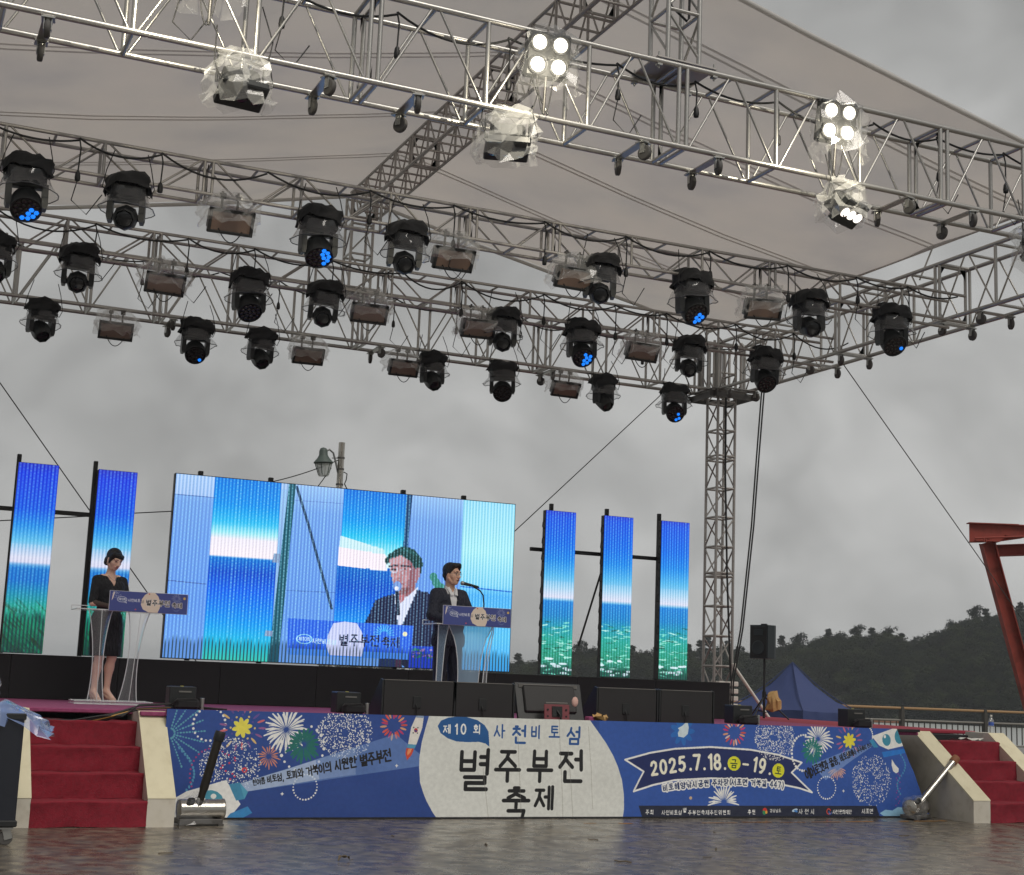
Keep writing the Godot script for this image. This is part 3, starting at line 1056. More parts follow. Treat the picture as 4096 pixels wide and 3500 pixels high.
func soften(p: Pic, r: Rect2i, k: int) -> void:   # the softness of a video picture
	var s := p.im.get_region(r)
	s.resize(r.size.x / k, r.size.y / k, Image.INTERPOLATE_BILINEAR)
	s.resize(r.size.x, r.size.y, Image.INTERPOLATE_CUBIC)
	p.im.blit_rect(s, Rect2i(Vector2i.ZERO, r.size), r.position)

func build_screens() -> void:
	var E := .9
	var p := screen_print()
	led_lines(p, 104, .42, .905)
	var o := thing("led_screen", "large wide video screen showing a man in glasses at a microphone", "screen", Vector3(5.545, 1.5, -3.5))
	part("screen_face", screen_face(-2.25, 2.25, .015, 2.215, .0), led_mat("led_main", p, E), o)
	var g := Geo.new()
	g.box(Vector3(0, 1.115, -.055), Vector3(4.52, 2.22, .1), Basis(), .004)
	part("cabinet_back", g, M.black_metal, o)
	for x in [-1.93, -1.05, .71, 1.56]:
		g = Geo.new()
		g.box(Vector3(x, 1.14, -.14), Vector3(.06, 2.3, .06), Basis(), .006)
		part("support_post", g, M.black_metal, o)
	var xs := [1.48, 2.385, 8.255, 9.14, 10.04]
	var posts := [1.49, 2.36, 8.39, 9.24, 10.07]
	var lab := ["leftmost tall narrow video panel showing blue sky over green sea, at the picture's edge", "tall narrow video panel showing blue sky and sea behind the woman", "tall narrow video panel right beside the big screen, with sparkling green sea", "middle one of the three narrow video panels right of the big screen", "rightmost narrow video panel, nearest the truss tower"]
	for i in 5:
		rng.seed = 100 + i
		var q := Pic.new(132, 640, Color.BLACK)
		q.T = Transform2D(Vector2(132, 0), Vector2(0, 640), Vector2.ZERO)
		if i < 2:
			sea_strip(q, 0, 1, 0, 1, false)
		else:
			strip_right(q)
		if i < 2:
			for k in 60:
				var c := Vector2(rng.randf(), rng.randf_range(.74, 1.0))
				q.disc(c, Vector2(rng.randf_range(.05, .2), rng.randf_range(.004, .012)), [Color(.1, .62, .44, .35), Color(.05, .3, .26, .4), Color(.16, .7, .55, .3), Color(.16, .22, .14, .5)][k % 4], .2)
		else:
			for k in 90:
				var y := rng.randf_range(.68, 1.0)
				q.disc(Vector2(rng.randf(), y), Vector2(rng.randf_range(.04, .16), rng.randf_range(.0015, .006)), [Color(.5, .95, .85, .75), Color(.1, .66, .5, .6), Color(.02, .25, .16, .6), Color(.75, 1.0, .95, .8)][k % 4], rng.randf_range(-.05, .05))
			for k in 9:
				q.disc(Vector2(rng.randf(), rng.randf_range(.9, .99)), Vector2(rng.randf_range(.06, .15), .007), Color(.85, .97, 1.0), .0)
		led_lines(q, 11, .34 if i < 2 else .4, .8 if i < 2 else .95)
		var s := thing("video_panel", lab[i], "screen", Vector3(xs[i] + .225, 1.49, -3.5), 0, "narrow video panels beside the big screen")
		part("screen_face", screen_face(-.225, .225, .01, 2.19, 0), led_mat("led_strip_%d" % i, q, .85), s)
		g = Geo.new()
		g.box(Vector3(0, 1.1, -.05), Vector3(.455, 2.19, .09), Basis(), .004)
		part("cabinet_back", g, M.black_metal, s)
		g = Geo.new()
		g.box(Vector3(posts[i] - xs[i] - .225, 1.15, -.13), Vector3(.05, 2.3, .05), Basis(), .005)
		part("support_post", g, M.black_metal, s)
		if i >= 2:
			for k in 9:   # loops of data cable along the edge
				g = Geo.new()
				var y := .3 + k * .22
				g.path([Vector3(-.225, y, -.05), Vector3(-.25, y - .03, -.04), Vector3(-.255, y - .09, -.04), Vector3(-.23, y - .12, -.05)], .006, 5)
				part("data_lead", g, M.cable, s)
	for r in [[.9, 2.4, 3.15], [8.12, 10.1, 3.16]]:
		g = Geo.new()
		g.box(Vector3.ZERO, Vector3(r[1] - r[0], .05, .05), Basis(), .005)
		var c := part("crossbar", g, M.black_metal, self)
		c.position = Vector3((r[0] + r[1]) * .5, r[2], -3.68)
		tag(c, "black horizontal bar behind the %s narrow video panels" % ("two left" if r[0] < 5 else "three right"), "bar", "bars behind the narrow video panels")
	g = Geo.new()
	g.tube(Vector3(.34, 1.1, 0), Vector3(0, 0, 0), .014, 6)
	var br := part("slanted_brace", g, M.black_metal, self)
	br.position = Vector3(8.95, 1.9, -3.8)
	tag(br, "thin dark slanting brace between the narrow panels right of the big screen", "brace")

# ---------------------------------------------------------------- trusses and roof
func castor(root: Node3D, at: Vector3, turn: float) -> void:
	var g := Geo.new()
	var B := Basis(Vector3.UP, turn)
	g.box(at + Vector3(0, -.012, 0), Vector3(.1, .012, .1), B)
	for s in [-1, 1]:
		g.box(at + B * Vector3(s * .028, -.06, .012), Vector3(.006, .1, .05), B)
	g.tube(at + Vector3(0, -.035, 0), at + Vector3(0, -.01, 0), .03, 10)
	var c := part("castor", g, M.zinc, root)
	g = Geo.new()
	var ax := B * Vector3.RIGHT
	var ctr := at + B * Vector3(0, -.104, .022)
	var T := Transform3D(Basis(B * Vector3.UP, ax, B * Vector3.FORWARD * -1.0), ctr)
	T.basis = Basis(B.z, ax, B.z.cross(ax))
	g.lathe([Vector2(.012, -.022), Vector2(.056, -.022), Vector2(.068, -.014), Vector2(.068, .014), Vector2(.056, .022), Vector2(.012, .022)], T, 18)
	part("wheel", g, M.rubber, c)

func truss_run(o: Node3D, a: Vector3, ax: Vector3, sd: Vector3, w: float, h: float, t0: float, t1: float, nodes: Array, big: bool, m: Material) -> void:
	# a: middle of the bottom at t = 0; ax: along; sd: across
	var rc := .027 if big else .02
	var rv := .021 if big else .016
	var rd := .0115 if big else .011
	var up := Vector3.UP
	for s in [-.5, .5]:
		for y in [0.0, h]:
			member("chord", a + ax * t0 + sd * w * s + up * y, a + ax * t1 + sd * w * s + up * y, rc, m, o)
	for nd in nodes:
		var ts: Array = [nd[0] - .042, nd[0] + .042] if nd[1] else [nd[0]]
		for t in ts:
			for s in [-.5, .5]:
				member("upright", a + ax * t + sd * w * s, a + ax * t + sd * w * s + up * h, rv, m, o)
			for y in [0.0, h]:
				member("cross_bar", a + ax * t - sd * w * .5 + up * y, a + ax * t + sd * w * .5 + up * y, rv, m, o)
		if nd[1]:   # corner gussets where two lengths are bolted together
			for y in [.09, h - .09]:
				for s in [-.5, .5]:
					var g := Geo.new()
					var q: Vector3 = a + ax * nd[0] + sd * w * s * .86 + up * y
					var e := .07 if y > h * .5 else -.07
					g.face([q + up * e, q - sd * w * s * .36 + up * e, q - up * e])
					g.face([q - up * e, q - sd * w * s * .36 + up * e, q + up * e])
					part("gusset", g, m, o)
	for i in nodes.size() - 1:
		var ta: float = nodes[i][0] + (.07 if nodes[i][1] else .03)
		var tb: float = nodes[i + 1][0] - (.07 if nodes[i + 1][1] else .03)
		var tm := (ta + tb) * .5
		if tb - ta < .2:
			continue
		var yt := h if big else 0.0
		var yb := 0.0 if big else h
		for s in [-.5, .5]:
			var q: Vector3 = a + sd * w * s
			member("brace", q + ax * ta + up * yb, q + ax * (tm - .03) + up * yt, rd, m, o)
			member("brace", q + ax * tb + up * yb, q + ax * (tm + .03) + up * yt, rd, m, o)
		member("cross_bar", a + ax * tm - sd * w * .5 + up * h, a + ax * tm + sd * w * .5 + up * h, rv * .9, m, o)
		if not big:
			member("cross_bar", a + ax * tm - sd * w * .5, a + ax * tm + sd * w * .5, rv * .9, m, o)

const BIG := [[-.42, 1], [.46, 1], [1.44, 0], [2.4, 0], [3.38, 1], [4.39, 0], [5.36, 0], [6.32, 1], [7.33, 0], [8.29, 0], [9.31, 1], [10.33, 0], [11.31, 0], [12.28, 1]]

func build_trusses() -> void:
	var m: Material = M.alum
	var X := Vector3.RIGHT
	var Z := Vector3.BACK
	var labels := ["big silver box truss across the front, carrying the bright white lamps", "big silver box truss at the back, carrying the hindmost lights above the big screen"]
	for k in 2:
		var z := 2.965 if k == 0 else -6.11
		var o := thing("box_truss", labels[k], "truss", Vector3(0, 6.215, z), 0, "big box trusses of the stage roof")
		truss_run(o, Vector3.ZERO, X, Z, .47, .77, -.67, 12.87, BIG, true, m)
		for x in [.82, 3.01, 3.78, 5.92, 6.7, 8.86, 9.66, 11.8] if k == 0 else [.6, 3.54, 6.58, 9.4]:
			for s in [-1, 1]:
				castor(o, Vector3(x, -.03, s * .235), rng.randf_range(-.7, .7))
			var g := Geo.new()
			g.box(Vector3(x, -.034, 0), Vector3(.08, .012, .54))
			part("castor_plate", g, m, o)
	for k in 2:
		var x := 12.62 if k == 0 else -.42
		var o := thing("side_truss", ["big silver box truss running back along the right side of the roof", "big silver box truss running back along the left side of the roof, outside the picture"][k], "truss", Vector3(x, 6.215, 0), 0, "big box trusses of the stage roof")
		var nd := []
		for i in 9:
			nd.append([-5.85 + i * 1.07, 1 if i in [0, 3, 5, 8] else 0])
		truss_run(o, Vector3.ZERO, Z, X, .5, .77, -5.86, 2.72, nd, true, m)
		if k == 0:
			for z in [-5.5, -3.32, -2.57, -.44, .27, 2.3]:
				for s in [-1, 1]:
					castor(o, Vector3(s * .25, -.03, z), rng.randf_range(-.7, .7))
				var g := Geo.new()
				g.box(Vector3(0, -.032, z), Vector3(.56, .01, .1))
				part("castor_plate", g, m, o)
	var SM := [[.78, 0], [1.7, 0], [2.72, 1], [3.68, 0], [4.65, 0], [5.6, 1], [6.6, 1], [7.55, 0], [8.48, 0], [9.45, 1], [10.43, 0], [11.37, 0]]
	for k in 2:
		var o := thing("lighting_bar", ["slim silver lattice bar nearest the front truss, hung with stage lights", "slim silver lattice bar just in front of the back truss, hung with stage lights"][k], "truss", Vector3(0, 6.09, [-.13, -2.88][k]), 0, "slim lattice bars for the stage lights")
		truss_run(o, Vector3.ZERO, X, Z, .31, .345, -.15, 12.36, SM, false, M.alum_dull)
	# towers
	for k in 4:
		var at := Vector3([12.62, -.42][k % 2], 0, [-6.11, 2.965][k / 2])
		var o := thing("tower", ["square lattice tower at the back right, rising from behind the stage to the roof truss", "square lattice tower at the back left, outside the picture", "square lattice tower at the front right, outside the picture", "square lattice tower at the front left, outside the picture"][k], "tower", at, 0, "lattice towers that carry the roof")
		var hw := .165
		for sx in [-1, 1]:
			for sz in [-1, 1]:
				member("chord", Vector3(sx * hw, .05, sz * hw), Vector3(sx * hw, 7.0, sz * hw), .023, M.alum_dull, o)
		var n := 14
		for i in n:
			var y := .32 + i * .478
			var c := [Vector3(-hw, y, hw), Vector3(hw, y, hw), Vector3(hw, y, -hw), Vector3(-hw, y, -hw)]
			for q in 4:
				member("cross_bar", c[q], c[(q + 1) % 4], .017, M.alum_dull, o)
				if i < n - 1:
					var lo: Vector3 = c[q] if i % 2 else c[(q + 1) % 4]
					var hi: Vector3 = c[(q + 1) % 4] if i % 2 else c[q]
					member("brace", lo + Vector3(0, .02, 0), hi + Vector3(0, .458, 0), .0125, M.alum_dull, o)
			if i % 4 == 2:
				for q in 4:
					member("cross_bar", c[q] + Vector3(0, .055, 0), c[(q + 1) % 4] + Vector3(0, .055, 0), .017, M.alum_dull, o)
		var g := Geo.new()
		g.box(Vector3(0, .03, 0), Vector3(.8, .06, .8), Basis(), .01)
		part("base_plate", g, M.alum_dull, o)
		for q in 4:
			g = Geo.new()
			var an := q * PI / 2
			g.box(Vector3(cos(an), 0, sin(an)) * .36 + Vector3(0, 6.13, 0), Vector3(.03 if q % 2 == 0 else .92, .1, .92 if q % 2 == 0 else .03))
			g.box(Vector3(cos(an), 0, sin(an)) * .44 + Vector3(0, 6.19, 0), Vector3(.012 if q % 2 == 0 else .9, .02, .9 if q % 2 == 0 else .012))
			part("sleeve_plate", g, M.dark_alum, o)
			for s in [-1, 1]:
				var d := Vector3(cos(an), 0, sin(an))
				var e := Vector3(-d.z, 0, d.x)
				member("sleeve_post", d * .27 + e * s * .2 + Vector3(0, 6.12, 0), d * .27 + e * s * .2 + Vector3(0, 7.05, 0), .024, M.alum_dull, o)
		if k == 0:
			for q in 5:   # ballast bars stacked at the foot
				g = Geo.new()
				g.box(Vector3(-.02, 1.02 + q * .115, .32), Vector3(.36, .075, .12), Basis(), .01)
				part("ballast_bar", g, M.white_paint, o)
			g = Geo.new()
			g.tube(Vector3(.12, 1.76, .3), Vector3(.83, .92, .3), .026, 10)
			part("outrigger", g, M.white_paint, o)
			g = Geo.new()
			g.box(Vector3(.12, 1.76, .3), Vector3(.08, .09, .06), Basis(), .01)
			part("outrigger_lug", g, M.white_paint, o)
	# two short masts on the trusses and the ridge truss between them
	for k in 2:
		var o := thing("roof_mast", ["short square lattice mast standing on the front truss, holding the ridge", "short square lattice mast standing on the back truss under the roof's peak"][k], "mast", Vector3([6.36, 6.22][k], 7.02, [2.96, -6.11][k]), 0, "short masts under the roof ridge")
		var hw := .165
		for sx in [-1, 1]:
			for sz in [-1, 1]:
				member("chord", Vector3(sx * hw, 0, sz * hw), Vector3(sx * hw, 1.5, sz * hw), .023, m, o)
		for i in 4:
			var y := .08 + i * .46
			var c := [Vector3(-hw, y, hw), Vector3(hw, y, hw), Vector3(hw, y, -hw), Vector3(-hw, y, -hw)]
			for q in 4:
				if i:
					member("cross_bar", c[q], c[(q + 1) % 4], .018, m, o)
				if i < 3 and q != 2:
					member("brace", c[q] + Vector3(0, .03 if i % 2 else .43, 0), c[(q + 1) % 4] + Vector3(0, .43 if i % 2 else .03, 0), .013, m, o)
		var g := Geo.new()
		g.box(Vector3(0, .012, 0), Vector3(.62, .014, .5))
		part("foot_plate", g, M.alum_dull, o)
		g = Geo.new()
		for q in 4:
			var b := Vector3(.29 * (1 if q & 1 else -1), 0, .23 * (1 if q & 2 else -1))
			g.tube(b + Vector3(0, -.1, 0), b + Vector3(0, .06, 0), .009, 6)
			g.box(b + Vector3(0, -.065, 0), Vector3(.05, .02, .05))
		part("clamp_bolt", g, M.zinc, o)
		if k == 0:
			g = Geo.new()
			g.path([Vector3(-.12, 1.5, .1), Vector3(-.12, .75, .1), Vector3(-.1, .6, .1), Vector3(.08, .5, .08), Vector3(.12, .55, .05), Vector3(.13, 1.5, .05)], .012, 6)
			part("power_cable", g, M.cable, o)
	var r := thing("ridge_truss", "square lattice truss running from front to back under the roof's ridge", "truss", Vector3(6.22, 8.1, 0))
	var nd := []
	for i in 15:
		nd.append([-5.9 + i * .63, 1 if i % 4 == 0 else 0])
	truss_run(r, Vector3.ZERO, Z, X, .38, .4, -6.0, 3.0, nd, false, M.alum_dull)

func build_canopy() -> void:
	var o := thing("roof_canopy", "large pale grey gabled fabric roof stretched over the stage trusses", "canopy", Vector3(6.22, 8.6, 0))
	var f := FastNoiseLite.new()
	f.seed = 12
	f.frequency = .5
	# for each side: ridge z, eave z of every seam
	var rz := [2.35, 1.3, -.55, -2.6, -4.3, -6.4]
	var ez := [[1.95, .75, -1.05, -3.0, -4.9, -6.75], [1.95, .9, -.9, -2.9, -4.9, -7.1]]
	for side in 2:
		var sx := 1.0 if side == 0 else -1.0
		var run := 6.55
		for i in 5:
			var rows := []
			for a in 13:
				var row := PackedVector3Array()
				for b in 9:
					var t := a / 12.0
					var s := b / 8.0
					var z := lerpf(lerpf(rz[i], rz[i + 1], s), lerpf(ez[side][i], ez[side][i + 1], s), t)
					var y := -1.16 * t - .035 * sin(PI * s) - .1 * sin(PI * t) * sin(PI * clampf((2.3 - z) / 8.7, 0, 1))
					row.append(Vector3(sx * run * t, y + f.get_noise_2d(t * 5, z) * .03 + f.get_noise_2d(t * 22, z * 1.2 + 40) * .014, z))
				rows.append(row)
			var g := Geo.new()
			g.sheet(rows, side == 1)
			part("fabric_panel", g, M.canopy, o)
		for i in range(1, 5):
			for k in 2:
				var pts := []
				for a in 13:
					var t := a / 12.0
					var z: float = lerpf(rz[i], ez[side][i], t) + (k - .5) * .11
					pts.append(Vector3(sx * run * t, -1.16 * t - .015 - .1 * sin(PI * t) * sin(PI * clampf((2.3 - z) / 8.7, 0, 1)) + f.get_noise_2d(t * 5, z) * .025, z))
				var g := Geo.new()
				var ribbon := []
				for q in pts:
					ribbon.append(PackedVector3Array([q + Vector3(0, 0, -.022), q + Vector3(0, -.004, 0), q + Vector3(0, 0, .022)]))
				g.sheet(ribbon)
				part("seam", g, M.canopy_seam, o)
		for e in [[0, 0], [5, 5]]:
			var g := Geo.new()
			g.path([Vector3(0, 0, rz[e[0]]), Vector3(sx * run * .33, -.43, lerpf(rz[e[0]], ez[side][e[0]], .33)), Vector3(sx * run * .66, -.8, lerpf(rz[e[0]], ez[side][e[0]], .66)), Vector3(sx * run, -1.16, ez[side][e[0]])], .03, 8)
			part("hem", g, M.canopy_seam, o)
		var g2 := Geo.new()
		g2.tube(Vector3(sx * run, -1.16, ez[side][0]), Vector3(sx * run, -1.16, ez[side][5]), .035, 8)
		part("eave_tube", g2, M.canopy_seam, o)
		for i in [0, 2, 5]:
			member("tie_strap", Vector3(sx * run, -1.16, ez[side][i]), Vector3(sx * 6.4, -1.63, ez[side][i] + .1 * (1 - i)), .012, M.canopy_seam, o)

# ---------------------------------------------------------------- lights that hang from the trusses
func crumple(rows: Array, amp: float, seed_: int) -> Array:
	var f := FastNoiseLite.new()
	f.seed = seed_
	f.frequency = 6.0
	f.fractal_octaves = 2
	for r in rows.size():
		for j in rows[r].size():
			var p: Vector3 = rows[r][j]
			rows[r][j] = p + Vector3(f.get_noise_3dv(p), f.get_noise_3dv(p + Vector3(9, 3, 1)), f.get_noise_3dv(p + Vector3(2, 7, 5))) * amp * 2.0
	return rows

func bag(c: Vector3, s: Vector3, amp: float, seed_: int, open_below := true) -> Geo:   # a crumpled plastic sack round a lamp
	var rows := []
	var nr := 9
	for i in nr:
		var t := i / (nr - 1.0)
		var k := [.12, .62, .86, .95, 1.0, 1.0, .98, 1.0, 1.04][i] as float
		var row := PackedVector3Array()
		for j in 22:
			var a := TAU * j / 22
			var q := pow(pow(absf(cos(a)), 4.0) + pow(absf(sin(a)), 4.0), -.25)
			row.append(c + Vector3(cos(a) * q * s.x * .5 * k, (.5 - t) * s.y, sin(a) * q * s.z * .5 * k))
		rows.append(row)
	var g := Geo.new()
	g.rings(crumple(rows, amp, seed_), true, false, not open_below, true)
	return g

func cover_cloth(w: float, d: float, seed_: int) -> Geo:   # black cloth thrown over the lamp's foot
	var rows := []
	for i in 6:
		var t := i / 5.0
		var row := PackedVector3Array()
		for j in 18:
			var a := TAU * j / 18
			var q := pow(pow(absf(cos(a)), 5.0) + pow(absf(sin(a)), 5.0), -.2)
			var k := [.55, .96, 1.0, 1.02, 1.05, 1.07][i] as float
			row.append(Vector3(cos(a) * q * w * .5 * k, 0.05 - t * .175 - .03 * sin(a * 2.0 + seed_) * t - .02 * sin(a * 5.0 + seed_) * t, sin(a) * q * d * .5 * k))
		rows.append(row)
	var g := Geo.new()
	g.rings(crumple(rows, .03, seed_), true, true)
	return g

func moving_head(kind: String, label: String, group: String, seed_: int, tilt: float, pan: float) -> Node3D:
	var o := thing("moving_head_light" if kind == "B" else "wash_light", label, "stage light", Vector3.ZERO, 0, group)
	var big := .92 if kind == "B" else 1.0
	part("cover_cloth", cover_cloth(.42 * big, .34, seed_), M.black_cloth, o)
	var g := Geo.new()
	g.box(Vector3(0, -.15, 0), Vector3(.35, .15, .27) * big, Basis(), .02)
	part("base", g, M.black_cloth, o)
	var ph := -.235 * big - .015
	g = Geo.new()
	var aw := .165 * big
	var rr := Basis(Vector3.UP, pan)
	g.box(Vector3(0, ph + .015, 0), Vector3(aw * 2 + .05, .05, .1), rr, .015)
	for s in [-1, 1]:
		var poly := v2([-.028, .03, .028, .03, .03, -.17, .018, -.21, -.018, -.21, -.03, -.17])
		g.prism(poly, -.06, .06, Transform3D(rr, rr * Vector3(s * aw, 0, 0) + Vector3(0, ph, 0)))
		g.tube(rr * Vector3(s * aw * .6, 0, 0) + Vector3(0, ph - .16, 0), rr * Vector3(s * aw, 0, 0) + Vector3(0, ph - .16, 0), .03, 10)
	part("yoke", g, M.black_plastic, o)
	# the head looks along its own z
	var Bh := rr * Basis(Vector3.RIGHT, tilt)
	var hc := Vector3(0, ph - .16, 0)
	var T := Transform3D(Basis(Bh.x, Bh.z, -Bh.y), hc)   # lathe axis y along the beam
	g = Geo.new()
	if kind == "B":
		g.lathe([Vector2(.05, -.13), Vector2(.1, -.115), Vector2(.124, -.06), Vector2(.124, .04), Vector2(.115, .11), Vector2(.105, .14), Vector2(.092, .155), Vector2(.084, .13)], T, 8, true)
		part("head", g, M.black_plastic, o)
		g = Geo.new()
		g.lathe([Vector2(.001, .15), Vector2(.05, .147), Vector2(.084, .132)], T, 20, false, false, false)
		part("lens", g, M.lens, o)
	else:
		g.lathe([Vector2(.05, -.14), Vector2(.11, -.12), Vector2(.14, -.05), Vector2(.146, .05), Vector2(.146, .11), Vector2(.139, .115), Vector2(.135, .1)], T, 22)
		part("head", g, M.black_plastic, o)
		var face := Geo.new()
		face.lathe([Vector2(.001, .1), Vector2(.135, .1)], T, 22, false, false, false)
		part("front_plate", face, M.dark_glass, o)
		var cells := [Vector2.ZERO]
		for q in 6:
			cells.append(Vector2(cos(q * TAU / 6), sin(q * TAU / 6)) * .05)
		for q in 12:
			cells.append(Vector2(cos(q * TAU / 12 + .26), sin(q * TAU / 12 + .26)) * .1)
		for c in cells:
			var lens := Geo.new()
			lens.lathe([Vector2(.0255, .1), Vector2(.0235, .108), Vector2(.012, .113), Vector2(.001, .114)], T.translated_local(Vector3(c.x, 0, c.y)), 6, false, false, false)
			part("led_cell", lens, M.cell_dark, o)
	# clear rain hood that flares out under the cloth
	var rows := []
	var fl := [[.12, .2], [.17, .21], [.22, .228], [.27, .262], [.315, .288]]
	for q in fl:
		var row := PackedVector3Array()
		for j in 26:
			var a := TAU * j / 26
			row.append(Vector3(cos(a) * q[1] * big, -q[0], sin(a) * q[1] * big))
		rows.append(row)
	g = Geo.new()
	g.rings(crumple(rows, .014, seed_ + 3), true)
	var hood := part("rain_hood", g, M.hood, o)
	g = Geo.new()
	var rim := []
	for j in 27:
		rim.append(rows[4][j % 26])
	g.path(rim, .0055, 5, -1, false)
	part("hood_rim", g, M.hood_rim, hood)
	for q in [[Vector3(.17, .3, -.05), Vector3(.2, .12, .06), Vector3(.24, -.1, .1), Vector3(.2, -.2, .12), Vector3(.14, -.16, .12)], [Vector3(-.15, .3, -.05), Vector3(-.22, .05, .05), Vector3(-.25, -.14, .08), Vector3(-.17, -.2, .1)]]:
		g = Geo.new()
		g.path(q, .0055, 5)
		part("lead", g, M.cable, o)
	for s in [-1, 1]:
		g = Geo.new()
		g.tube(Vector3(s * .1, .06, 0), Vector3(s * .1, -.13, 0), .016, 8)
		part("clamp", g, M.zinc, o)
	return o

func flood(label: String, group: String, seed_: int) -> Node3D:
	var o := thing("flood_panel_light", label, "stage light", Vector3.ZERO, 0, group)
	var B := Basis(Vector3.RIGHT, .5)
	var c := Vector3(0, -.27, .03)
	var g := Geo.new()
	g.box(c + B * Vector3(0, 0, -.05), Vector3(.44, .2, .1), B, .012)
	part("housing", g, M.grey_metal, o)
	g = Geo.new()
	for s in [-1, 1]:
		g.box(c + B * Vector3(s * .215, 0, .02), Vector3(.03, .25, .05), B, .004)
		g.box(c + B * Vector3(0, s * .11, .02), Vector3(.46, .03, .05), B, .004)
	part("frame", g, M.black_plastic, o)
	g = Geo.new()
	g.box(c + B * Vector3(0, 0, .018), Vector3(.4, .19, .01), B)
	part("light_panel", g, M.panel, o)
	for s in [-1, 1]:
		g = Geo.new()
		g.path([Vector3(s * .08, .05, 0), Vector3(s * .08, -.05, -.02), Vector3(s * .08, -.16, -.04)], .013, 6)
		g.tube(Vector3(s * .08 - .03, .0, 0), Vector3(s * .08 + .03, .0, 0), .032, 8)
		part("clamp", g, M.dark_alum, o)
	part("plastic_cover", bag(Vector3(0, -.15, 0), Vector3(.54, .36, .3), .055, seed_), M.plastic, o)
	g = Geo.new()
	g.path(catenary(Vector3(-.12, -.35, .02), Vector3(.12, -.36, .02), .13, 10), .006, 5)
	part("lead", g, M.cable, o)
	return o

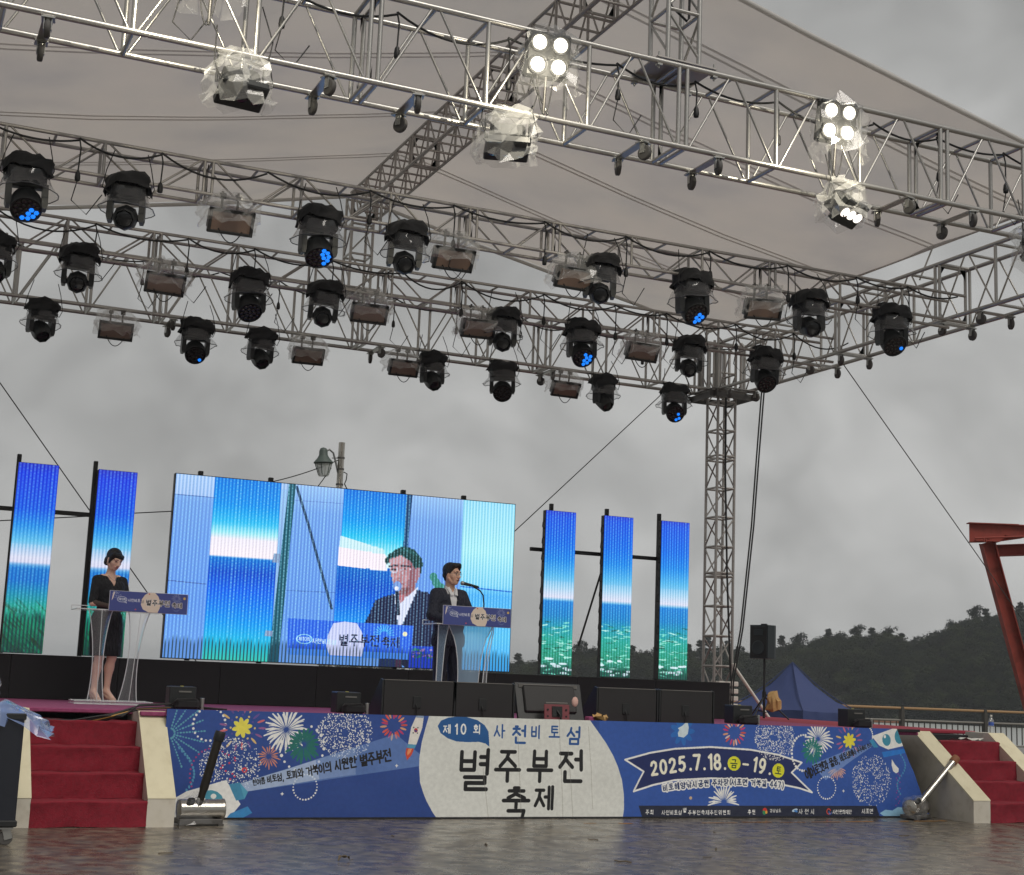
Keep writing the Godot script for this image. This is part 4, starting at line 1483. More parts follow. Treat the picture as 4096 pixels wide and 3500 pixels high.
func led_rows() -> void:
	var W := [
		[.0, .02, 6.1, "front lighting bar", [["W", 1.01], ["B", 1.95], ["F", 2.96], ["W", 3.89], ["B", 4.85], ["F", 5.37], ["F", 6.82], ["B", 7.16], ["W", 8.35], ["F", 9.3], ["B", 9.97], ["W", 11.2]]],
		[.0, -2.73, 6.1, "second lighting bar", [["B", .95], ["B", 1.86], ["F", 2.85], ["W", 3.84], ["B", 4.79], ["F", 5.36], ["F", 6.81], ["B", 7.18], ["W", 8.32], ["F", 9.22], ["B", 9.97], ["W", 11.22]]],
		[.0, -5.87, 6.17, "back truss", [["B", 1.8], ["F", 2.77], ["W", 3.87], ["B", 4.8], ["F", 5.47], ["F", 6.93], ["B", 7.4], ["W", 8.55], ["F", 9.62], ["B", 10.29], ["W", 11.58]]]]
	var made := {}
	var names_ := {"B": "black moving head spotlight in rain hood", "W": "round black wash light in rain hood", "F": "plastic wrapped rectangular flood light"}
	var groups := {"B": "moving head spotlights on the trusses", "W": "round wash lights on the trusses", "F": "plastic wrapped flood lights on the trusses"}
	var num := 0
	for row in W:
		var count := {"B": 0, "W": 0, "F": 0}
		var total := {"B": 0, "W": 0, "F": 0}
		for e in row[4]:
			total[e[0]] += 1
		for e in row[4]:
			var kd: String = e[0]
			count[kd] += 1
			num += 1
			var lab := "%s on the %s, %s from left" % [names_[kd], row[3], ordn(count[kd] - 1)]
			var variant := kd + str(num % 3)
			var at := Vector3(e[1], row[2], row[1])
			if not made.has(variant):
				if kd == "F":
					made[variant] = flood(lab, groups[kd], num * 7)
				else:
					made[variant] = moving_head(kd, lab, groups[kd], num * 7, [.55, .75, .4][num % 3] if kd == "B" else [.75, .95, .6][num % 3], [.0, .25, -.2][num % 3] if kd == "B" else [-.1, .1, -.25][num % 3])
				made[variant].position = at
			else:
				made[variant] = dup(made[variant], at, 0, lab)
			var o: Node3D = made[variant]
			o.rotation = Vector3(rng.randf_range(-.05, .05), rng.randf_range(-.16, .1), rng.randf_range(-.04, .04))
			if kd == "W":
				var lit: Array = {0: [1, 2, 8, 9, 10, 7], 3: [1, 6, 7, 8, 18, 17, 16], 8: [1, 2, 7, 8, 9], 11: [7]}.get(num - 1, [] if num < 13 else ([1, 2, 6, 7, 8, 9, 18] if num == 21 else [8] if num in [15, 27] else [1, 8, 9] if num == 35 else []))
				var k := 0
				for c in o.get_children():
					if String(c.name).begins_with("led_cell"):
						c.material_override = M.cell_blue if k in lit else M.cell_dark
						k += 1
	# white blinders standing on the front truss, wrapped in plastic
	var bl := [[2.0, "bright white four cell lamp on the front truss, cut off by the picture's top edge"], [4.92, "bright white four cell lamp in a plastic bag, near the middle of the front truss"], [7.97, "bright white four cell lamp in a plastic bag, rightmost on the front truss"]]
	for i in 3:
		var o := thing("blinder_light", bl[i][1], "stage light", Vector3(bl[i][0], 6.75 if i else 6.9, 3.3), -.12, "bright white lamps on the front truss")
		var B := Basis(Vector3.RIGHT, .2)
		var g := Geo.new()
		g.box(B * Vector3(0, 0, -.06), Vector3(.4, .4, .1), B, .02)
		part("housing", g, M.black_plastic, o)
		for q in 4:
			var c := Vector3((-.095 if q % 2 == 0 else .095), (.095 if q < 2 else -.095), 0)
			var T := Transform3D(B * Basis(Vector3.RIGHT, Vector3.BACK, Vector3.DOWN), B * c)
			g = Geo.new()
			g.lathe([Vector2(.03, -.03), Vector2(.066, .0), Vector2(.068, .018), Vector2(.083, .03), Vector2(.088, .02)], T, 20, false, true, false)
			part("reflector", g, M.black_plastic, o)
			g = Geo.new()
			g.lathe([Vector2(.064, .014), Vector2(.045, .026), Vector2(.001, .032)], T, 20, false, false, false)
			part("lamp", g, M.lamp_white, o)
		part("plastic_cover", bag(Vector3(0, -.06, .0), Vector3(.5, .62, .42), .045, 60 + i), M.plastic_thin, o)
		g = Geo.new()
		g.path(catenary(Vector3(-.1, -.2, 0), Vector3(.05, -.2, 0), .35, 10), .006, 5)
		part("lead", g, M.cable, o)
		g = Geo.new()
		g.tube(Vector3(0, -.18, -.06), Vector3(0, -.5, -.1), .014, 8)
		part("stand_bar", g, M.dark_alum, o)
		var s := SpotLight3D.new()
		s.name = "white_lamp_light" + str(i)
		s.light_color = Color(1, .96, .86)
		s.light_energy = 2.0
		s.spot_angle = 62
		s.spot_range = 40
		s.spot_attenuation = 2
		s.light_size = .01
		s.shadow_enabled = true
		add_child(s)
		s.position = o.position + Vector3(-.2, -.2, .62)
		s.rotation = Vector3(-.35, -.12, 0)
	# lamps slung under the front truss
	var pr := [[2.29, "black lamp in a torn clear bag under the front truss, leftmost of the four"], [4.6, "black lamp in a clear bag under the front truss, next to the middle"], [8.07, "black lamp in a clear bag with a white glow below, under the front truss"], [10.5, "black lamp in clear plastic at the right edge of the picture"]]
	for i in 4:
		var o := thing("hanging_lamp", pr[i][1], "stage light", Vector3(pr[i][0], 6.18, 3.2), [0.1, -.3, .4, .0][i], "lamps slung under the front truss")
		var B := Basis(Vector3.RIGHT, [-.5, -.35, -.7, -.5][i])
		var g := Geo.new()
		g.box(Vector3(0, -.2, .0), Vector3(.3, .17, .2), B, .03)
		part("housing", g, M.black_plastic, o)
		g = Geo.new()
		g.box(B * Vector3(0, -.13, 0) + Vector3(0, -.2, 0), Vector3(.38, .08, .26), B, .012)
		part("lamp_head", g, M.black_plastic, o)
		g = Geo.new()
		for q in 3:
			g.lathe([Vector2(.05, 0), Vector2(.045, -.014), Vector2(.001, -.02)], Transform3D(B, B * Vector3((q - 1) * .115, -.17, .0) + Vector3(0, -.2, 0)), 14, false, false, false)
		part("lens", g, M.lamp_soft if i == 2 else M.lens, o)
		g = Geo.new()
		g.path([Vector3(-.19, -.24, 0), Vector3(-.19, -.02, 0), Vector3(.19, -.02, 0), Vector3(.19, -.24, 0)], .012, 6)
		part("bracket", g, M.black_plastic, o)
		part("plastic_cover", bag(Vector3(0, -.17, 0), [Vector3(.46, .42, .34), Vector3(.5, .46, .36), Vector3(.46, .42, .4), Vector3(.44, .5, .36)][i], .055, 80 + i), M.plastic, o)
		g = Geo.new()
		g.path([Vector3(-.2, .25, -.05), Vector3(-.23, -.1, .05), Vector3(-.17, -.27, .1), Vector3(-.12, -.38, .1), Vector3(-.06, -.35, .1)], .006, 5)
		part("lead", g, M.cable, o)
		g = Geo.new()
		g.path([Vector3(.16, .5, -.05), Vector3(.25, .2, .0), Vector3(.2, .02, .08), Vector3(.26, -.2, .05), Vector3(.18, -.24, .05)], .006, 5)
		part("lead", g, M.cable, o)

func cables() -> void:
	rng.seed = 77
	var rows := [[6.4, .05, "black power cable looped along the front lighting bar", .6, 12.2], [6.4, -2.7, "black power cable looped along the second lighting bar", .9, 12.2], [6.92, -5.82, "black power cable looped along the back truss", 1.3, 12.0], [6.9, 3.1, "black power cable looped along the front truss", .6, 12.4]]
	for r in rows:
		var o := thing("power_cable", r[2], "cable", Vector3(0, r[0], r[1]), 0, "cables looped along the trusses")
		var x: float = r[3]
		while x < r[4]:
			var dx := rng.randf_range(.75, 1.2)
			var g := Geo.new()
			g.path(catenary(Vector3(x, .02, 0), Vector3(x + dx, .0, 0), rng.randf_range(.04, .16), 10), .0105, 6)
			part("cable_loop", g, M.cable, o)
			if rng.randf() < .85:
				g = Geo.new()
				var l := rng.randf_range(.2, .38)
				g.path([Vector3(x, .02, 0), Vector3(x + .02, -.08, .01), Vector3(x + .01, -l, .02)], .008, 5)
				var d := part("drop_lead", g, M.cable, o)
				g = Geo.new()
				g.lathe([Vector2(.012, .0), Vector2(.022, -.02), Vector2(.028, -.07), Vector2(.024, -.1), Vector2(.012, -.105)], Transform3D(Basis(), Vector3(x + .01, -l, .02)), 8)
				part("plug", g, M.cable, d)
				if rng.randf() < .6:
					g = Geo.new()
					g.path([Vector3(x + .01, -l - .1, .02), Vector3(x - .03, -l - .3, .02), Vector3(x + .12, -l - .42, .02), Vector3(x + .25, -l - .2, .02)], .006, 5)
					part("lamp_lead", g, M.cable, d)
			x += dx
	# long cables hanging down at the tower and guy ropes
	var wires := [
		["signal_cable", "thin cable strung between the left narrow panels and the big screen", "cable", .007, [Vector3(1.2, 2.98, -3.66), Vector3(1.95, 3.08, -3.66), Vector3(2.4, 3.14, -3.66), Vector3(2.85, 3.21, -3.66), Vector3(3.3, 3.27, -3.66)], M.cable],
		["hanging_cable", "pair of thick black cables hanging from the roof corner beside the tower", "cable", .013, [Vector3(13.07, 6.26, -5.6), Vector3(12.98, 5.1, -5.6), Vector3(12.9, 4.0, -5.6), Vector3(12.72, 2.35, -5.6), Vector3(12.56, 1.5, -5.6), Vector3(12.55, .9, -5.6)], M.cable],
		["hanging_cable", "thick black cable running down the tower's face", "cable", .016, [Vector3(12.53, 6.2, -5.83), Vector3(12.54, 4.8, -5.83), Vector3(12.6, 3.2, -5.83), Vector3(12.66, 2.1, -5.83), Vector3(12.72, 1.2, -5.83), Vector3(12.7, .6, -5.83)], M.cable],
		["guy_rope", "thin guy rope slanting down behind the two left narrow panels", "rope", .008, [Vector3(-.42, 7.05, -6.6), Vector3(1.4, 5.14, -6.6), Vector3(3.6, 2.42, -6.6), Vector3(4.6, 1.2, -6.6)], M.rope],
		["guy_rope", "thin guy rope slanting up to the back truss right of the big screen", "rope", .008, [Vector3(12.4, 6.85, -6.6), Vector3(11.68, 6.11, -6.6), Vector3(9.18, 3.7, -6.6), Vector3(7.6, 2.2, -6.6)], M.rope],
		["guy_rope", "thin guy rope running from the roof's right side down towards the red gantry", "rope", .008, [Vector3(12.87, 6.19, -3.15), Vector3(23.0, .02, -7.46)], M.rope]]
	for w in wires:
		var pts: Array = w[4]
		var a: Vector3 = pts[0]
		var q := []
		for p in pts:
			q.append(p - a)
		var g := Geo.new()
		g.path(q, w[3], 6)
		if w[1].begins_with("pair"):
			var q2 := []
			for p in q:
				q2.append(p + Vector3(.035 + .02 * p.y * .1, 0, .02))
			g.path(q2, w[3], 6)
		var c := part(w[0], g, w[5], self)
		c.position = a
		tag(c, w[1], w[2], "guy ropes of the stage roof" if w[0] == "guy_rope" else "")

# ---------------------------------------------------------------- stage, stairs and what stands on them
const FLOOR := .985

func build_stage() -> void:
	var o := thing("stage_platform", "low wide stage platform covered with pink carpet", "stage", Vector3(5.6, 0, -3.0))
	var g := Geo.new()
	g.box(Vector3(2.0, .48, -.35), Vector3(11.0, .92, 5.2))     # x 2.1 .. 13.1
	g.box(Vector3(-5.65, .48, -.62), Vector3(4.3, .92, 4.2))
	part("deck_frame", g, M.black_wood, o)
	g = Geo.new()
	g.box(Vector3(1.47, FLOOR - .02, -.12), Vector3(9.16, .04, 6.1), Basis(), .008)   # x 2.49..11.65, z -6.2..-.07
	part("carpet", g, M.pink, o)
	g = Geo.new()
	g.box(Vector3(-4.575, FLOOR - .02, -.35), Vector3(2.93, .04, 5.75), Basis(), .008)
	part("carpet", g, M.pink, o)
	g = Geo.new()
	g.box(Vector3(6.95, FLOOR - .022, -.6), Vector3(1.78, .04, 5.0), Basis(), .008)   # red end, right
	part("carpet", g, M.red_floor, o)
	# black riser that carries the screens
	o = thing("screen_riser", "long black riser along the back of the stage under the video screens", "platform", Vector3(5.6, FLOOR, -3.75))
	for i in 9:
		g = Geo.new()
		g.box(Vector3(-4.6 + i * 1.2, .252, -.25), Vector3(1.196, .5, 1.0), Basis(), .006)
		part("riser_block", g, M.black_cloth, o)

func stairs(label: String, x0: float, x1: float, wl: float, wr: float, zt: float) -> void:
	# side walls x0-wl..x0 and x1..x1+wr, red treads between
	var o := thing("stage_stairs", label, "stairs", Vector3((x0 + x1) * .5, 0, 0), 0, "red stairs at both ends of the stage")
	var cx := (x0 + x1) * .5
	var TT := Transform3D(Basis(Vector3(0, 0, -1), Vector3.UP, Vector3.RIGHT), Vector3.ZERO)   # xy of the outline become -z, y; depth becomes x
	for s in 2:
		var a := (x0 - wl if s == 0 else x1) - cx
		var b := (x0 if s == 0 else x1 + wr) - cx
		var g := Geo.new()
		g.prism(v2([-.65, 0, .8, 0, .8, .985, zt, .985, -.64, .262, -.65, .25]), a, b, TT)
		part("side_wall", g, M.cream_wall, o)
		g = Geo.new()   # worn edges of the boards
		g.prism(v2([-.655, .25, -.647, .262, zt - .005, .989, zt, .982, -.64, .24]), a - .003, b + .003, TT)
		part("wall_cap", g, M.cream_cap, o)
	var f := FastNoiseLite.new()
	f.seed = int(x0 * 10)
	f.frequency = 1.6
	for i in 4:   # carpet draped over each step
		var rows := []
		var zf := .645 - i * .28
		var yb := i * .22
		var prof := [[zf + .004, yb + .004], [zf + .002, yb + .06], [zf, yb + .13], [zf + .004, yb + .19], [zf + .012, yb + .212], [zf + .004, yb + .222], [zf - .03, yb + .224], [zf - .15, yb + .22], [zf - .27, yb + .22], [zf - .285, yb + .226]]
		for q in prof:
			var row := PackedVector3Array()
			for k in 25:
				var x := lerpf(x0, x1, k / 24.0) - cx
				row.append(Vector3(x, q[1] + f.get_noise_2d(x * 1.5, q[0] * 3 + 4) * .012, q[0] + f.get_noise_2d(x * 1.8 + i * 7, q[1] * 3.5) * .022))
			rows.append(row)
		var g := Geo.new()
		g.sheet(rows)
		part("carpet_step", g, M.red_carpet, o)
	var g := Geo.new()
	g.box(Vector3(0, .42, -.62), Vector3(x1 - x0 - .01, .84, .2))
	part("back_board", g, M.black_wood, o)

func jet(label: String, at: Vector3, turn: float, lean: Vector3, length: float) -> void:
	var o := thing("foam_jet_machine", label, "stage machine", at, turn, "jet machines at the stage corners")
	var g := Geo.new()
	g.box(Vector3(0, .035, .05), Vector3(.4, .05, .04), Basis(), .006)
	g.box(Vector3(0, .035, -.12), Vector3(.4, .05, .04), Basis(), .006)
	for s in [-1, 1]:
		g.box(Vector3(s * .18, .035, -.035), Vector3(.04, .04, .2), Basis(), .006)
		g.box(Vector3(s * .18, .01, .06), Vector3(.05, .02, .05))
	part("base_frame", g, M.dark_alum, o)
	g = Geo.new()
	var T := Transform3D(Basis(Vector3.UP, Vector3.RIGHT, Vector3.FORWARD), Vector3(0, .14, -.03))
	g.lathe([Vector2(.03, -.2), Vector2(.085, -.195), Vector2(.09, -.18), Vector2(.09, .2), Vector2(.094, .205), Vector2(.094, .225), Vector2(.086, .228), Vector2(.07, .215)], T, 24)
	part("steel_drum", g, M.steel, o)
	g = Geo.new()
	g.lathe([Vector2(.001, .216), Vector2(.07, .214)], T, 20, false, false, false)
	part("drum_mouth", g, M.black_plastic, o)
	g = Geo.new()
	g.box(Vector3(-.1, .22, .05), Vector3(.07, .06, .05), Basis(Vector3.UP, .3), .015)
	part("knob", g, M.black_plastic, o)
	var p0 := Vector3(-.02, .18, .02)
	var d := lean.normalized()
	g = Geo.new()
	var TB := Transform3D(Basis(d.cross(Vector3.BACK).normalized(), d, Vector3.BACK).orthonormalized(), p0)
	g.lathe([Vector2(.026, -.02), Vector2(.033, .0), Vector2(.033, .12), Vector2(.041, .16), Vector2(.041, length - .06)], TB, 14)
	part("barrel", g, M.gunmetal if lean.x < .4 else M.steel, o)
	g = Geo.new()
	g.lathe([Vector2(.042, length - .09), Vector2(.05, length - .085), Vector2(.05, length - .03), Vector2(.047, length), Vector2(.04, length), Vector2(.037, length - .05), Vector2(.001, length - .06)], TB, 18)
	part("barrel_mouth", g, M.black_plastic if lean.x < .4 else M.rust, o)
	g = Geo.new()
	g.box(p0 + Vector3(0, .02, .0), Vector3(.06, .1, .06), Basis(Vector3.UP, .2), .01)
	g.tube(p0 + Vector3(-.04, .05, 0), p0 + Vector3(.05, .05, 0), .018, 8)
	part("swivel_joint", g, M.zinc, o)
	part("plastic_wrap", bag(Vector3(-.06, .16, -.02), Vector3(.3, .23, .24), .03, int(at.x * 9)), M.plastic_thin, o)

func small_box(label: String, at: Vector3) -> void:
	var o := thing("stage_effect_box", label, "stage machine", at, .0, "small black boxes on the stage lip")
	var g := Geo.new()
	g.box(Vector3(0, .115, -.1), Vector3(.26, .21, .2), Basis(), .008)
	part("cabinet", g, M.black_plastic, o)
	g = Geo.new()
	g.box(Vector3(.02, .172, .003), Vector3(.12, .014, .01))
	part("slot_handle", g, M.grey_plastic, o)
	g = Geo.new()
	g.box(Vector3(0, .222, -.08), Vector3(.03, .008, .02))
	part("top_catch", g, M.yellow_tape, o)
	g = Geo.new()
	g.box(Vector3(.03, .055, .07), Vector3(.24, .11, .1), Basis(), .03)
	part("front_lamp", g, M.black_cloth, o)
	g = Geo.new()
	g.lathe([Vector2(.02, 0), Vector2(.022, .11), Vector2(.024, .112), Vector2(.024, .116), Vector2(.018, .116)], Transform3D(Basis(), Vector3(.185, .0, .03)), 16)
	part("silver_can", g, M.zinc, o)
	g = Geo.new()
	g.path([Vector3(-.12, .05, .06), Vector3(-.08, .09, .13), Vector3(.02, .11, .13), Vector3(.12, .1, .1), Vector3(.17, .02, .06)], .005, 5)
	part("lead", g, M.cable, o)

func wedge(label: String, at: Vector3, w: float, h: float, turn: float) -> void:
	var o := thing("stage_monitor_speaker", label, "speaker", at, turn, "wedge monitor speakers along the stage lip")
	var TT := Transform3D(Basis(Vector3(0, 0, -1), Vector3.UP, Vector3.RIGHT), Vector3.ZERO)
	var g := Geo.new()
	g.prism(v2([0, 0, .42, 0, .4, .06, .05, h, 0, h - .012]), -w * .5 + .018, w * .5 - .018, TT)
	part("cabinet", g, M.black_paint, o)
	for s in [-1, 1]:
		g = Geo.new()
		g.prism(v2([-.006, -.0, .43, 0, .41, .07, .055, h + .008, -.006, h - .006]), s * w * .5 - .009, s * w * .5 + .009, TT)
		part("end_cheek", g, M.black_plastic, o)
	g = Geo.new()
	g.box(Vector3(0, h - .004, -.03), Vector3(w - .04, .008, .05), Basis(), .002)
	part("top_edge", g, M.grey_plastic, o)
	g = Geo.new()
	g.box(Vector3(-.02, .16, .004), Vector3(.09, .12, .012), Basis(), .004)
	part("socket_plate", g, M.black_plastic, o)
	g = Geo.new()
	g.path([Vector3(-.03, .14, .01), Vector3(-.025, .1, .03), Vector3(-.02, .03, .025), Vector3(.06, .005, .05)], .007, 5)
	part("lead", g, M.cable, o)

func build_stage_front() -> void:
	small_box("small black box with silver can on the stage lip, left of the lectern woman's feet", Vector3(2.93, FLOOR + .02, -.35))
	small_box("small black box with silver can on the stage lip, between rocket print and firework print", Vector3(4.62, FLOOR + .02, -.35))
	small_box("small black box with silver can, between the wedge monitors and speaker stand", Vector3(9.36, FLOOR + .02, -.35))
	small_box("small black box with silver can at the right, in front of the railing", Vector3(10.96, FLOOR + .02, -.35))
	wedge("black wedge monitor below the man's lectern, leftmost of the four", Vector3(5.36, FLOOR, -.3), .8, .385, .0)
	wedge("black wedge monitor under the man's lectern, second from the left", Vector3(6.1, FLOOR, -.3), .68, .385, .0)
	wedge("black wedge monitor just right of the tilted screen's back", Vector3(7.82, FLOOR, -.3), .76, .385, .0)
	wedge("black wedge monitor at the right end of the row of four", Vector3(8.58, FLOOR, -.3), .7, .385, .0)
	# prompter screen seen from behind
	var o := thing("prompter_screen", "black flat screen leaning back on the stage lip, its back to us", "screen", Vector3(6.92, FLOOR, -.36))
	var B := Basis(Vector3.RIGHT, -.35)
	var g := Geo.new()
	g.box(B * Vector3(0, .22, 0), Vector3(.8, .42, .03), B, .008)
	part("bezel", g, M.black_plastic, o)
	g = Geo.new()
	g.box(B * Vector3(0, .24, .025), Vector3(.62, .3, .04), B, .016)
	part("back_shell", g, M.black_paint, o)
	for i in 3:
		g = Geo.new()
		g.box(B * Vector3(0, .4 - i * .014, .02), Vector3(.7, .006, .012), B)
		part("vent_slot", g, M.grey_plastic, o)
	g = Geo.new()
	g.box(Vector3(0, .1, .13), Vector3(.3, .17, .012), Basis(Vector3.RIGHT, -.1), .004)
	part("mount_plate", g, M.mount_red, o)
	g = Geo.new()
	g.box(Vector3(0, .11, .14), Vector3(.12, .11, .01), Basis(Vector3.RIGHT, -.1))
	for s in [-1, 1]:
		for y in [.06, .13]:
			g.tube(Vector3(s * .11, y, .135), Vector3(s * .11, y, .143), .011, 8)
	part("mount_recess", g, M.black_plastic, o)
	g = Geo.new()
	g.box(Vector3(0, .2, .11), Vector3(.26, .014, .03), Basis(), .003)
	part("mount_shelf", g, M.grey_plastic, o)
	g = Geo.new()
	g.path([Vector3(0, .12, .14), Vector3(.02, .07, .18), Vector3(.04, .0, .17)], .012, 6)
	part("lead", g, M.cable, o)
	g = Geo.new()
	g.ball(Vector3.ZERO, Vector3(.04, .055, .02), 10)
	var tg := part("paper_tag", g, M.skin_paper, self)
	tg.position = Vector3(7.12, FLOOR + .22, -.2)
	tag(tg, "pale pinkish tag stuck on the back of the tilted screen", "tag")
	g = Geo.new()
	g.rings(crumple([Pic_ring(.02, 0.0), Pic_ring(.06, .02), Pic_ring(.075, .05), Pic_ring(.05, .08), Pic_ring(.01, .09)], .05, 5), true, false, false, true)
	var bg := part("crumpled_bag", g, M.tan_bag, self)
	bg.position = Vector3(7.4, FLOOR, -.14)
	tag(bg, "crumpled tan paper bag on the stage lip beside the tilted screen", "bag")
	g = Geo.new()
	g.box(Vector3(0, .035, 0), Vector3(.09, .07, .08), Basis(Vector3.UP, .3), .01)
	var pk := part("pink_packet", g, M.pink, self)
	pk.position = Vector3(7.27, FLOOR + .001, -.13)
	tag(pk, "small pink packet on the stage lip next to the tan bag", "packet")
	# bundle of cables over the left corner of the stage
	rng.seed = 12
	o = thing("cable_bundle", "bundle of black cables trailing over the stage corner by the left stairs", "cable", Vector3(2.6, FLOOR, -.3))
	for i in 7:
		g = Geo.new()
		var y := rng.randf_range(-.02, .03)
		g.path([Vector3(.5 + rng.randf() * .3, .03, -.1), Vector3(.2, .05 + y, .0), Vector3(-.1, .03 + y, .05), Vector3(-.25 - i * .03, -.05, .1), Vector3(-.45 - i * .06, -.11 - rng.randf() * .05, .05), Vector3(-.9 - i * .05, -.1, .0)], .009, 6)
		part("cable_strand", g, M.yellow_cable if i == 3 else M.cable, o)

func Pic_ring(r: float, y: float) -> PackedVector3Array:
	var o := PackedVector3Array()
	for j in 14:
		o.append(Vector3(cos(TAU * j / 14) * r * 1.3, y, sin(TAU * j / 14) * r))
	return o

func acrylic_column(o: Node3D, x: float, bot0: float, bot1: float, top0: float, top1: float, waist: float, h: float) -> void:
	# a bowed clear sheet with bright edges and a fold line
	var rows := []
	var e0 := []
	var e1 := []
	var mid := []
	for i in 17:
		var t := i / 16.0
		var k := pow(sin(PI * clampf(t * .92 + .08, 0, 1)), .8)
		var a := lerpf(bot0, top0, t) + waist * k
		var b := lerpf(bot1, top1, t) - waist * k
		var row := PackedVector3Array()
		for j in 9:
			var s := j / 8.0
			row.append(Vector3(x + lerpf(a, b, s), .035 + (h - .035) * t, -.05 + .1 * sin(PI * s)))
		rows.append(row)
		e0.append(row[0])
		e1.append(row[8])
		mid.append(row[4])
	var g := Geo.new()
	g.sheet(rows)
	var c := part("clear_column", g, M.acrylic, o)
	g = Geo.new()
	g.path(e0, .0055, 6)
	g.path(e1, .0055, 6)
	g.path(mid, .004, 6)
	part("polished_edge", g, M.acrylic_edge, c)

func lectern_sign_print() -> StandardMaterial3D:
	var p := Pic.new(840, 220, rgb(62, 74, 142))
	p.T = Transform2D(Vector2(1000, 0), Vector2(0, -1000), Vector2(420, 110))
	rng.seed = 21
	for k in 60:
		p.disc(Vector2(rng.randf_range(-.4, -.3), rng.randf_range(.03, .1)), Vector2.ONE * .003, rgb(170, 180, 210), 0, 6)
	burst(p, Vector2(.3, .06), .01, .06, 13, .006, rgb(150, 160, 200))
	dotring(p, Vector2(.3, -.04), .04, 16, .004, rgb(130, 150, 200))
	p.poly(v2([-.385, .1, -.37, .1, -.385, .03, -.4, .0, -.395, .05]), rgb(226, 214, 206))
	p.poly(v2([-.0, -.11, -.06, -.08, -.085, -.03, -.08, .03, -.05, .08, -.01, .11, .06, .11, .1, .07, .125, .0, .12, -.06, .1, -.11]), rgb(222, 206, 190))
	p.poly(Pic.arc(Vector2(-.29, .02), Vector2(.052, .03), 0, TAU, 20), rgb(60, 78, 140))
	p.stroke(Pic.arc(Vector2(-.29, .02), Vector2(.052, .03), 0, TAU, 20) + v2([-.25, -.0, -.24, -.02, -.27, -.008]), .005, rgb(210, 214, 230))
	p.text("제10회", Vector2(-.328, .008), Vector2.RIGHT, .026, .14, rgb(226, 228, 236), -1, 1.0)
	p.text("사천비토", Vector2(-.225, -.002), Vector2.RIGHT, .033, .14, rgb(214, 218, 232), -1, 1.02)
	p.text("섬", Vector2(-.085, -.01), Vector2.RIGHT, .034, .12, rgb(120, 112, 120))
	for pass_ in 2:
		var wd := .3 if pass_ == 0 else .14
		var c := rgb(226, 222, 220) if pass_ == 0 else rgb(24, 20, 26)
		p.text("별주부전", Vector2(-.03, -.03), Vector2(1, -.02), .062, wd, c, -1, 1.08)
		p.text("축제", Vector2(.255, -.045), Vector2(1, .02), .052, wd, c, -1, 1.08)
	p.disc(Vector2(.385, .065), Vector2(.014, .014), rgb(214, 180, 90))
	p.disc(Vector2(-.0, .095), Vector2(.008, .008), rgb(200, 90, 90))
	p.disc(Vector2(-.14, -.085), Vector2(.01, .008), rgb(190, 80, 110))
	p.im.generate_mipmaps()
	var m := mat("lectern_print", Color.WHITE, .5)
	m.albedo_texture = ImageTexture.create_from_image(p.im)
	return m

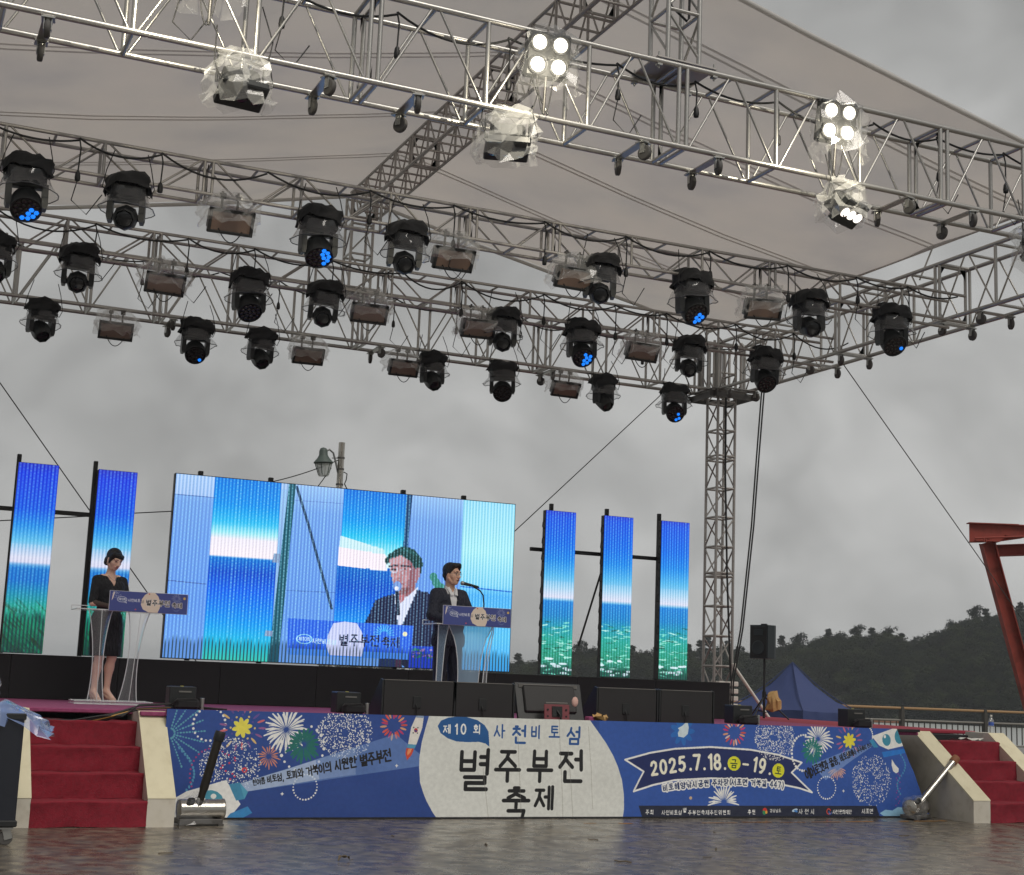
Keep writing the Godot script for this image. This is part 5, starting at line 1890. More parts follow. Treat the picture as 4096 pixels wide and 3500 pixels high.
func lectern(label: String, at: Vector3, frosted: bool, pm: Material) -> Node3D:
	var o := thing("lectern", label, "lectern", at, 0, "clear acrylic lecterns with printed signs")
	var g := Geo.new()
	g.box(Vector3(-.12, .018, -.2), Vector3(.82, .034, .44), Basis(), .006)
	part("base_plate", g, M.acrylic, o)
	g = Geo.new()
	for z in [.02, -.42]:
		g.tube(Vector3(-.53, .035, z), Vector3(.29, .035, z), .004, 5)
		g.tube(Vector3(-.53, .004, z), Vector3(.29, .004, z), .004, 5)
	for x in [-.53, .29]:
		g.tube(Vector3(x, .035, .02), Vector3(x, .035, -.42), .004, 5)
	part("base_edge", g, M.acrylic_edge, o)
	g = Geo.new()
	var sl := -.38 if frosted else -.58   # left end of the shelf
	var sgx := .1 if frosted else .16
	g.box(Vector3((sl + .34) * .5, 1.0, -.2), Vector3(.34 - sl, .014, .46), Basis(), .004)
	var top := part("top_shelf", g, M.acrylic, o)
	g = Geo.new()
	for z in [.028, -.43]:
		g.tube(Vector3(sl, 1.0, z), Vector3(.34, 1.0, z), .0055, 5)
	for x in [sl, .34]:
		g.tube(Vector3(x, 1.0, .03), Vector3(x, 1.0, -.43), .0055, 5)
	g.tube(Vector3(sl, 1.05, -.43), Vector3(sl + .18, 1.05, -.43), .005, 5)
	g.tube(Vector3(sl, 1.0, -.43), Vector3(sl, 1.05, -.43), .005, 5)
	part("shelf_edge", g, M.acrylic_edge, top)
	if frosted:
		# edges from the floor up: outer left, inner left, arch left, arch right, inner right, outer right
		var hs := [.0, .15, .3, .45, .6, .75, .86, .93, 1.0]
		var ol := [-.33, -.325, -.322, -.322, -.322, -.322, -.322, -.322, -.322]
		var il := [-.268, -.264, -.258, -.252, -.245, -.236, -.222, -.208, -.195]
		var al := [-.088, -.07, -.06, -.062, -.073, -.098, -.13, -.165, -.2]
		var ar := [.18, .183, .188, .198, .212, .24, .27, .31, .34]
		var ir := [.245, .243, .246, .253, .265, .287, .315, .335, .345]
		var orr := [.288, .288, .29, .295, .305, .325, .345, .358, .36]
		for q in [[al, ar, "frosted_panel", "frosted", .05], [ol, il, "clear_column", "acrylic_side", .0], [ir, orr, "clear_column", "acrylic", .0]]:
			var rows := []
			var e0 := []
			var e1 := []
			for i in hs.size():
				var y: float = .035 + hs[i] * .96
				var row := PackedVector3Array()
				for j in 7:
					var s := j / 6.0
					row.append(Vector3(lerpf(q[0][i], q[1][i], s), y, -.07 + q[4] * sin(PI * s)))
				rows.append(row)
				e0.append(row[0])
				e1.append(row[6])
			g = Geo.new()
			g.sheet(rows)
			var c := part(q[2], g, M[q[3]], o)
			g = Geo.new()
			g.path(e0, .006, 6)
			g.path(e1, .005, 6)
			part("polished_edge", g, M.acrylic_edge, c)
	else:
		acrylic_column(o, -.3, -.11, .1, -.15, .1, .06, 1.0)
		acrylic_column(o, .03, -.12, .12, -.06, .17, .065, 1.0)
	g = Geo.new()
	g.box(Vector3(sgx, 1.1, .04), Vector3(.84, .22, .012), Basis(Vector3.RIGHT, -.05), .002)
	part("sign_board", g, M.sign_edge, o)
	g = Geo.new()
	var B := Basis(Vector3.RIGHT, -.05)
	var c := Vector3(sgx, 1.1, .04)
	g.face([c + B * Vector3(-.415, -.106, .009), c + B * Vector3(.415, -.106, .009), c + B * Vector3(.415, .106, .009), c + B * Vector3(-.415, .106, .009)], [Vector2(0, 1), Vector2(1, 1), Vector2(1, 0), Vector2(0, 0)])
	part("sign_print", g, pm, o)
	return o

func build_lecterns() -> void:
	var pm := lectern_sign_print()
	lectern("clear acrylic lectern with bowed legs, in front of the woman in black", Vector3(2.66, FLOOR, -2.02), false, pm)
	lectern("acrylic lectern with a frosted front panel, in front of the man in a suit", Vector3(6.285, FLOOR + .02, -1.32), true, pm)
	var o := thing("microphone", "black gooseneck microphone at the man's lectern", "microphone", Vector3(6.55, FLOOR + 1.02, -1.5))
	var g := Geo.new()
	g.path([Vector3(0, 0, 0), Vector3(.005, .26, 0), Vector3(-.01, .36, 0), Vector3(-.05, .41, .0), Vector3(-.1, .435, 0), Vector3(-.13, .445, 0)], .009, 8)
	part("gooseneck", g, M.black_plastic, o)
	g = Geo.new()
	var d := Vector3(-1, .16, .05).normalized()
	g.lathe([Vector2(.008, -.02), Vector2(.014, .0), Vector2(.017, .1), Vector2(.02, .17), Vector2(.02, .18)], Transform3D(Basis(d.cross(Vector3.BACK).normalized(), d, Vector3.BACK).orthonormalized(), Vector3(-.085, .452, 0)), 12)
	part("handle", g, M.black_plastic, o)
	g = Geo.new()
	g.ball(Vector3(-.085, .452, 0) + d * .195, Vector3(.026, .026, .026), 12)
	part("mesh_ball", g, M.zinc, o)
	# loudspeaker on a stand
	o = thing("loudspeaker", "dark loudspeaker on a pole at the right back of the stage", "speaker", Vector3(12.02, FLOOR + .87, -3.9), -1.15)
	g = Geo.new()
	g.prism(v2([-.15, -.14, .15, -.14, .17, 0, .16, .06, .1, .16, .07, .2, -.07, .2, -.1, .16, -.16, .06, -.17, 0]), 0, .48, Transform3D(Basis(Vector3.RIGHT, Vector3.FORWARD, Vector3.UP).orthonormalized(), Vector3.ZERO))
	part("cabinet", g, M.speaker_grey, o)
	g = Geo.new()
	g.box(Vector3(0, .24, .147), Vector3(.27, .44, .012), Basis(), .004)
	part("front_grille", g, M.black_plastic, o)
	g = Geo.new()
	g.lathe([Vector2(.1, 0), Vector2(.105, .012), Vector2(.09, .012), Vector2(.03, .004), Vector2(.001, .006)], Transform3D(Basis(Vector3.RIGHT, Vector3.BACK, Vector3.DOWN), Vector3(0, .15, .152)), 20)
	part("woofer", g, M.speaker_grey, o)
	g = Geo.new()
	g.box(Vector3(0, .37, .157), Vector3(.15, .09, .012), Basis(), .02)
	part("horn", g, M.speaker_grey, o)
	g = Geo.new()
	g.box(Vector3(0, .492, 0), Vector3(.1, .025, .04), Basis(), .008)
	part("handle", g, M.black_plastic, o)
	o = thing("speaker_stand", "black pole stand under the dark loudspeaker, right of the tower", "stand", Vector3(12.03, FLOOR, -3.9))
	g = Geo.new()
	g.tube(Vector3(0, .02, 0), Vector3(0, .9, 0), .019, 10)
	part("pole", g, M.black_plastic, o)
	g = Geo.new()
	g.tube(Vector3(0, .3, 0), Vector3(0, .4, 0), .032, 10)
	g.box(Vector3(.03, .35, 0), Vector3(.08, .02, .02))
	part("collar", g, M.black_plastic, o)
	for i in 3:
		g = Geo.new()
		var a := i * TAU / 3 + .5
		g.tube(Vector3(0, .33, 0), Vector3(cos(a) * .36, .012, sin(a) * .36), .011, 8)
		g.tube(Vector3(0, .1, 0), Vector3(cos(a) * .22, .14, sin(a) * .22), .007, 6)
		part("leg", g, M.black_plastic, o)
	g = Geo.new()
	g.rings(crumple([Pic_ring(.03, .17), Pic_ring(.055, .12), Pic_ring(.07, .05), Pic_ring(.06, -.03), Pic_ring(.02, -.06)], .04, 15), true, true, true, true)
	var bg := part("hanging_bag", g, M.tan_bag, self)
	bg.position = Vector3(12.14, FLOOR + .2, -3.82)
	tag(bg, "yellowish plastic bag hanging on the speaker stand", "bag")
	# bottle on the right stairs' wall
	o = thing("water_bottle", "clear plastic water bottle standing on the right stairs' far wall", "bottle", Vector3(13.2, .99, -.55))
	g = Geo.new()
	g.lathe([Vector2(.03, 0), Vector2(.033, .01), Vector2(.033, .05), Vector2(.03, .06), Vector2(.033, .07), Vector2(.033, .13), Vector2(.03, .15), Vector2(.014, .185), Vector2(.013, .2)], Transform3D(), 18)
	part("body", g, M.bottle, o)
	g = Geo.new()
	g.lathe([Vector2(.0335, .085), Vector2(.0335, .128)], Transform3D(), 18, false, false, false)
	part("label_band", g, M.blue_label, o)
	g = Geo.new()
	g.lathe([Vector2(.015, .198), Vector2(.015, .216), Vector2(.012, .218)], Transform3D(), 14)
	part("cap", g, M.white_paint, o)
	g = Geo.new()
	var rows := []
	for i in 5:
		var row := PackedVector3Array()
		for j in 9:
			row.append(Vector3(j * .045 - .18, .01, i * .05 - .1))
		rows.append(row)
	g.sheet(crumple(rows, .02, 44), true)
	var rag := part("white_paper", g, M.white_paint, self)
	rag.position = Vector3(12.6, .9, -.32)
	tag(rag, "crumpled white paper lying on the top step of the right stairs", "paper")

func flight_case() -> void:
	var o := thing("flight_case", "tall dark case on castors at the picture's left edge", "case", Vector3(.72, 0, 1.45))
	var g := Geo.new()
	g.box(Vector3(0, .57, 0), Vector3(1.06, .84, .9), Basis(), .01)
	part("body", g, M.case_blue, o)
	for y in [.165, .98]:
		g = Geo.new()
		g.box(Vector3(0, y, 0), Vector3(1.085, .05, .925), Basis(), .008)
		part("rim", g, M.black_plastic, o)
	for sx in [-1, 1]:
		for sz in [-1, 1]:
			g = Geo.new()
			var c := Vector3(sx * .47, .055, sz * .4)
			g.box(c + Vector3(0, .075, 0), Vector3(.1, .012, .09))
			for s in [-1, 1]:
				g.box(c + Vector3(.01, .035, s * .022), Vector3(.06, .09, .005), Basis(Vector3.BACK, .3))
			var w := part("castor", g, M.zinc, o)
			g = Geo.new()
			g.lathe([Vector2(.015, -.016), Vector2(.05, -.016), Vector2(.055, -.01), Vector2(.055, .01), Vector2(.05, .016), Vector2(.015, .016)], Transform3D(Basis(Vector3.RIGHT, Vector3.BACK, Vector3.DOWN), c), 20)
			part("wheel", g, M.rubber, w)
			g = Geo.new()
			g.lathe([Vector2(.001, .018), Vector2(.014, .018), Vector2(.016, .01)], Transform3D(Basis(Vector3.RIGHT, Vector3.BACK, Vector3.DOWN), c), 10)
			part("hub", g, M.zinc, w)
	o = thing("plastic_sheet", "blue lit clear plastic sheeting thrown over the dark case at left", "sheet", Vector3(.72, 1.0, 1.45))
	var rows := []
	for i in 15:
		var row := PackedVector3Array()
		for j in 17:
			var x := -.56 + j * .084
			var z := .5 - i * .07
			var y := .035 + .02 * sin(x * 9.0) * sin(z * 7.0)
			if x > .5:
				y -= (x - .5) * .62 + .1 * sin(z * 3.0) * (x - .5)
			if z > .46:
				y -= .09
			row.append(Vector3(x, y, z))
		rows.append(row)
	g = Geo.new()
	g.sheet(crumple(rows, .05, 51), true)
	part("sheeting", g, M.plastic_blue, o)
	o = thing("covered_console", "small bulging thing under a clear cover on top of the dark case", "cover", Vector3(.98, 1.04, 1.5))
	g = Geo.new()
	g.box(Vector3(-.14, .1, 0), Vector3(.32, .18, .3), Basis(), .03)
	part("console", g, M.blue_cloth, o)
	part("clear_cover", bag(Vector3(-.13, .14, 0), Vector3(.4, .32, .4), .05, 91), M.plastic, o)

# ---------------------------------------------------------------- people
func hand(caps: Array, wrist: Vector3, dir: Vector3, palm_n: Vector3, left: bool, curl: float) -> void:
	var d := dir.normalized()
	var n := (palm_n - d * palm_n.dot(d)).normalized()
	var s := d.cross(n) * (1.0 if left else -1.0)   # towards the thumb
	caps.append([wrist, wrist + d * .03, .024, .026])
	for i in 4:
		var k := (1.5 - i) * .019
		var base := wrist + d * (.085 - absf(i - 1.3) * .005) + s * k
		caps.append([wrist + d * .02 + s * k * .8, base, .0145, .0115])
		var l: float = [.066, .076, .07, .055][i]
		var d1 := (d + n * curl * .35 + s * k * 1.5).normalized()
		var d2 := (d + n * curl * 1.1 + s * k * 1.5).normalized()
		var d3 := (d + n * curl * 1.9).normalized()
		var q := base + d1 * l * .42
		var r := q + d2 * l * .33
		caps.append([base, q, .0095, .009])
		caps.append([q, r, .009, .0082])
		caps.append([r, r + d3 * l * .25, .0082, .0072])
	var tb := wrist + d * .025 + s * .026
	var t1 := tb + (d * .8 + s * .55 + n * .3).normalized() * .038
	caps.append([tb, t1, .0135, .0105])
	caps.append([t1, t1 + (d + s * .15 + n * .4).normalized() * .03, .0105, .0085])

func head_caps(B: Basis, c: Vector3, k: float, male: bool) -> Array:
	var P := func(x, y, z): return c + B * Vector3(x, y, z) * k
	var o := [
		[c + B * Vector3(0, .032, -.018) * k, Vector3(.073, .086, .09) * k, B],
		[P.call(0, -.01, .03), P.call(0, -.078, .048), .06 * k, (.034 if male else .028) * k],
		[P.call(-.034, -.02, .045), P.call(-.02, -.066, .05), .032 * k, .024 * k],
		[P.call(.034, -.02, .045), P.call(.02, -.066, .05), .032 * k, .024 * k],
		[P.call(-.056, -.045, .0), P.call(-.03, -.085, .035), .022 * k, .02 * k],
		[P.call(.056, -.045, .0), P.call(.03, -.085, .035), .022 * k, .02 * k],
		[P.call(0, .022, .086), P.call(0, -.022, .104), .009 * k, .0125 * k],
		[P.call(-.013, -.026, .094), P.call(.013, -.026, .094), .0085 * k, .0085 * k],
		[P.call(-.04, .034, .07), P.call(.04, .034, .07), .014 * k, .014 * k],
		[P.call(-.016, -.052, .086), P.call(.016, -.052, .086), .0075 * k, .0075 * k],
		[c + B * Vector3(-.076, -.002, -.004) * k, Vector3(.01, .031, .019) * k, B],
		[c + B * Vector3(.076, -.002, -.004) * k, Vector3(.01, .031, .019) * k, B]]
	return o

func face_parts(o: Node3D, B: Basis, c: Vector3, k: float, male: bool) -> void:
	var T := Transform3D(B * k, c)
	var g := Geo.new()
	for s in [-1, 1]:
		g.ball(T * Vector3(s * .031, .012, .082), Vector3(.0125, .0055 if male else .0045, .006) * k, 8, B)
	part("eye", g, M.eye, o)
	g = Geo.new()
	for s in [-1, 1]:
		g.path([T * Vector3(s * .014, .033, .094), T * Vector3(s * .032, .038, .09), T * Vector3(s * .05, .031, .074)], (.0042 if male else .0028) * k, 5)
	part("eyebrow", g, M.hair, o)
	g = Geo.new()
	g.path([T * Vector3(-.021, -.052, .088), T * Vector3(-.007, -.05, .0945), T * Vector3(0, -.0515, .095), T * Vector3(.007, -.05, .0945), T * Vector3(.021, -.052, .088)], .0046 * k, 5)
	g.path([T * Vector3(-.017, -.058, .088), T * Vector3(0, -.061, .093), T * Vector3(.017, -.058, .088)], .0042 * k, 5)
	part("lips", g, M.lips if male else M.lips_red, o)

func add_geo(a: Geo, b: Geo) -> void:
	var n := a.V.size()
	a.V.append_array(b.V)
	a.N.append_array(b.N)
	a.U.append_array(b.U)
	for i in b.I:
		a.I.append(i + n)

func build_woman() -> void:
	var o := thing("person", "woman in a black knee-length dress reading at the left lectern", "person", Vector3(2.5, FLOOR, -2.66), .36)
	# facing +z, her left is +x; heels lift the ankles
	var Bh := Basis(Vector3.UP, .12) * Basis(Vector3.RIGHT, .4)
	var hc := Vector3(.0, 1.575, .045)
	var neck0 := Vector3(0, 1.4, -.02)
	var skin := []
	skin.append([neck0, Vector3(0, 1.5, .01), .052, .046])
	skin.append([Vector3(-.1, 1.375, -.015), Vector3(.1, 1.375, -.015), .042, .042])
	skin.append([Vector3(-.05, 1.3, .022), Vector3(.05, 1.3, .022), .056, .056])
	skin.append([Vector3(0, 1.2, -.01), Vector3(0, .95, -.02), .07, .08])
	var J := {}
	for s in [-1, 1]:
		var sh := Vector3(s * .165, 1.35, -.015)
		var el := Vector3(s * .215, 1.09, .03)
		var wr := Vector3(s * .075, 1.05, .24)
		skin.append([sh, el, .042, .034])
		skin.append([el, wr, .034, .022])
		hand(skin, wr, Vector3(-s * .5, -.05, .7), Vector3(0, -1, .1), s > 0, .35)
		var hip := Vector3(s * .085, .92, 0)
		var kn := Vector3(s * .075, .505, .03)
		var an := Vector3(s * .07, .135, -.045 + (.03 if s > 0 else .0))
		skin.append([hip, kn, .066, .05])
		skin.append([kn, kn.lerp(an, .35) + Vector3(0, 0, -.02), .047, .049])
		skin.append([kn.lerp(an, .3) + Vector3(0, 0, -.02), an, .048, .029])
		skin.append([an, an + Vector3(s * .012, -.085, .13), .03, .026])
		skin.append([an + Vector3(0, -.02, -.02), an + Vector3(0, -.06, -.03), .027, .024])
		J[s] = an
	var g := blob(skin, .0095, 95.0)
	add_geo(g, blob(head_caps(Bh, hc, .98, false) + [[Vector3(0, 1.46, .0), hc + Bh * Vector3(0, -.04, -.025), .044, .046]], .0045, 170.0))
	part("body", g, M.skin, o)
	face_parts(o, Bh, hc, .98, false)
	# dress
	var dr := [
		[Vector3(-.105, 1.36, -.015), Vector3(.105, 1.36, -.015), .05, .05],
		[Vector3(-.075, 1.27, .015), Vector3(.075, 1.27, .015), .088, .088],
		[Vector3(-.06, 1.2, .06), Vector3(-.05, 1.2, .07), .058, .058], [Vector3(.06, 1.2, .06), Vector3(.05, 1.2, .07), .058, .058],
		[Vector3(-.05, 1.15, .01), Vector3(.05, 1.15, .01), .094, .094],
		[Vector3(-.045, 1.06, .0), Vector3(.045, 1.06, .0), .086, .086],
		[Vector3(-.07, .93, -.01), Vector3(.07, .93, -.01), .106, .106],
		[Vector3(-.075, .85, -.015), Vector3(.075, .85, -.015), .11, .11],
		[Vector3(-.08, .77, -.005), Vector3(.08, .77, -.005), .108, .108],
		[Vector3(-.08, .69, .0), Vector3(.08, .69, .0), .104, .104],
		[Vector3(-.078, .6, .01), Vector3(.078, .6, .01), .1, .1],
		[Vector3(-.078, .52, .012), Vector3(.078, .52, .012), .096, .096]]
	for s in [-1, 1]:
		dr.append([Vector3(s * .165, 1.35, -.015), Vector3(s * .214, 1.1, .028), .05, .045])
	var carve := func(p: Vector3) -> float:
		var hem := p.y - .515   # below the hem
		var vneck := -1.0
		if p.z > -.03 and p.y > 1.2:
			vneck = (p.y - 1.27) * .42 - absf(p.x)
		return maxf(-hem, minf(vneck, p.z + .03))
	part("dress", blob(dr, .0085, 75.0, carve), M.black_dress, o)
	var sl := []
	for s in [-1, 1]:
		sl.append([Vector3(s * .215, 1.1, .028), Vector3(s * .085, 1.052, .215), .04, .03])
	part("sheer_sleeve", blob(sl, .008, 100.0), M.sheer, o)
	# hair: smooth cap, fringe and a low bun
	var H := func(x, y, z): return hc + Bh * Vector3(x, y, z) * .98
	var hr := [
		[hc + Bh * Vector3(0, .047, -.025), Vector3(.083, .088, .094), Bh],
		[H.call(-.055, .08, .045), H.call(.03, .066, .08), .03, .017],
		[H.call(-.07, .05, .03), H.call(-.074, -.02, .02), .022, .012],
		[H.call(.062, .06, .045), H.call(.074, -.01, .025), .02, .01],
		[H.call(.0, .075, .07), H.call(.052, .045, .068), .02, .014],
		[H.call(-.02, -.03, -.085), H.call(.02, -.03, -.085), .042, .042],
		[H.call(-.04, -.06, -.07), H.call(.03, -.06, -.075), .03, .03],
		[H.call(0, .0, -.07), H.call(0, -.06, -.06), .05, .03]]
	part("hair", blob(hr, .0055, 140.0), M.hair, o)
	var sh := []
	g = Geo.new()
	for s in [-1, 1]:
		var an: Vector3 = J[s]
		sh.append([an + Vector3(s * .004, -.075, .045), an + Vector3(s * .014, -.1, .14), .03, .03])
		sh.append([an + Vector3(s * .012, -.102, .13), an + Vector3(s * .014, -.108, .18), .028, .016])
		sh.append([an + Vector3(0, -.035, -.03), an + Vector3(0, -.06, .02), .032, .028])
		g.tube(an + Vector3(0, -.05, -.032), Vector3(an.x, .001, an.z - .028), .018, 8, .007)
	part("shoe", blob(sh, .006, 130.0, func(p: Vector3): return -.003 - p.y), M.nude_shoe, o)
	part("heel", g, M.nude_shoe, o)
	g = Geo.new()
	for s in [-1, 1]:
		g.ball(H.call(s * .079, -.036, .004), Vector3(.007, .007, .007), 8)
	part("earring", g, M.zinc, o)
	g = Geo.new()
	g.path([Vector3(-.05, 1.405, .025), Vector3(-.025, 1.36, .075), Vector3(.0, 1.345, .085), Vector3(.025, 1.36, .075), Vector3(.05, 1.405, .025)], .0022, 5)
	part("necklace", g, M.zinc, o)

func build_man() -> void:
	var o := thing("person", "man in glasses and a dark suit speaking at the right lectern", "person", Vector3(6.27, FLOOR, -1.86), .22)
	var Bh := Basis(Vector3.UP, .32) * Basis(Vector3.RIGHT, .05)
	var hc := Vector3(.0, 1.615, .03)
	var skin := []
	skin.append([Vector3(0, 1.42, -.025), Vector3(0, 1.54, .005), .062, .056])
	skin.append([Vector3(-.08, 1.36, -.02), Vector3(.08, 1.36, -.02), .05, .05])
	skin.append([Vector3(0, 1.36, -.01), Vector3(0, 1.2, -.02), .06, .07])
	skin.append([Vector3(0, 1.2, -.01), Vector3(0, .95, -.01), .07, .09])
	for s in [-1, 1]:
		var shp := Vector3(s * .19, 1.39, -.02)
		var el := Vector3(s * .275, 1.13, .06)
		var wr := Vector3(s * .19, 1.075, .3)
		skin.append([shp, el, .045, .038])
		skin.append([el, wr, .036, .026])
		hand(skin, wr, Vector3(-s * .25, -.1, .9), Vector3(0, -1, .1), s > 0, .5)
		skin.append([Vector3(s * .09, .95, 0), Vector3(s * .1, .52, .015), .085, .055])
		skin.append([Vector3(s * .1, .52, .015), Vector3(s * .105, .1, -.02), .052, .034])
		skin.append([Vector3(s * .105, .09, -.02), Vector3(s * .12, .04, .12), .036, .03])
	var g := blob(skin, .0105, 95.0)
	add_geo(g, blob(head_caps(Bh, hc, 1.06, true) + [[Vector3(0, 1.48, -.01), hc + Bh * Vector3(0, -.045, -.03), .055, .056]], .0045, 170.0))
	part("body", g, M.skin_man, o)
	face_parts(o, Bh, hc, 1.06, true)
	# shirt under the jacket
	part("shirt", blob([[Vector3(-.05, 1.37, -.012), Vector3(.05, 1.37, -.012), .066, .066], [Vector3(-.05, 1.3, .0), Vector3(.05, 1.3, .0), .086, .086], [Vector3(-.05, 1.2, .01), Vector3(.05, 1.2, .01), .1, .1], [Vector3(-.05, 1.05, .01), Vector3(.05, 1.05, .01), .1, .1], [Vector3(0, 1.4, -.02), Vector3(0, 1.455, -.012), .07, .066]], .009, 80.0, func(p: Vector3): return maxf(.98 - p.y, minf((p.y - 1.385) * .55 - absf(p.x), p.z - .0))), M.white_shirt, o)
	g = Geo.new()
	for s in [-1, 1]:   # open collar
		g.face([Vector3(s * .004, 1.385, .094), Vector3(s * .05, 1.37, .094), Vector3(s * .068, 1.455, .045), Vector3(s * .05, 1.475, .05)] if s > 0 else [Vector3(s * .05, 1.475, .05), Vector3(s * .068, 1.455, .045), Vector3(s * .05, 1.37, .094), Vector3(s * .004, 1.385, .094)])
	part("collar", g, M.white_shirt, o)
	var jk := [
		[Vector3(-.13, 1.395, -.025), Vector3(.13, 1.395, -.025), .062, .062],
		[Vector3(-.1, 1.31, -.005), Vector3(.1, 1.31, -.005), .105, .105],
		[Vector3(-.085, 1.18, .01), Vector3(.085, 1.18, .01), .118, .118],
		[Vector3(-.075, 1.03, .01), Vector3(.075, 1.03, .01), .118, .118],
		[Vector3(-.085, .88, .005), Vector3(.085, .88, .005), .122, .122],
		[Vector3(-.085, .82, .0), Vector3(.085, .82, .0), .122, .122]]
	for s in [-1, 1]:
		jk.append([Vector3(s * .19, 1.385, -.02), Vector3(s * .278, 1.13, .055), .066, .058])
		jk.append([Vector3(s * .278, 1.13, .055), Vector3(s * .2, 1.08, .27), .057, .042])
	var carve := func(p: Vector3) -> float:
		var hem := .78 - p.y
		var v := -1.0
		if p.y > 1.0:
			v = minf((p.y - 1.06) * .22, .068) - absf(p.x)
			v = minf(v, p.z + .01)
			if p.y > 1.4:
				v = maxf(v, .07 - Vector2(p.x, p.z + .02).length())
		return maxf(hem, v)
	part("jacket", blob(jk, .0095, 75.0, carve), M.navy_suit, o)
	g = Geo.new()
	for s in [-1, 1]:   # lapels
		g.prism(v2([0, 0, .05, .13, .075, .14, .065, .17, .085, .18, .07, .31, .045, .33]), 0, .008, Transform3D(Basis(Vector3(s, 0, -.25).normalized(), Vector3(s * .02, 1, -.18).normalized(), Vector3(s * .25, .15, 1).normalized()), Vector3(s * .004, 1.07, .132)))
	part("lapel", g, M.navy_suit, o)
	var tr := []
	for s in [-1, 1]:
		tr.append([Vector3(s * .085, .92, 0), Vector3(s * .1, .52, .01), .11, .075])
		tr.append([Vector3(s * .1, .52, .01), Vector3(s * .108, .07, -.015), .075, .062])
	part("trousers", blob(tr, .011, 90.0, func(p: Vector3): return .035 - p.y), M.navy_suit, o)
	var sh := []
	for s in [-1, 1]:
		sh.append([Vector3(s * .105, .045, -.05), Vector3(s * .122, .04, .1), .045, .044])
		sh.append([Vector3(s * .122, .035, .1), Vector3(s * .13, .025, .19), .043, .03])
	part("shoe", blob(sh, .008, 120.0, func(p: Vector3): return .0 - p.y), M.black_shoe, o)
	var H := func(x, y, z): return hc + Bh * Vector3(x, y, z) * 1.06
	var hr := [
		[hc + Bh * Vector3(0, .055, -.032) * 1.06, Vector3(.086, .085, .09) * 1.06, Bh],
		[H.call(-.05, .105, .05), H.call(.035, .112, .06), .03, .026],
		[H.call(.05, .09, .05), H.call(.072, .06, .03), .026, .018],
		[H.call(-.06, .09, .045), H.call(-.076, .03, .025), .024, .012],
		[H.call(.076, .03, .0), H.call(.078, -.01, -.02), .014, .012],
		[H.call(-.076, .03, .0), H.call(-.078, -.01, -.02), .014, .012],
		[H.call(-.035, -.01, -.07), H.call(.035, -.01, -.07), .035, .035],
		[H.call(-.03, -.05, -.055), H.call(.03, -.05, -.055), .028, .028]]
	part("hair", blob(hr, .0055, 140.0), M.hair, o)
	# glasses
	g = Geo.new()
	var T := Transform3D(Bh * 1.06, hc)
	for s in [-1, 1]:
		var ring := []
		for i in 17:
			var a := TAU * i / 16
			ring.append(T * Vector3(s * .033 + cos(a) * .024, .008 + sin(a) * .018, .1 - absf(.033 + s * cos(a) * .024) * .14))
		g.path(ring, .0016, 5, -1, false)
		g.path([T * Vector3(s * .057, .014, .09), T * Vector3(s * .076, .014, .06), T * Vector3(s * .082, .012, -.01)], .0018, 5)
	g.path([T * Vector3(-.01, .012, .1), T * Vector3(0, .016, .104), T * Vector3(.01, .012, .1)], .0016, 5)
	part("glasses", g, M.zinc, o)

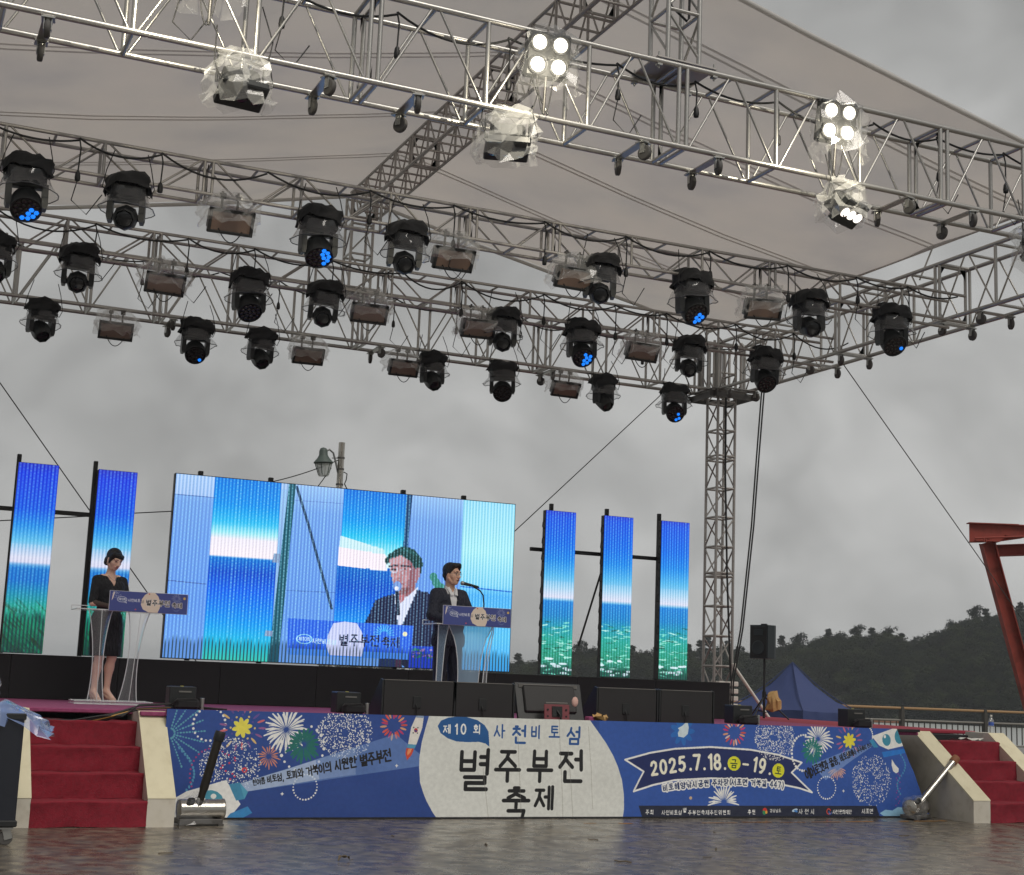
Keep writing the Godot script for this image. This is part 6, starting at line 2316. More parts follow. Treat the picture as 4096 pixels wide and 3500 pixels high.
# ---------------------------------------------------------------- surroundings
func build_ground() -> void:
	var g := Geo.new()
	g.face([Vector3(-160, 0, 90), Vector3(160, 0, 90), Vector3(160, 0, -19), Vector3(-160, 0, -19)])
	struct("ground", g, M.asphalt)
	g = Geo.new()
	g.box(Vector3(0, -1.6, -19.2), Vector3(320, 3.2, .4))
	struct("quay_wall", g, M.concrete)
	g = Geo.new()
	g.face([Vector3(-1500, -2.3, -19.4), Vector3(1500, -2.3, -19.4), Vector3(1500, -2.3, -1900), Vector3(-1500, -2.3, -1900)])
	struct("sea", g, M.water)
	# worn yellow line along the stage
	rng.seed = 6
	g = Geo.new()
	var x := 3.3
	while x < 11.6:
		var l := rng.randf_range(.06, .5)
		if rng.randf() < (.3 if x < 8 else .72):
			var z := .5 + rng.randf_range(-.03, .03) - (x - 8.0) * .02
			var w := rng.randf_range(.02, .05)
			var pts := []
			for i in 7:
				pts.append(Vector3(x + l * i / 6.0, .004, z + w * rng.randf_range(.5, 1.0)))
			for i in 7:
				pts.append(Vector3(x + l * (6 - i) / 6.0, .004, z - w * rng.randf_range(.5, 1.0)))
			for i in 6:
				g.face([pts[i], pts[13 - i], pts[12 - i], pts[i + 1]])
		x += l + rng.randf_range(.02, .12)
	struct("painted_line", g, M.yellow_line)
	# litter on the wet ground
	var o := thing("dead_leaf", "curled dry leaf lying on the wet asphalt in the foreground", "leaf", Vector3(3.54, .0, 3.1), .4)
	var rows := []
	for i in 7:
		var t := i / 6.0
		var row := PackedVector3Array()
		for j in 5:
			var s := j / 4.0 - .5
			row.append(Vector3((t - .5) * .11, .004 + .035 * sin(PI * t) + .05 * s * s + .012 * sin(t * 9.0), s * .07 * sin(PI * clampf(t * .9 + .05, 0, 1))))
		rows.append(row)
	g = Geo.new()
	g.sheet(rows, true)
	part("blade", g, M.dry_leaf, o)
	g = Geo.new()
	g.path([Vector3(.055, .006, 0), Vector3(.085, .012, .01)], .002, 5)
	part("stalk", g, M.dry_leaf, o)
	var tw := [[2.3, 2.5], [2.9, 1.75], [5.1, 2.2], [6.3, 1.9], [7.1, 2.7], [7.9, 1.4], [8.8, 2.4], [9.9, 1.8], [6.7, 3.2], [10.6, 2.6], [4.5, 1.5], [5.8, 3.4]]
	var first: Node3D
	for i in tw.size():
		var lab := "short dark twig lying on the wet asphalt, %s from the left" % ordn(i)
		var at := Vector3(tw[i][0], .004, tw[i][1])
		if i == 0:
			g = Geo.new()
			g.path([Vector3(-.05, 0, 0), Vector3(-.01, .004, .008), Vector3(.03, .002, .0), Vector3(.06, .006, .012)], .0045, 5)
			first = thing("twig", lab, "twig", at, 0, "twigs on the wet ground")
			part("stick", g, M.dry_leaf, first)
		else:
			var d := dup(first, at, rng.randf() * TAU, lab)
			d.scale = Vector3.ONE * rng.randf_range(.5, 1.3)

func build_fence() -> void:
	var o := thing("quay_railing", "metal quay railing with a tan top rail behind the stage's right end", "railing", Vector3(18.0, 0, -16.0))
	var g := Geo.new()
	g.tube(Vector3(-3, 1.1, 0), Vector3(16, 1.055, 0), .035, 10)
	part("top_rail", g, M.tan_rail, o)
	for y in [.8, .22]:
		g = Geo.new()
		g.tube(Vector3(-3, y, 0), Vector3(16, y - .05, 0), .028, 10)
		part("rail", g, M.grey_rail, o)
	for i in 7:
		g = Geo.new()
		var x := -1.76 + i * 2.69
		g.prism(v2([-.05, 0, .05, 0, .05, 1.0, .03, 1.1, -.03, 1.13, -.05, 1.08]), -.06, .06, Transform3D(Basis(), Vector3(x, 0, 0)))
		part("post", g, M.dark_rail, o)
		for k in 14:
			member("baluster", Vector3(x + .18 * (k + 1), .22, 0), Vector3(x + .18 * (k + 1), .78, 0), .016, M.dark_rail, o)

func build_tent() -> void:
	var o := thing("canopy_tent", "dark blue pop-up canopy tent beyond the stage's right end", "tent", Vector3(19.9, 0, -14.45), .33)
	var e := .98
	var H := 2.05
	var w := 1.06
	var f := FastNoiseLite.new()
	f.seed = 31
	f.frequency = 1.1
	var peak := Vector3(0, H, 0)
	for q in 4:
		var a := q * PI / 2
		var c0 := Vector3(cos(a + PI / 4), 0, sin(a + PI / 4)) * w * 1.414 + Vector3(0, e, 0)
		var c1 := Vector3(cos(a - PI / 4), 0, sin(a - PI / 4)) * w * 1.414 + Vector3(0, e, 0)
		var rows := []
		for i in 10:
			var t := i / 9.0
			var row := PackedVector3Array()
			for j in 10:
				var s := j / 9.0
				var p := c0.lerp(c1, s).lerp(peak, t)
				p.y -= .16 * sin(PI * t) * (1.0 - .35 * (1.0 - absf(s * 2 - 1))) + .03 * sin(PI * s) * (1 - t)
				p.y += f.get_noise_2d(s * 3 + q * 9, t * 3) * .03
				row.append(p)
			rows.append(row)
		var g := Geo.new()
		g.sheet(rows)
		part("roof_panel", g, M.tent_blue, o)
		rows = []
		for i in 5:
			var row := PackedVector3Array()
			for j in 14:
				var s := j / 13.0
				var p := c0.lerp(c1, s)
				var n := Vector3(p.x, 0, p.z).normalized()
				p.y -= .03 * sin(PI * s) + i * .1
				row.append(p + n * (.01 + f.get_noise_2d(s * 5 + q * 7, i * .5) * .04))
			rows.append(row)
		g = Geo.new()
		g.sheet(rows, true)
		part("valance", g, M.tent_blue, o)
		g = Geo.new()
		g.box(Vector3(c0.x * .97, e * .5, c0.z * .97), Vector3(.04, e, .04))
		part("leg", g, M.grey_metal, o)
		g = Geo.new()
		var rp := []
		for i in 8:
			var t := i / 7.0
			var p := c0.lerp(peak, t)
			p.y -= .16 * sin(PI * t) * .65 - .012
			rp.append(p)
		g.path(rp, .012, 6)
		part("ridge_seam", g, M.tent_blue, o)

func ibeam(g: Geo, a: Vector3, b: Vector3, h: float, w: float, up: Vector3) -> void:
	var d := (b - a).normalized()
	var x := up.cross(d).normalized()
	var y := d.cross(x)
	var B := Basis(x, y, d)
	var c := (a + b) * .5
	var l := (b - a).length()
	g.box(c + y * (h * .5 - .01), Vector3(w, .02, l), B)
	g.box(c - y * (h * .5 - .01), Vector3(w, .02, l), B)
	g.box(c, Vector3(.014, h - .04, l), B)

func build_gantry() -> void:
	var o := thing("boat_gantry", "rust red steel gantry with a leaning column at the right edge", "gantry", Vector3(20.9, 0, -9.4))
	var g := Geo.new()
	ibeam(g, Vector3(.55, 4.86, .24), Vector3(4.2, 4.86, 1.9), .24, .2, Vector3.UP)
	var TG := Transform3D(Basis(Vector3.UP, -.43), Vector3(-.12, 4.8, -.06))
	g.prism(v2([0, -.2, .55, -.17, 1.1, -.07, .95, .17, 0, .17]), -.008, .008, TG)
	g.prism(v2([-.03, .17, 1.0, .17, 1.0, .19, -.03, .19]), -.1, .1, TG)
	g.prism(v2([0, -.22, .55, -.19, 1.1, -.09, 1.1, -.07, .55, -.17, 0, -.2]), -.1, .1, TG)
	part("top_beam", g, M.red_steel, o)
	g = Geo.new()
	ibeam(g, Vector3(.25, 4.6, .05), Vector3(1.75, -.1, .12), .28, .22, Vector3(.9, .3, .4))
	part("leaning_column", g, M.red_steel, o)
	g = Geo.new()
	g.box(Vector3(.2, 4.62, .08), Vector3(.5, .03, .3), Basis(Vector3.UP, -.43))
	part("end_plate", g, M.red_steel, o)
	g = Geo.new()
	ibeam(g, Vector3(1.02, 4.52, -.6), Vector3(1.5, 4.52, .6), .24, .2, Vector3.UP)
	part("cross_beam", g, M.red_steel, o)
	g = Geo.new()
	g.tube(Vector3(-.12, 4.66, .1), Vector3(2.5, 4.86, 1.25), .02, 6)
	part("brace_rod", g, M.red_steel, o)
	for i in 6:
		g = Geo.new()
		g.tube(Vector3(.02 + i * .07, 4.58, .22 - i * .02), Vector3(.02 + i * .07, 4.66, .22 - i * .02), .016, 6)
		part("bolt", g, M.red_steel, o)

func build_lamp_post() -> void:
	var o := thing("lamp_post", "steel lamp post with a hanging lantern rising behind the big screen", "lamp post", Vector3(8.16, 0, -12.7))
	var g := Geo.new()
	g.tube(Vector3.ZERO, Vector3(0, 5.82, 0), .062, 14)
	part("pole", g, M.steel, o)
	g = Geo.new()
	for y in [5.5, 5.28, 4.98]:
		g.tube(Vector3(0, y, 0), Vector3(0, y + .035, 0), .072, 14)
	part("band", g, M.dark_alum, o)
	g = Geo.new()
	g.path([Vector3(-.04, 5.2, 0), Vector3(-.1, 5.42, 0), Vector3(-.16, 5.6, 0), Vector3(-.24, 5.66, 0), Vector3(-.31, 5.62, 0)], .02, 8)
	g.tube(Vector3(-.18, 5.5, 0), Vector3(0, 5.52, 0), .012, 6)
	part("arm", g, M.grey_metal, o)
	var c := Transform3D(Basis(Vector3.BACK, .06), Vector3(-.33, 5.1, 0))
	g = Geo.new()
	g.lathe([Vector2(.14, .26), Vector2(.185, .28), Vector2(.19, .3), Vector2(.12, .38), Vector2(.085, .44), Vector2(.08, .52), Vector2(.06, .57), Vector2(.01, .59)], c, 18)
	part("hood", g, M.green_grey, o)
	g = Geo.new()
	g.lathe([Vector2(.01, .02), Vector2(.09, .03), Vector2(.1, .05), Vector2(.165, .265)], c, 16, false, true, false)
	part("lantern_glass", g, M.lantern, o)
	g = Geo.new()
	for i in 6:
		var a := i * TAU / 6
		g.tube(c * Vector3(cos(a) * .1, .05, sin(a) * .1), c * Vector3(cos(a) * .168, .27, sin(a) * .168), .008, 5)
	part("rib", g, M.green_grey, o)
	g = Geo.new()
	g.path(catenary(Vector3(0, 5.5, 0), Vector3(-1.55, 4.86, .1), .05, 8), .01, 5)
	g.path(catenary(Vector3(-.2, 5.3, .05), Vector3(-.6, 4.7, .05), .02, 5), .01, 5)
	g.path([Vector3(.07, 5.25, 0), Vector3(.14, 5.22, 0), Vector3(.13, 5.1, 0), Vector3(.1, 5.02, 0), Vector3(.2, 4.85, 0)], .012, 5)
	part("cable", g, M.cable, o)

func clump(n: int, r: float, leaf: float, seed_: int) -> Geo:
	var R := RandomNumberGenerator.new()
	R.seed = seed_
	var g := Geo.new()
	for i in n:
		var d := Vector3(R.randfn(), R.randfn() * .8, R.randfn()).normalized()
		var c := d * r * pow(R.randf(), .45)
		var nn := (d + Vector3(R.randfn(), R.randfn() + .4, R.randfn()) * .6).normalized()
		var u := nn.cross(Vector3(R.randfn(), R.randfn(), R.randfn())).normalized() * leaf * R.randf_range(.6, 1.2)
		var v := nn.cross(u).normalized() * leaf * R.randf_range(.35, .7)
		g.face([c - u, c - v * .9 - u * .1, c + u, c + v])
	return g

func tree_geo(kind: int, h: float, seed_: int) -> Array:   # [trunk, crown], standing on the origin
	var R := RandomNumberGenerator.new()
	R.seed = seed_
	var tr := Geo.new()
	var cr := Geo.new()
	var lean := Vector3(R.randf_range(-.5, .5), h * .95, R.randf_range(-.5, .5))
	tr.path([Vector3.ZERO, lean * .5 + Vector3(R.randf_range(-.2, .2), 0, 0), lean], .22, 6, .05)
	if kind == 0:   # pine: tiers of uneven flat boughs
		var tiers := 8
		for i in tiers:
			var t := .28 + .72 * i / (tiers - 1.0)
			var at := lean * t
			var rr := (1.12 - t) * h * .33 * R.randf_range(.6, 1.25) + .15
			for k in R.randi_range(3, 5):
				var a := R.randf() * TAU
				var tip := at + Vector3(cos(a), R.randf_range(-.25, .45), sin(a)) * rr
				tr.path([at, at.lerp(tip, .5) + Vector3(0, .1, 0), tip], .05, 4, .015)
				for q in 4:
					var c := at.lerp(tip, .3 + .24 * q) + Vector3(0, .08, 0)
					var b := clump(16, .34 + .1 * (1 - t), .16, R.randi())
					for v in b.V.size():
						b.V[v] = c + b.V[v] * Vector3(1.25, .95, 1.25)
					append_geo(cr, b)
	else:   # broadleaf: clumps round several limbs, open between
		for k in R.randi_range(10, 13):
			var a := R.randf() * TAU
			var y := R.randf_range(.3, 1.0)
			var at := lean * (y * .7)
			var tip := lean * y + Vector3(cos(a), 0, sin(a)) * h * .26 * R.randf_range(.3, 1.0) * (1.25 - y * .7)
			tr.path([at, at.lerp(tip, .6), tip], .07, 4, .02)
			for q in R.randi_range(4, 6):
				var c := tip + Vector3(R.randfn(), R.randfn() * .7, R.randfn()) * h * .075
				var b := clump(26, h * .085, .19, R.randi())
				for v in b.V.size():
					b.V[v] = c + b.V[v]
				append_geo(cr, b)
	return [tr.mesh(), cr.mesh()]

func append_geo(a: Geo, b: Geo) -> void:
	var n := a.V.size()
	a.V.append_array(b.V)
	a.N.append_array(b.N)
	a.U.append_array(b.U)
	for i in b.I:
		a.I.append(i + n)

func build_hill() -> void:
	# the skyline, in metres above the stage's ground, read along the far shore
	var prof := [[60, -213, 2.0], [80, -206, 3.0], [95.2, -198.4, 4.2], [97, -197.4, 5.3], [99.1, -196.6, 4.4], [104.1, -193.8, 7.2], [107.4, -192.4, 7.2], [113.6, -189.7, 7.2], [120.5, -186.5, 8.2], [125.7, -184.2, 8.5], [129.2, -182.7, 7.9], [132.9, -181.2, 7.6], [134.2, -180.2, 9.4], [137.7, -178.7, 9.3], [140.5, -177.1, 11.0], [145, -175, 11.6], [149.1, -173.2, 11.7], [152.5, -172, 10.4], [154, -171.4, 10.3], [155.6, -170.4, 11.7], [158.8, -168.6, 13.6], [160.8, -167.4, 15.0], [163.9, -166.1, 15.1], [168, -164, 16.4], [176, -160, 18.5], [190, -152, 19.0], [210, -142, 16.0]]
	var rows := []
	var outd := Vector3(.62, 0, -.785)
	var f := FastNoiseLite.new()
	f.seed = 4
	f.frequency = .06
	var secs := []
	for i in prof.size():
		var p := Vector3(prof[i][0], 0, prof[i][1])
		var h: float = maxf(prof[i][2] - 4.4, .4)
		var row := PackedVector3Array()
		var foot := 26.0 + h * 1.3
		for k in 9:
			var t := k / 6.0
			var y := lerpf(-2.5, h, sin(minf(t, 1.0) * PI * .5)) if t <= 1.0 else h * (1.0 - (t - 1.0) * .9)
			row.append(p + outd * (t - 1.0) * foot + Vector3(0, y, 0))
		rows.append(row)
		secs.append(row)
	var g := Geo.new()
	g.sheet(rows, true)
	struct("hill", g, M.soil)
	# the wood on the slope reads as one mass
	var mm := MultiMesh.new()
	mm.transform_format = MultiMesh.TRANSFORM_3D
	mm.use_colors = true
	mm.mesh = clump(150, 1.0, .17, 99).mesh()
	var R := RandomNumberGenerator.new()
	R.seed = 17
	var xf := []
	var tone := []
	for i in 620:   # each crown a dome of leaf clumps
		var u := R.randf_range(.5, prof.size() - 1.2)
		var a := int(u)
		var t := pow(R.randf(), .8) * 6.35
		var b := int(t)
		var p: Vector3 = (secs[a][b] as Vector3).lerp(secs[a + 1][b], u - a).lerp((secs[a][b + 1] as Vector3).lerp(secs[a + 1][b + 1], u - a), t - b)
		p.y = maxf(p.y, -1.6)
		var cr := R.randf_range(1.5, 2.9)
		var ht := R.randf_range(1.0, 1.7) * (1.0 if p.y > 1.0 else .8)
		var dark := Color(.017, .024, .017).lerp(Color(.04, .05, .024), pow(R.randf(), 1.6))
		for k in 11:
			var q := Vector3(R.randfn(), absf(R.randfn()) * .9, R.randfn()).normalized()
			var s := cr * R.randf_range(.3, .46)
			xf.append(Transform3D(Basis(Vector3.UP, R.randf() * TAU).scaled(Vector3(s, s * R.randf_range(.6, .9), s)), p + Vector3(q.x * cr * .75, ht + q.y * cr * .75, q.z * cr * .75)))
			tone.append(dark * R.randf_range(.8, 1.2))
	for i in 2600:   # undergrowth that closes the gaps
		var u := R.randf_range(.5, prof.size() - 1.2)
		var a := int(u)
		var t := R.randf() * 6.2
		var b := int(t)
		var p: Vector3 = (secs[a][b] as Vector3).lerp(secs[a + 1][b], u - a).lerp((secs[a][b + 1] as Vector3).lerp(secs[a + 1][b + 1], u - a), t - b)
		var s := R.randf_range(.8, 1.4)
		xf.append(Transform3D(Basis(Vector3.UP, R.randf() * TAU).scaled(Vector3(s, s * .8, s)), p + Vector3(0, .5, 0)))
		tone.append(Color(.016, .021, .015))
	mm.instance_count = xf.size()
	for i in xf.size():
		mm.set_instance_transform(i, xf[i])
		mm.set_instance_color(i, tone[i])
	var mi := MultiMeshInstance3D.new()
	mi.name = "hillside_wood"
	mi.multimesh = mm
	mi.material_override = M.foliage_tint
	add_child(mi)
	tag(mi, "dark mixed wood covering the far hill across the water", "wood")
	mi.set_meta("kind", "stuff")
	# single trees that stand out along the skyline
	var protos := []
	for k in 6:
		protos.append(tree_geo(0 if k < 3 else 1, 6.0, 200 + k))
	var tr := [[96, 5.4, 1], [98, 4.6, 4], [101, 5.0, 0], [104.6, 7.6, 3], [106.4, 7.5, 4], [108.6, 7.0, 1], [112.4, 7.4, 0], [114.2, 7.1, 5], [116, 7.2, 2], [118.4, 6.6, 3], [120.6, 8.0, 0], [122.2, 8.6, 1], [123.6, 9.2, 2], [125.9, 8.7, 0], [127.6, 7.8, 3], [130.6, 7.8, 4], [134.1, 9.8, 2], [135.9, 10.1, 3], [138.2, 9.8, 5], [140.4, 11.2, 0], [142.4, 11.4, 4], [144.3, 11.8, 3], [146.8, 11.6, 1], [149.2, 12.3, 5], [151.0, 10.9, 2], [153.3, 10.4, 3], [155.8, 12.1, 4], [158.5, 13.7, 5], [161.0, 15.5, 3], [163.2, 15.3, 1], [165.4, 15.8, 4], [167.6, 16.6, 0], [171.5, 17.6, 3]]
	var cnt := {}
	for i in tr.size():
		var x: float = tr[i][0]
		var base := Vector3.ZERO
		for j in prof.size() - 1:
			if x >= prof[j][0] and x < prof[j + 1][0]:
				var t: float = (x - prof[j][0]) / (prof[j + 1][0] - prof[j][0])
				base = (secs[j][6] as Vector3).lerp(secs[j + 1][6], t)
		var kind: int = tr[i][2]
		var pine := kind < 3
		var key := "pine_tree" if pine else "broadleaf_tree"
		cnt[key] = cnt.get(key, 0) + 1
		var o := thing(key, "%s on the far skyline, %s of its kind from the left" % ["dark pine with tiered boughs" if pine else "dark round-headed broadleaf tree", ordn(mini(cnt[key] - 1, 19))], "tree", base, i * 1.7, "%s along the far skyline" % ("pines" if pine else "broadleaf trees"))
		var hh: float = maxf(tr[i][1] - base.y, 2.0) + .6
		o.position.y -= .6
		o.scale = Vector3.ONE * hh / 6.0
		mpart("trunk", protos[kind][0], M.bark, o)
		mpart("crown", protos[kind][1], M.foliage, o)
	# breakwater of rough stones and a pontoon on the water
	var o := thing("breakwater", "low breakwater of grey rocks at the foot of the far hill", "breakwater", Vector3(160, -2.4, -172))
	R.seed = 3
	var stones := []
	for k in 4:
		var s := Geo.new()
		var rr := []
		for i in 5:
			var row := PackedVector3Array()
			for j in 8:
				var an := TAU * j / 8
				var q := sin(PI * (i + .3) / 4.7) * R.randf_range(.75, 1.15)
				row.append(Vector3(cos(an) * q, -cos(PI * i / 4.0) * .8, sin(an) * q))
			rr.append(row)
		s.rings(rr, true, true, true, true)
		stones.append(s.mesh())
	for i in 90:
		var m := mpart("rock", stones[i % 4], M.rock, o)
		var t := R.randf_range(-14, 24)
		var s := R.randf_range(.3, .75)
		m.transform = Transform3D(Basis(Vector3(R.randfn(), R.randfn(), R.randfn()).normalized(), R.randf() * TAU).scaled(Vector3.ONE * s), Vector3(.8 * t + R.randfn() * .7, R.randf_range(-.1, 1.1), .6 * t + R.randfn() * .9))
	o = thing("pontoon", "long orange brown floating pontoon on the water", "pontoon", Vector3(120, -2.3, -142), -.6)
	g = Geo.new()
	g.box(Vector3(0, .18, 0), Vector3(9.5, .3, 1.8), Basis(), .05)
	part("deck", g, M.rust, o)
	for i in 6:
		g = Geo.new()
		g.tube(Vector3(-4 + i * 1.6, -.05, -.9), Vector3(-4 + i * 1.6, -.05, .9), .18, 8)
		part("float", g, M.grey_metal, o)

func make_sky() -> ImageTexture:
	var W := 1536
	var H := 768
	var im := Image.create(W, H, false, Image.FORMAT_RGBF)
	var f := FastNoiseLite.new()
	f.seed = 23
	f.frequency = 2.2
	f.fractal_octaves = 5
	f.fractal_gain = .58
	var f2 := FastNoiseLite.new()
	f2.seed = 8
	f2.frequency = .8
	f2.fractal_octaves = 3
	for y in H:
		var el := (0.5 - (y + .5) / H) * PI
		for x in W:
			if el < -.06:
				im.set_pixel(x, y, Color(.2, .2, .2))
				continue
			var az := (x + .5) / W * TAU
			var d := Vector3(cos(el) * cos(az), sin(el), cos(el) * sin(az))
			# a flat cloud layer seen from below: features crowd towards the horizon
			var q := Vector3(d.x, d.y * 1.25, d.z) * 2.2
			var wv := Vector3(f2.get_noise_3dv(q * 2.0), f2.get_noise_3dv(q * 2.0 + Vector3(7, 0, 0)), f2.get_noise_3dv(q * 2.0 + Vector3(0, 9, 0)))
			var n := f.get_noise_3dv(q + wv * .22)
			var m := f2.get_noise_3dv(q * .8 + Vector3(5, 1, 2))
			var l := .325 + .15 * n + .1 * m + .03 * exp(-absf(el - .08) * 8.0)
			l = maxf(l, .15) * (1.0 - .2 * smoothstep(.36, .5, el))
			im.set_pixel(x, y, Color(l * 1.0, l * 1.005, l * .99))
	return ImageTexture.create_from_image(im)

func cloth_folds(m: StandardMaterial3D, seed_: int) -> void:
	m.heightmap_enabled = true
	m.heightmap_texture = noise_tex(seed_, .016, 512, [], 3)
	m.heightmap_scale = 2.2
	m.uv1_triplanar = true
	m.uv1_scale = Vector3(2.6, 1.1, 2.6)

func materials() -> void:
	var m: StandardMaterial3D
	mat("alum", rgb(176, 174, 170), .36, .85)
	mat("alum_dull", rgb(168, 164, 160), .45, .65)
	mat("dark_alum", rgb(92, 90, 88), .5, .6)
	mat("zinc", rgb(166, 166, 162), .35, .8)
	mat("steel", rgb(176, 172, 164), .22, .95)
	mat("chrome", rgb(220, 220, 215), .12, 1.0)
	mat("gunmetal", rgb(62, 58, 52), .35, .8)
	mat("grey_metal", rgb(120, 122, 122), .5, .4)
	mat("black_metal", rgb(34, 33, 33), .5, .3)
	mat("black_plastic", rgb(28, 30, 31), .42)
	mat("black_paint", rgb(30, 29, 30), .6)
	mat("black_wood", rgb(26, 26, 30), .8)
	mat("grey_plastic", rgb(110, 108, 104), .5)
	mat("speaker_grey", rgb(40, 50, 54), .5)
	mat("cable", rgb(24, 24, 25), .55)
	mat("yellow_cable", rgb(170, 130, 60), .5)
	mat("rope", rgb(70, 70, 68), .8)
	mat("rubber", rgb(78, 76, 74), .7)
	mat("rust", rgb(132, 84, 56), .7)
	mat("white_paint", rgb(206, 204, 196), .55)
	mat("yellow_tape", rgb(190, 184, 90), .5)
	mat("mount_red", rgb(120, 60, 66), .6)
	mat("skin_paper", rgb(206, 168, 158), .8)
	mat("tan_bag", rgb(186, 150, 96), .7)
	mat("sign_edge", rgb(196, 196, 206), .5)
	mat("bottle", Color(.94, .96, .97), .06, 0, .16)
	mat("blue_label", rgb(60, 90, 170), .5)
	m = mat("black_cloth", rgb(28, 28, 30), .92)
	m.rim_enabled = true
	m.rim = .3
	mat("case_blue", rgb(22, 26, 36), .45)
	mat("blue_cloth", rgb(70, 110, 170), .7)
	m = mat("hood", Color(.4, .41, .43), .1, 0, .15)
	m = mat("hood_rim", Color(.3, .31, .33), .3, 0, .75)
	m = mat("plastic", Color(.95, .95, .94), .14, 0, .17)
	mat("plastic_thin", Color(.8, .8, .8), .12, 0, .05)
	m = mat("plastic_blue", Color(.6, .7, .92), .2, 0, .4)
	mat("acrylic", Color(.93, .95, .96), .05, 0, .1)
	mat("acrylic_edge", Color(.9, .92, .92), .2, 0, .7)
	mat("acrylic_side", Color(.66, .78, .9), .3, 0, .3)
	mat("frosted", Color(.62, .74, .84), .45, 0, .55)
	m = mat("panel", rgb(126, 104, 92), .3)
	m.backlight_enabled = true
	m.backlight = Color(.25, .2, .17)
	mat("lens", rgb(18, 20, 24), .06)
	mat("dark_glass", rgb(16, 15, 16), .25)
	m = mat("cell_dark", rgb(34, 26, 24), .12)
	m = mat("cell_blue", rgb(20, 60, 120), .2)
	m.emission_enabled = true
	m.emission = rgb(24, 128, 255)
	m.emission_energy_multiplier = 1.0
	m = mat("lamp_white", Color.WHITE, .3)
	m.emission_enabled = true
	m.emission = Color(1, .97, .88)
	m.emission_energy_multiplier = 1.7
	m = mat("lamp_soft", Color.WHITE, .3)
	m.emission_enabled = true
	m.emission = Color(1, .95, .9)
	m.emission_energy_multiplier = 1.6
	# cloth, carpet, paint
	m = mat("canopy", rgb(218, 216, 214), .75)
	m.backlight_enabled = true
	m.backlight = Color(1.0, .998, .985)
	m.albedo_texture = noise_tex(2, .008, 512, [[0, Color(.88, .88, .9)], [.5, Color(.96, .95, .95)], [1, Color(1, .98, .97)]], 5)
	world_tri(m, .12)
	m = mat("canopy_seam", rgb(200, 198, 196), .8)
	m.backlight_enabled = true
	m.backlight = Color(.8, .8, .78)
	m = mat("pink", rgb(158, 74, 116), .95)
	m.albedo_texture = noise_tex(5, .05, 512, [[0, Color(.8, .8, .8)], [1, Color(1, 1, 1)]])
	world_tri(m, .7)
	m = mat("red_floor", rgb(142, 40, 58), .95)
	m = mat("red_carpet", rgb(128, 25, 42), .95)
	m.albedo_texture = noise_tex(6, .03, 512, [[0, Color(.88, .86, .86)], [.6, Color(1, 1, 1)], [1, Color(1, .97, .96)]], 5)
	world_tri(m, .9)
	m.heightmap_enabled = true
	m.heightmap_texture = noise_tex(7, .3, 256, [], 3)
	m.heightmap_scale = .3
	m = mat("cream_wall", rgb(206, 200, 188), .7)
	m.albedo_texture = noise_tex(8, .02, 512, [[0, Color(.9, .89, .87)], [.4, Color(.97, .97, .96)], [1, Color(1, 1, 1)]], 5)
	world_tri(m, .6)
	m = mat("cream_cap", rgb(216, 208, 180), .7)
	m.albedo_texture = M.cream_wall.albedo_texture
	world_tri(m, .6)
	m = mat("tent_blue", rgb(52, 66, 112), .7)
	m.backlight_enabled = true
	m.backlight = Color(.12, .16, .3)
	mat("red_steel", rgb(142, 58, 46), .7)
	M.red_steel.albedo_texture = noise_tex(14, .02, 256, [[0, Color(.7, .66, .64)], [.5, Color(1, 1, 1)], [1, Color(1, .9, .86)]], 4)
	world_tri(M.red_steel, .5)
	mat("tan_rail", rgb(150, 120, 84), .6)
	mat("grey_rail", rgb(126, 124, 118), .5, .3)
	mat("dark_rail", rgb(62, 60, 56), .6)
	mat("green_grey", rgb(74, 86, 82), .6)
	m = mat("lantern", Color(.75, .78, .76), .3, 0, .55)
	mat("concrete", rgb(120, 118, 112), .85)
	mat("rock", rgb(92, 90, 84), .9)
	mat("soil", rgb(40, 46, 32), .95)
	mat("bark", rgb(58, 50, 44), .9)
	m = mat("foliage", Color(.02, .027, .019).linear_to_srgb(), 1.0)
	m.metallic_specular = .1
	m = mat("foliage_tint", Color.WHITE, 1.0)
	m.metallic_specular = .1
	m.vertex_color_use_as_albedo = true
	mat("dry_leaf", rgb(96, 84, 66), .7)
	m = mat("yellow_line", rgb(168, 116, 44), .5)
	# people
	m = mat("skin", rgb(228, 188, 166), .5)
	m.subsurf_scatter_enabled = true
	m.subsurf_scatter_strength = .08
	m = mat("skin_man", rgb(218, 174, 150), .5)
	m.subsurf_scatter_enabled = true
	m.subsurf_scatter_strength = .08
	mat("eye", rgb(30, 22, 20), .15)
	m = mat("hair", rgb(20, 17, 17), .5)
	m.heightmap_enabled = true
	m.heightmap_texture = noise_tex(63, .05, 256, [], 3)
	m.heightmap_scale = .6
	m.uv1_triplanar = true
	m.uv1_scale = Vector3(30, 5, 30)
	mat("lips", rgb(150, 92, 84), .5)
	mat("lips_red", rgb(170, 70, 74), .4)
	m = mat("black_dress", rgb(24, 25, 29), .85)
	m.rim_enabled = true
	m.rim = .25
	cloth_folds(m, 61)
	mat("sheer", Color(.07, .07, .08), .6, 0, .72)
	mat("nude_shoe", rgb(206, 170, 148), .4)
	m = mat("navy_suit", rgb(30, 33, 48), .8)
	m.rim_enabled = true
	m.rim = .25
	cloth_folds(m, 62)
	mat("white_shirt", rgb(220, 220, 222), .75)
	mat("black_shoe", rgb(20, 19, 19), .25)
	# water and wet asphalt
	m = mat("water", rgb(176, 180, 178), .35)
	m.normal_enabled = true
	m.normal_texture = noise_tex(15, .03, 512, [], 4, true, 6.0)
	m.normal_scale = .18
	world_tri(m, .12)
	m = mat("asphalt", Color.WHITE, 1.0)
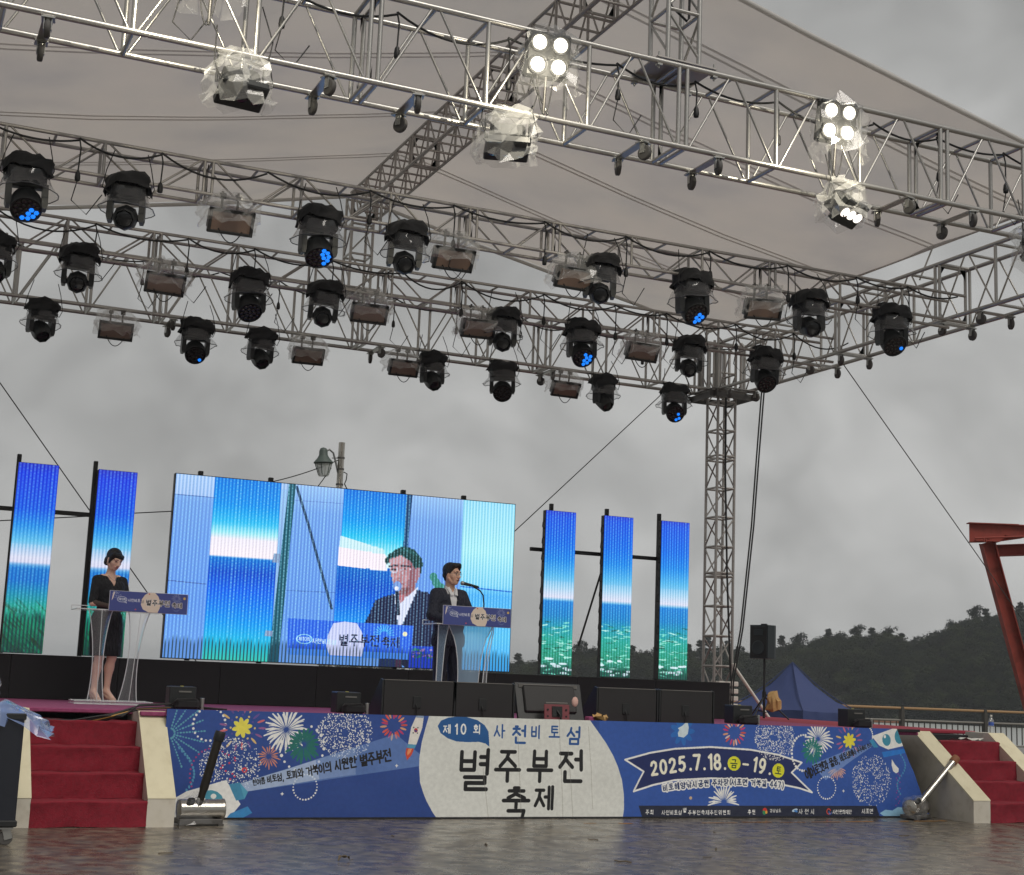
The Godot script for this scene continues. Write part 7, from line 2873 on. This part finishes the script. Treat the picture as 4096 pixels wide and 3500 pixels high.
	m.albedo_texture = noise_tex(11, .014, 1024, [[0, rgb(62, 57, 51)], [.42, rgb(88, 81, 72)], [.56, rgb(106, 98, 86)], [.72, rgb(116, 107, 93)], [1, rgb(140, 130, 112)]], 8)
	m.roughness_texture = noise_tex(13, .006, 1024, [[0, Color(.18, .18, .18)], [.36, Color(.24, .24, .24)], [.5, Color(.29, .29, .29)], [.64, Color(.34, .34, .34)], [1, Color(.46, .46, .46)]], 8)
	m.heightmap_enabled = true
	m.heightmap_texture = noise_tex(16, .2, 1024, [], 3)
	m.heightmap_scale = .09
	m.metallic_specular = .75
	world_tri(m, .33)
	m.uv1_scale = Vector3(.36, .33, .36)

func _ready() -> void:
	rng.seed = 1
	# camera, sky, light, exposure
	var cam := Camera3D.new()
	cam.name = "camera"
	cam.transform = Transform3D(Basis(Vector3(.91184, .03863, .40872), Vector3(-.10222, .98557, .1349), Vector3(-.39762, -.16479, .90263)).orthonormalized(), Vector3(0, 1.42, 14.0))
	cam.fov = 33.6835
	cam.near = .1
	cam.far = 4000
	add_child(cam)
	cam.current = true
	var env := Environment.new()
	env.background_mode = Environment.BG_SKY
	env.sky = Sky.new()
	var sm := PanoramaSkyMaterial.new()
	sm.panorama = make_sky()
	env.sky.sky_material = sm
	env.background_energy_multiplier = 1.0
	env.tonemap_mode = Environment.TONE_MAPPER_LINEAR
	env.tonemap_exposure = 1.2
	env.fog_enabled = true
	env.fog_density = .0006
	env.fog_light_color = Color(.8, .82, .84)
	env.sdfgi_enabled = true
	env.ssao_enabled = true
	env.ssil_enabled = true
	var we := WorldEnvironment.new()
	we.name = "world"
	we.environment = env
	add_child(we)
	var sun := DirectionalLight3D.new()
	sun.name = "sun"
	sun.light_energy = .5
	sun.light_color = Color(1.0, .975, .94)
	sun.light_angular_distance = 30
	sun.shadow_enabled = true
	sun.rotation = Vector3(deg_to_rad(-51), deg_to_rad(14), 0)
	sun.sky_mode = DirectionalLight3D.SKY_MODE_LIGHT_ONLY
	add_child(sun)
	materials()
	var g := Geo.new()
	g.tube(Vector3.ZERO, Vector3.UP, 1.0, 10)
	rod = g.mesh()
	build_ground()
	build_hill()
	build_fence()
	build_gantry()
	build_tent()
	build_lamp_post()
	build_trusses()
	build_canopy()
	build_stage()
	stairs("red carpeted stairs with white side walls at the left end of the stage", 1.49, 2.485, .22, .245, .16)
	stairs("red carpeted stairs with white side walls at the right end of the stage", 12.08, 13.0, .245, .245, .39)
	build_banner()
	build_screens()
	build_lecterns()
	build_stage_front()
	led_rows()
	cables()
	build_woman()
	build_man()
	jet("steel jet machine with an upright dark barrel beside the left stairs", Vector3(2.99, 0, .5), 0.05, Vector3(.22, 1, .05), .68)
	jet("steel jet machine with a barrel leaning right beside the right stairs", Vector3(11.38, 0, .24), 0.5, Vector3(.75, .62, .25), .85)
	flight_case()
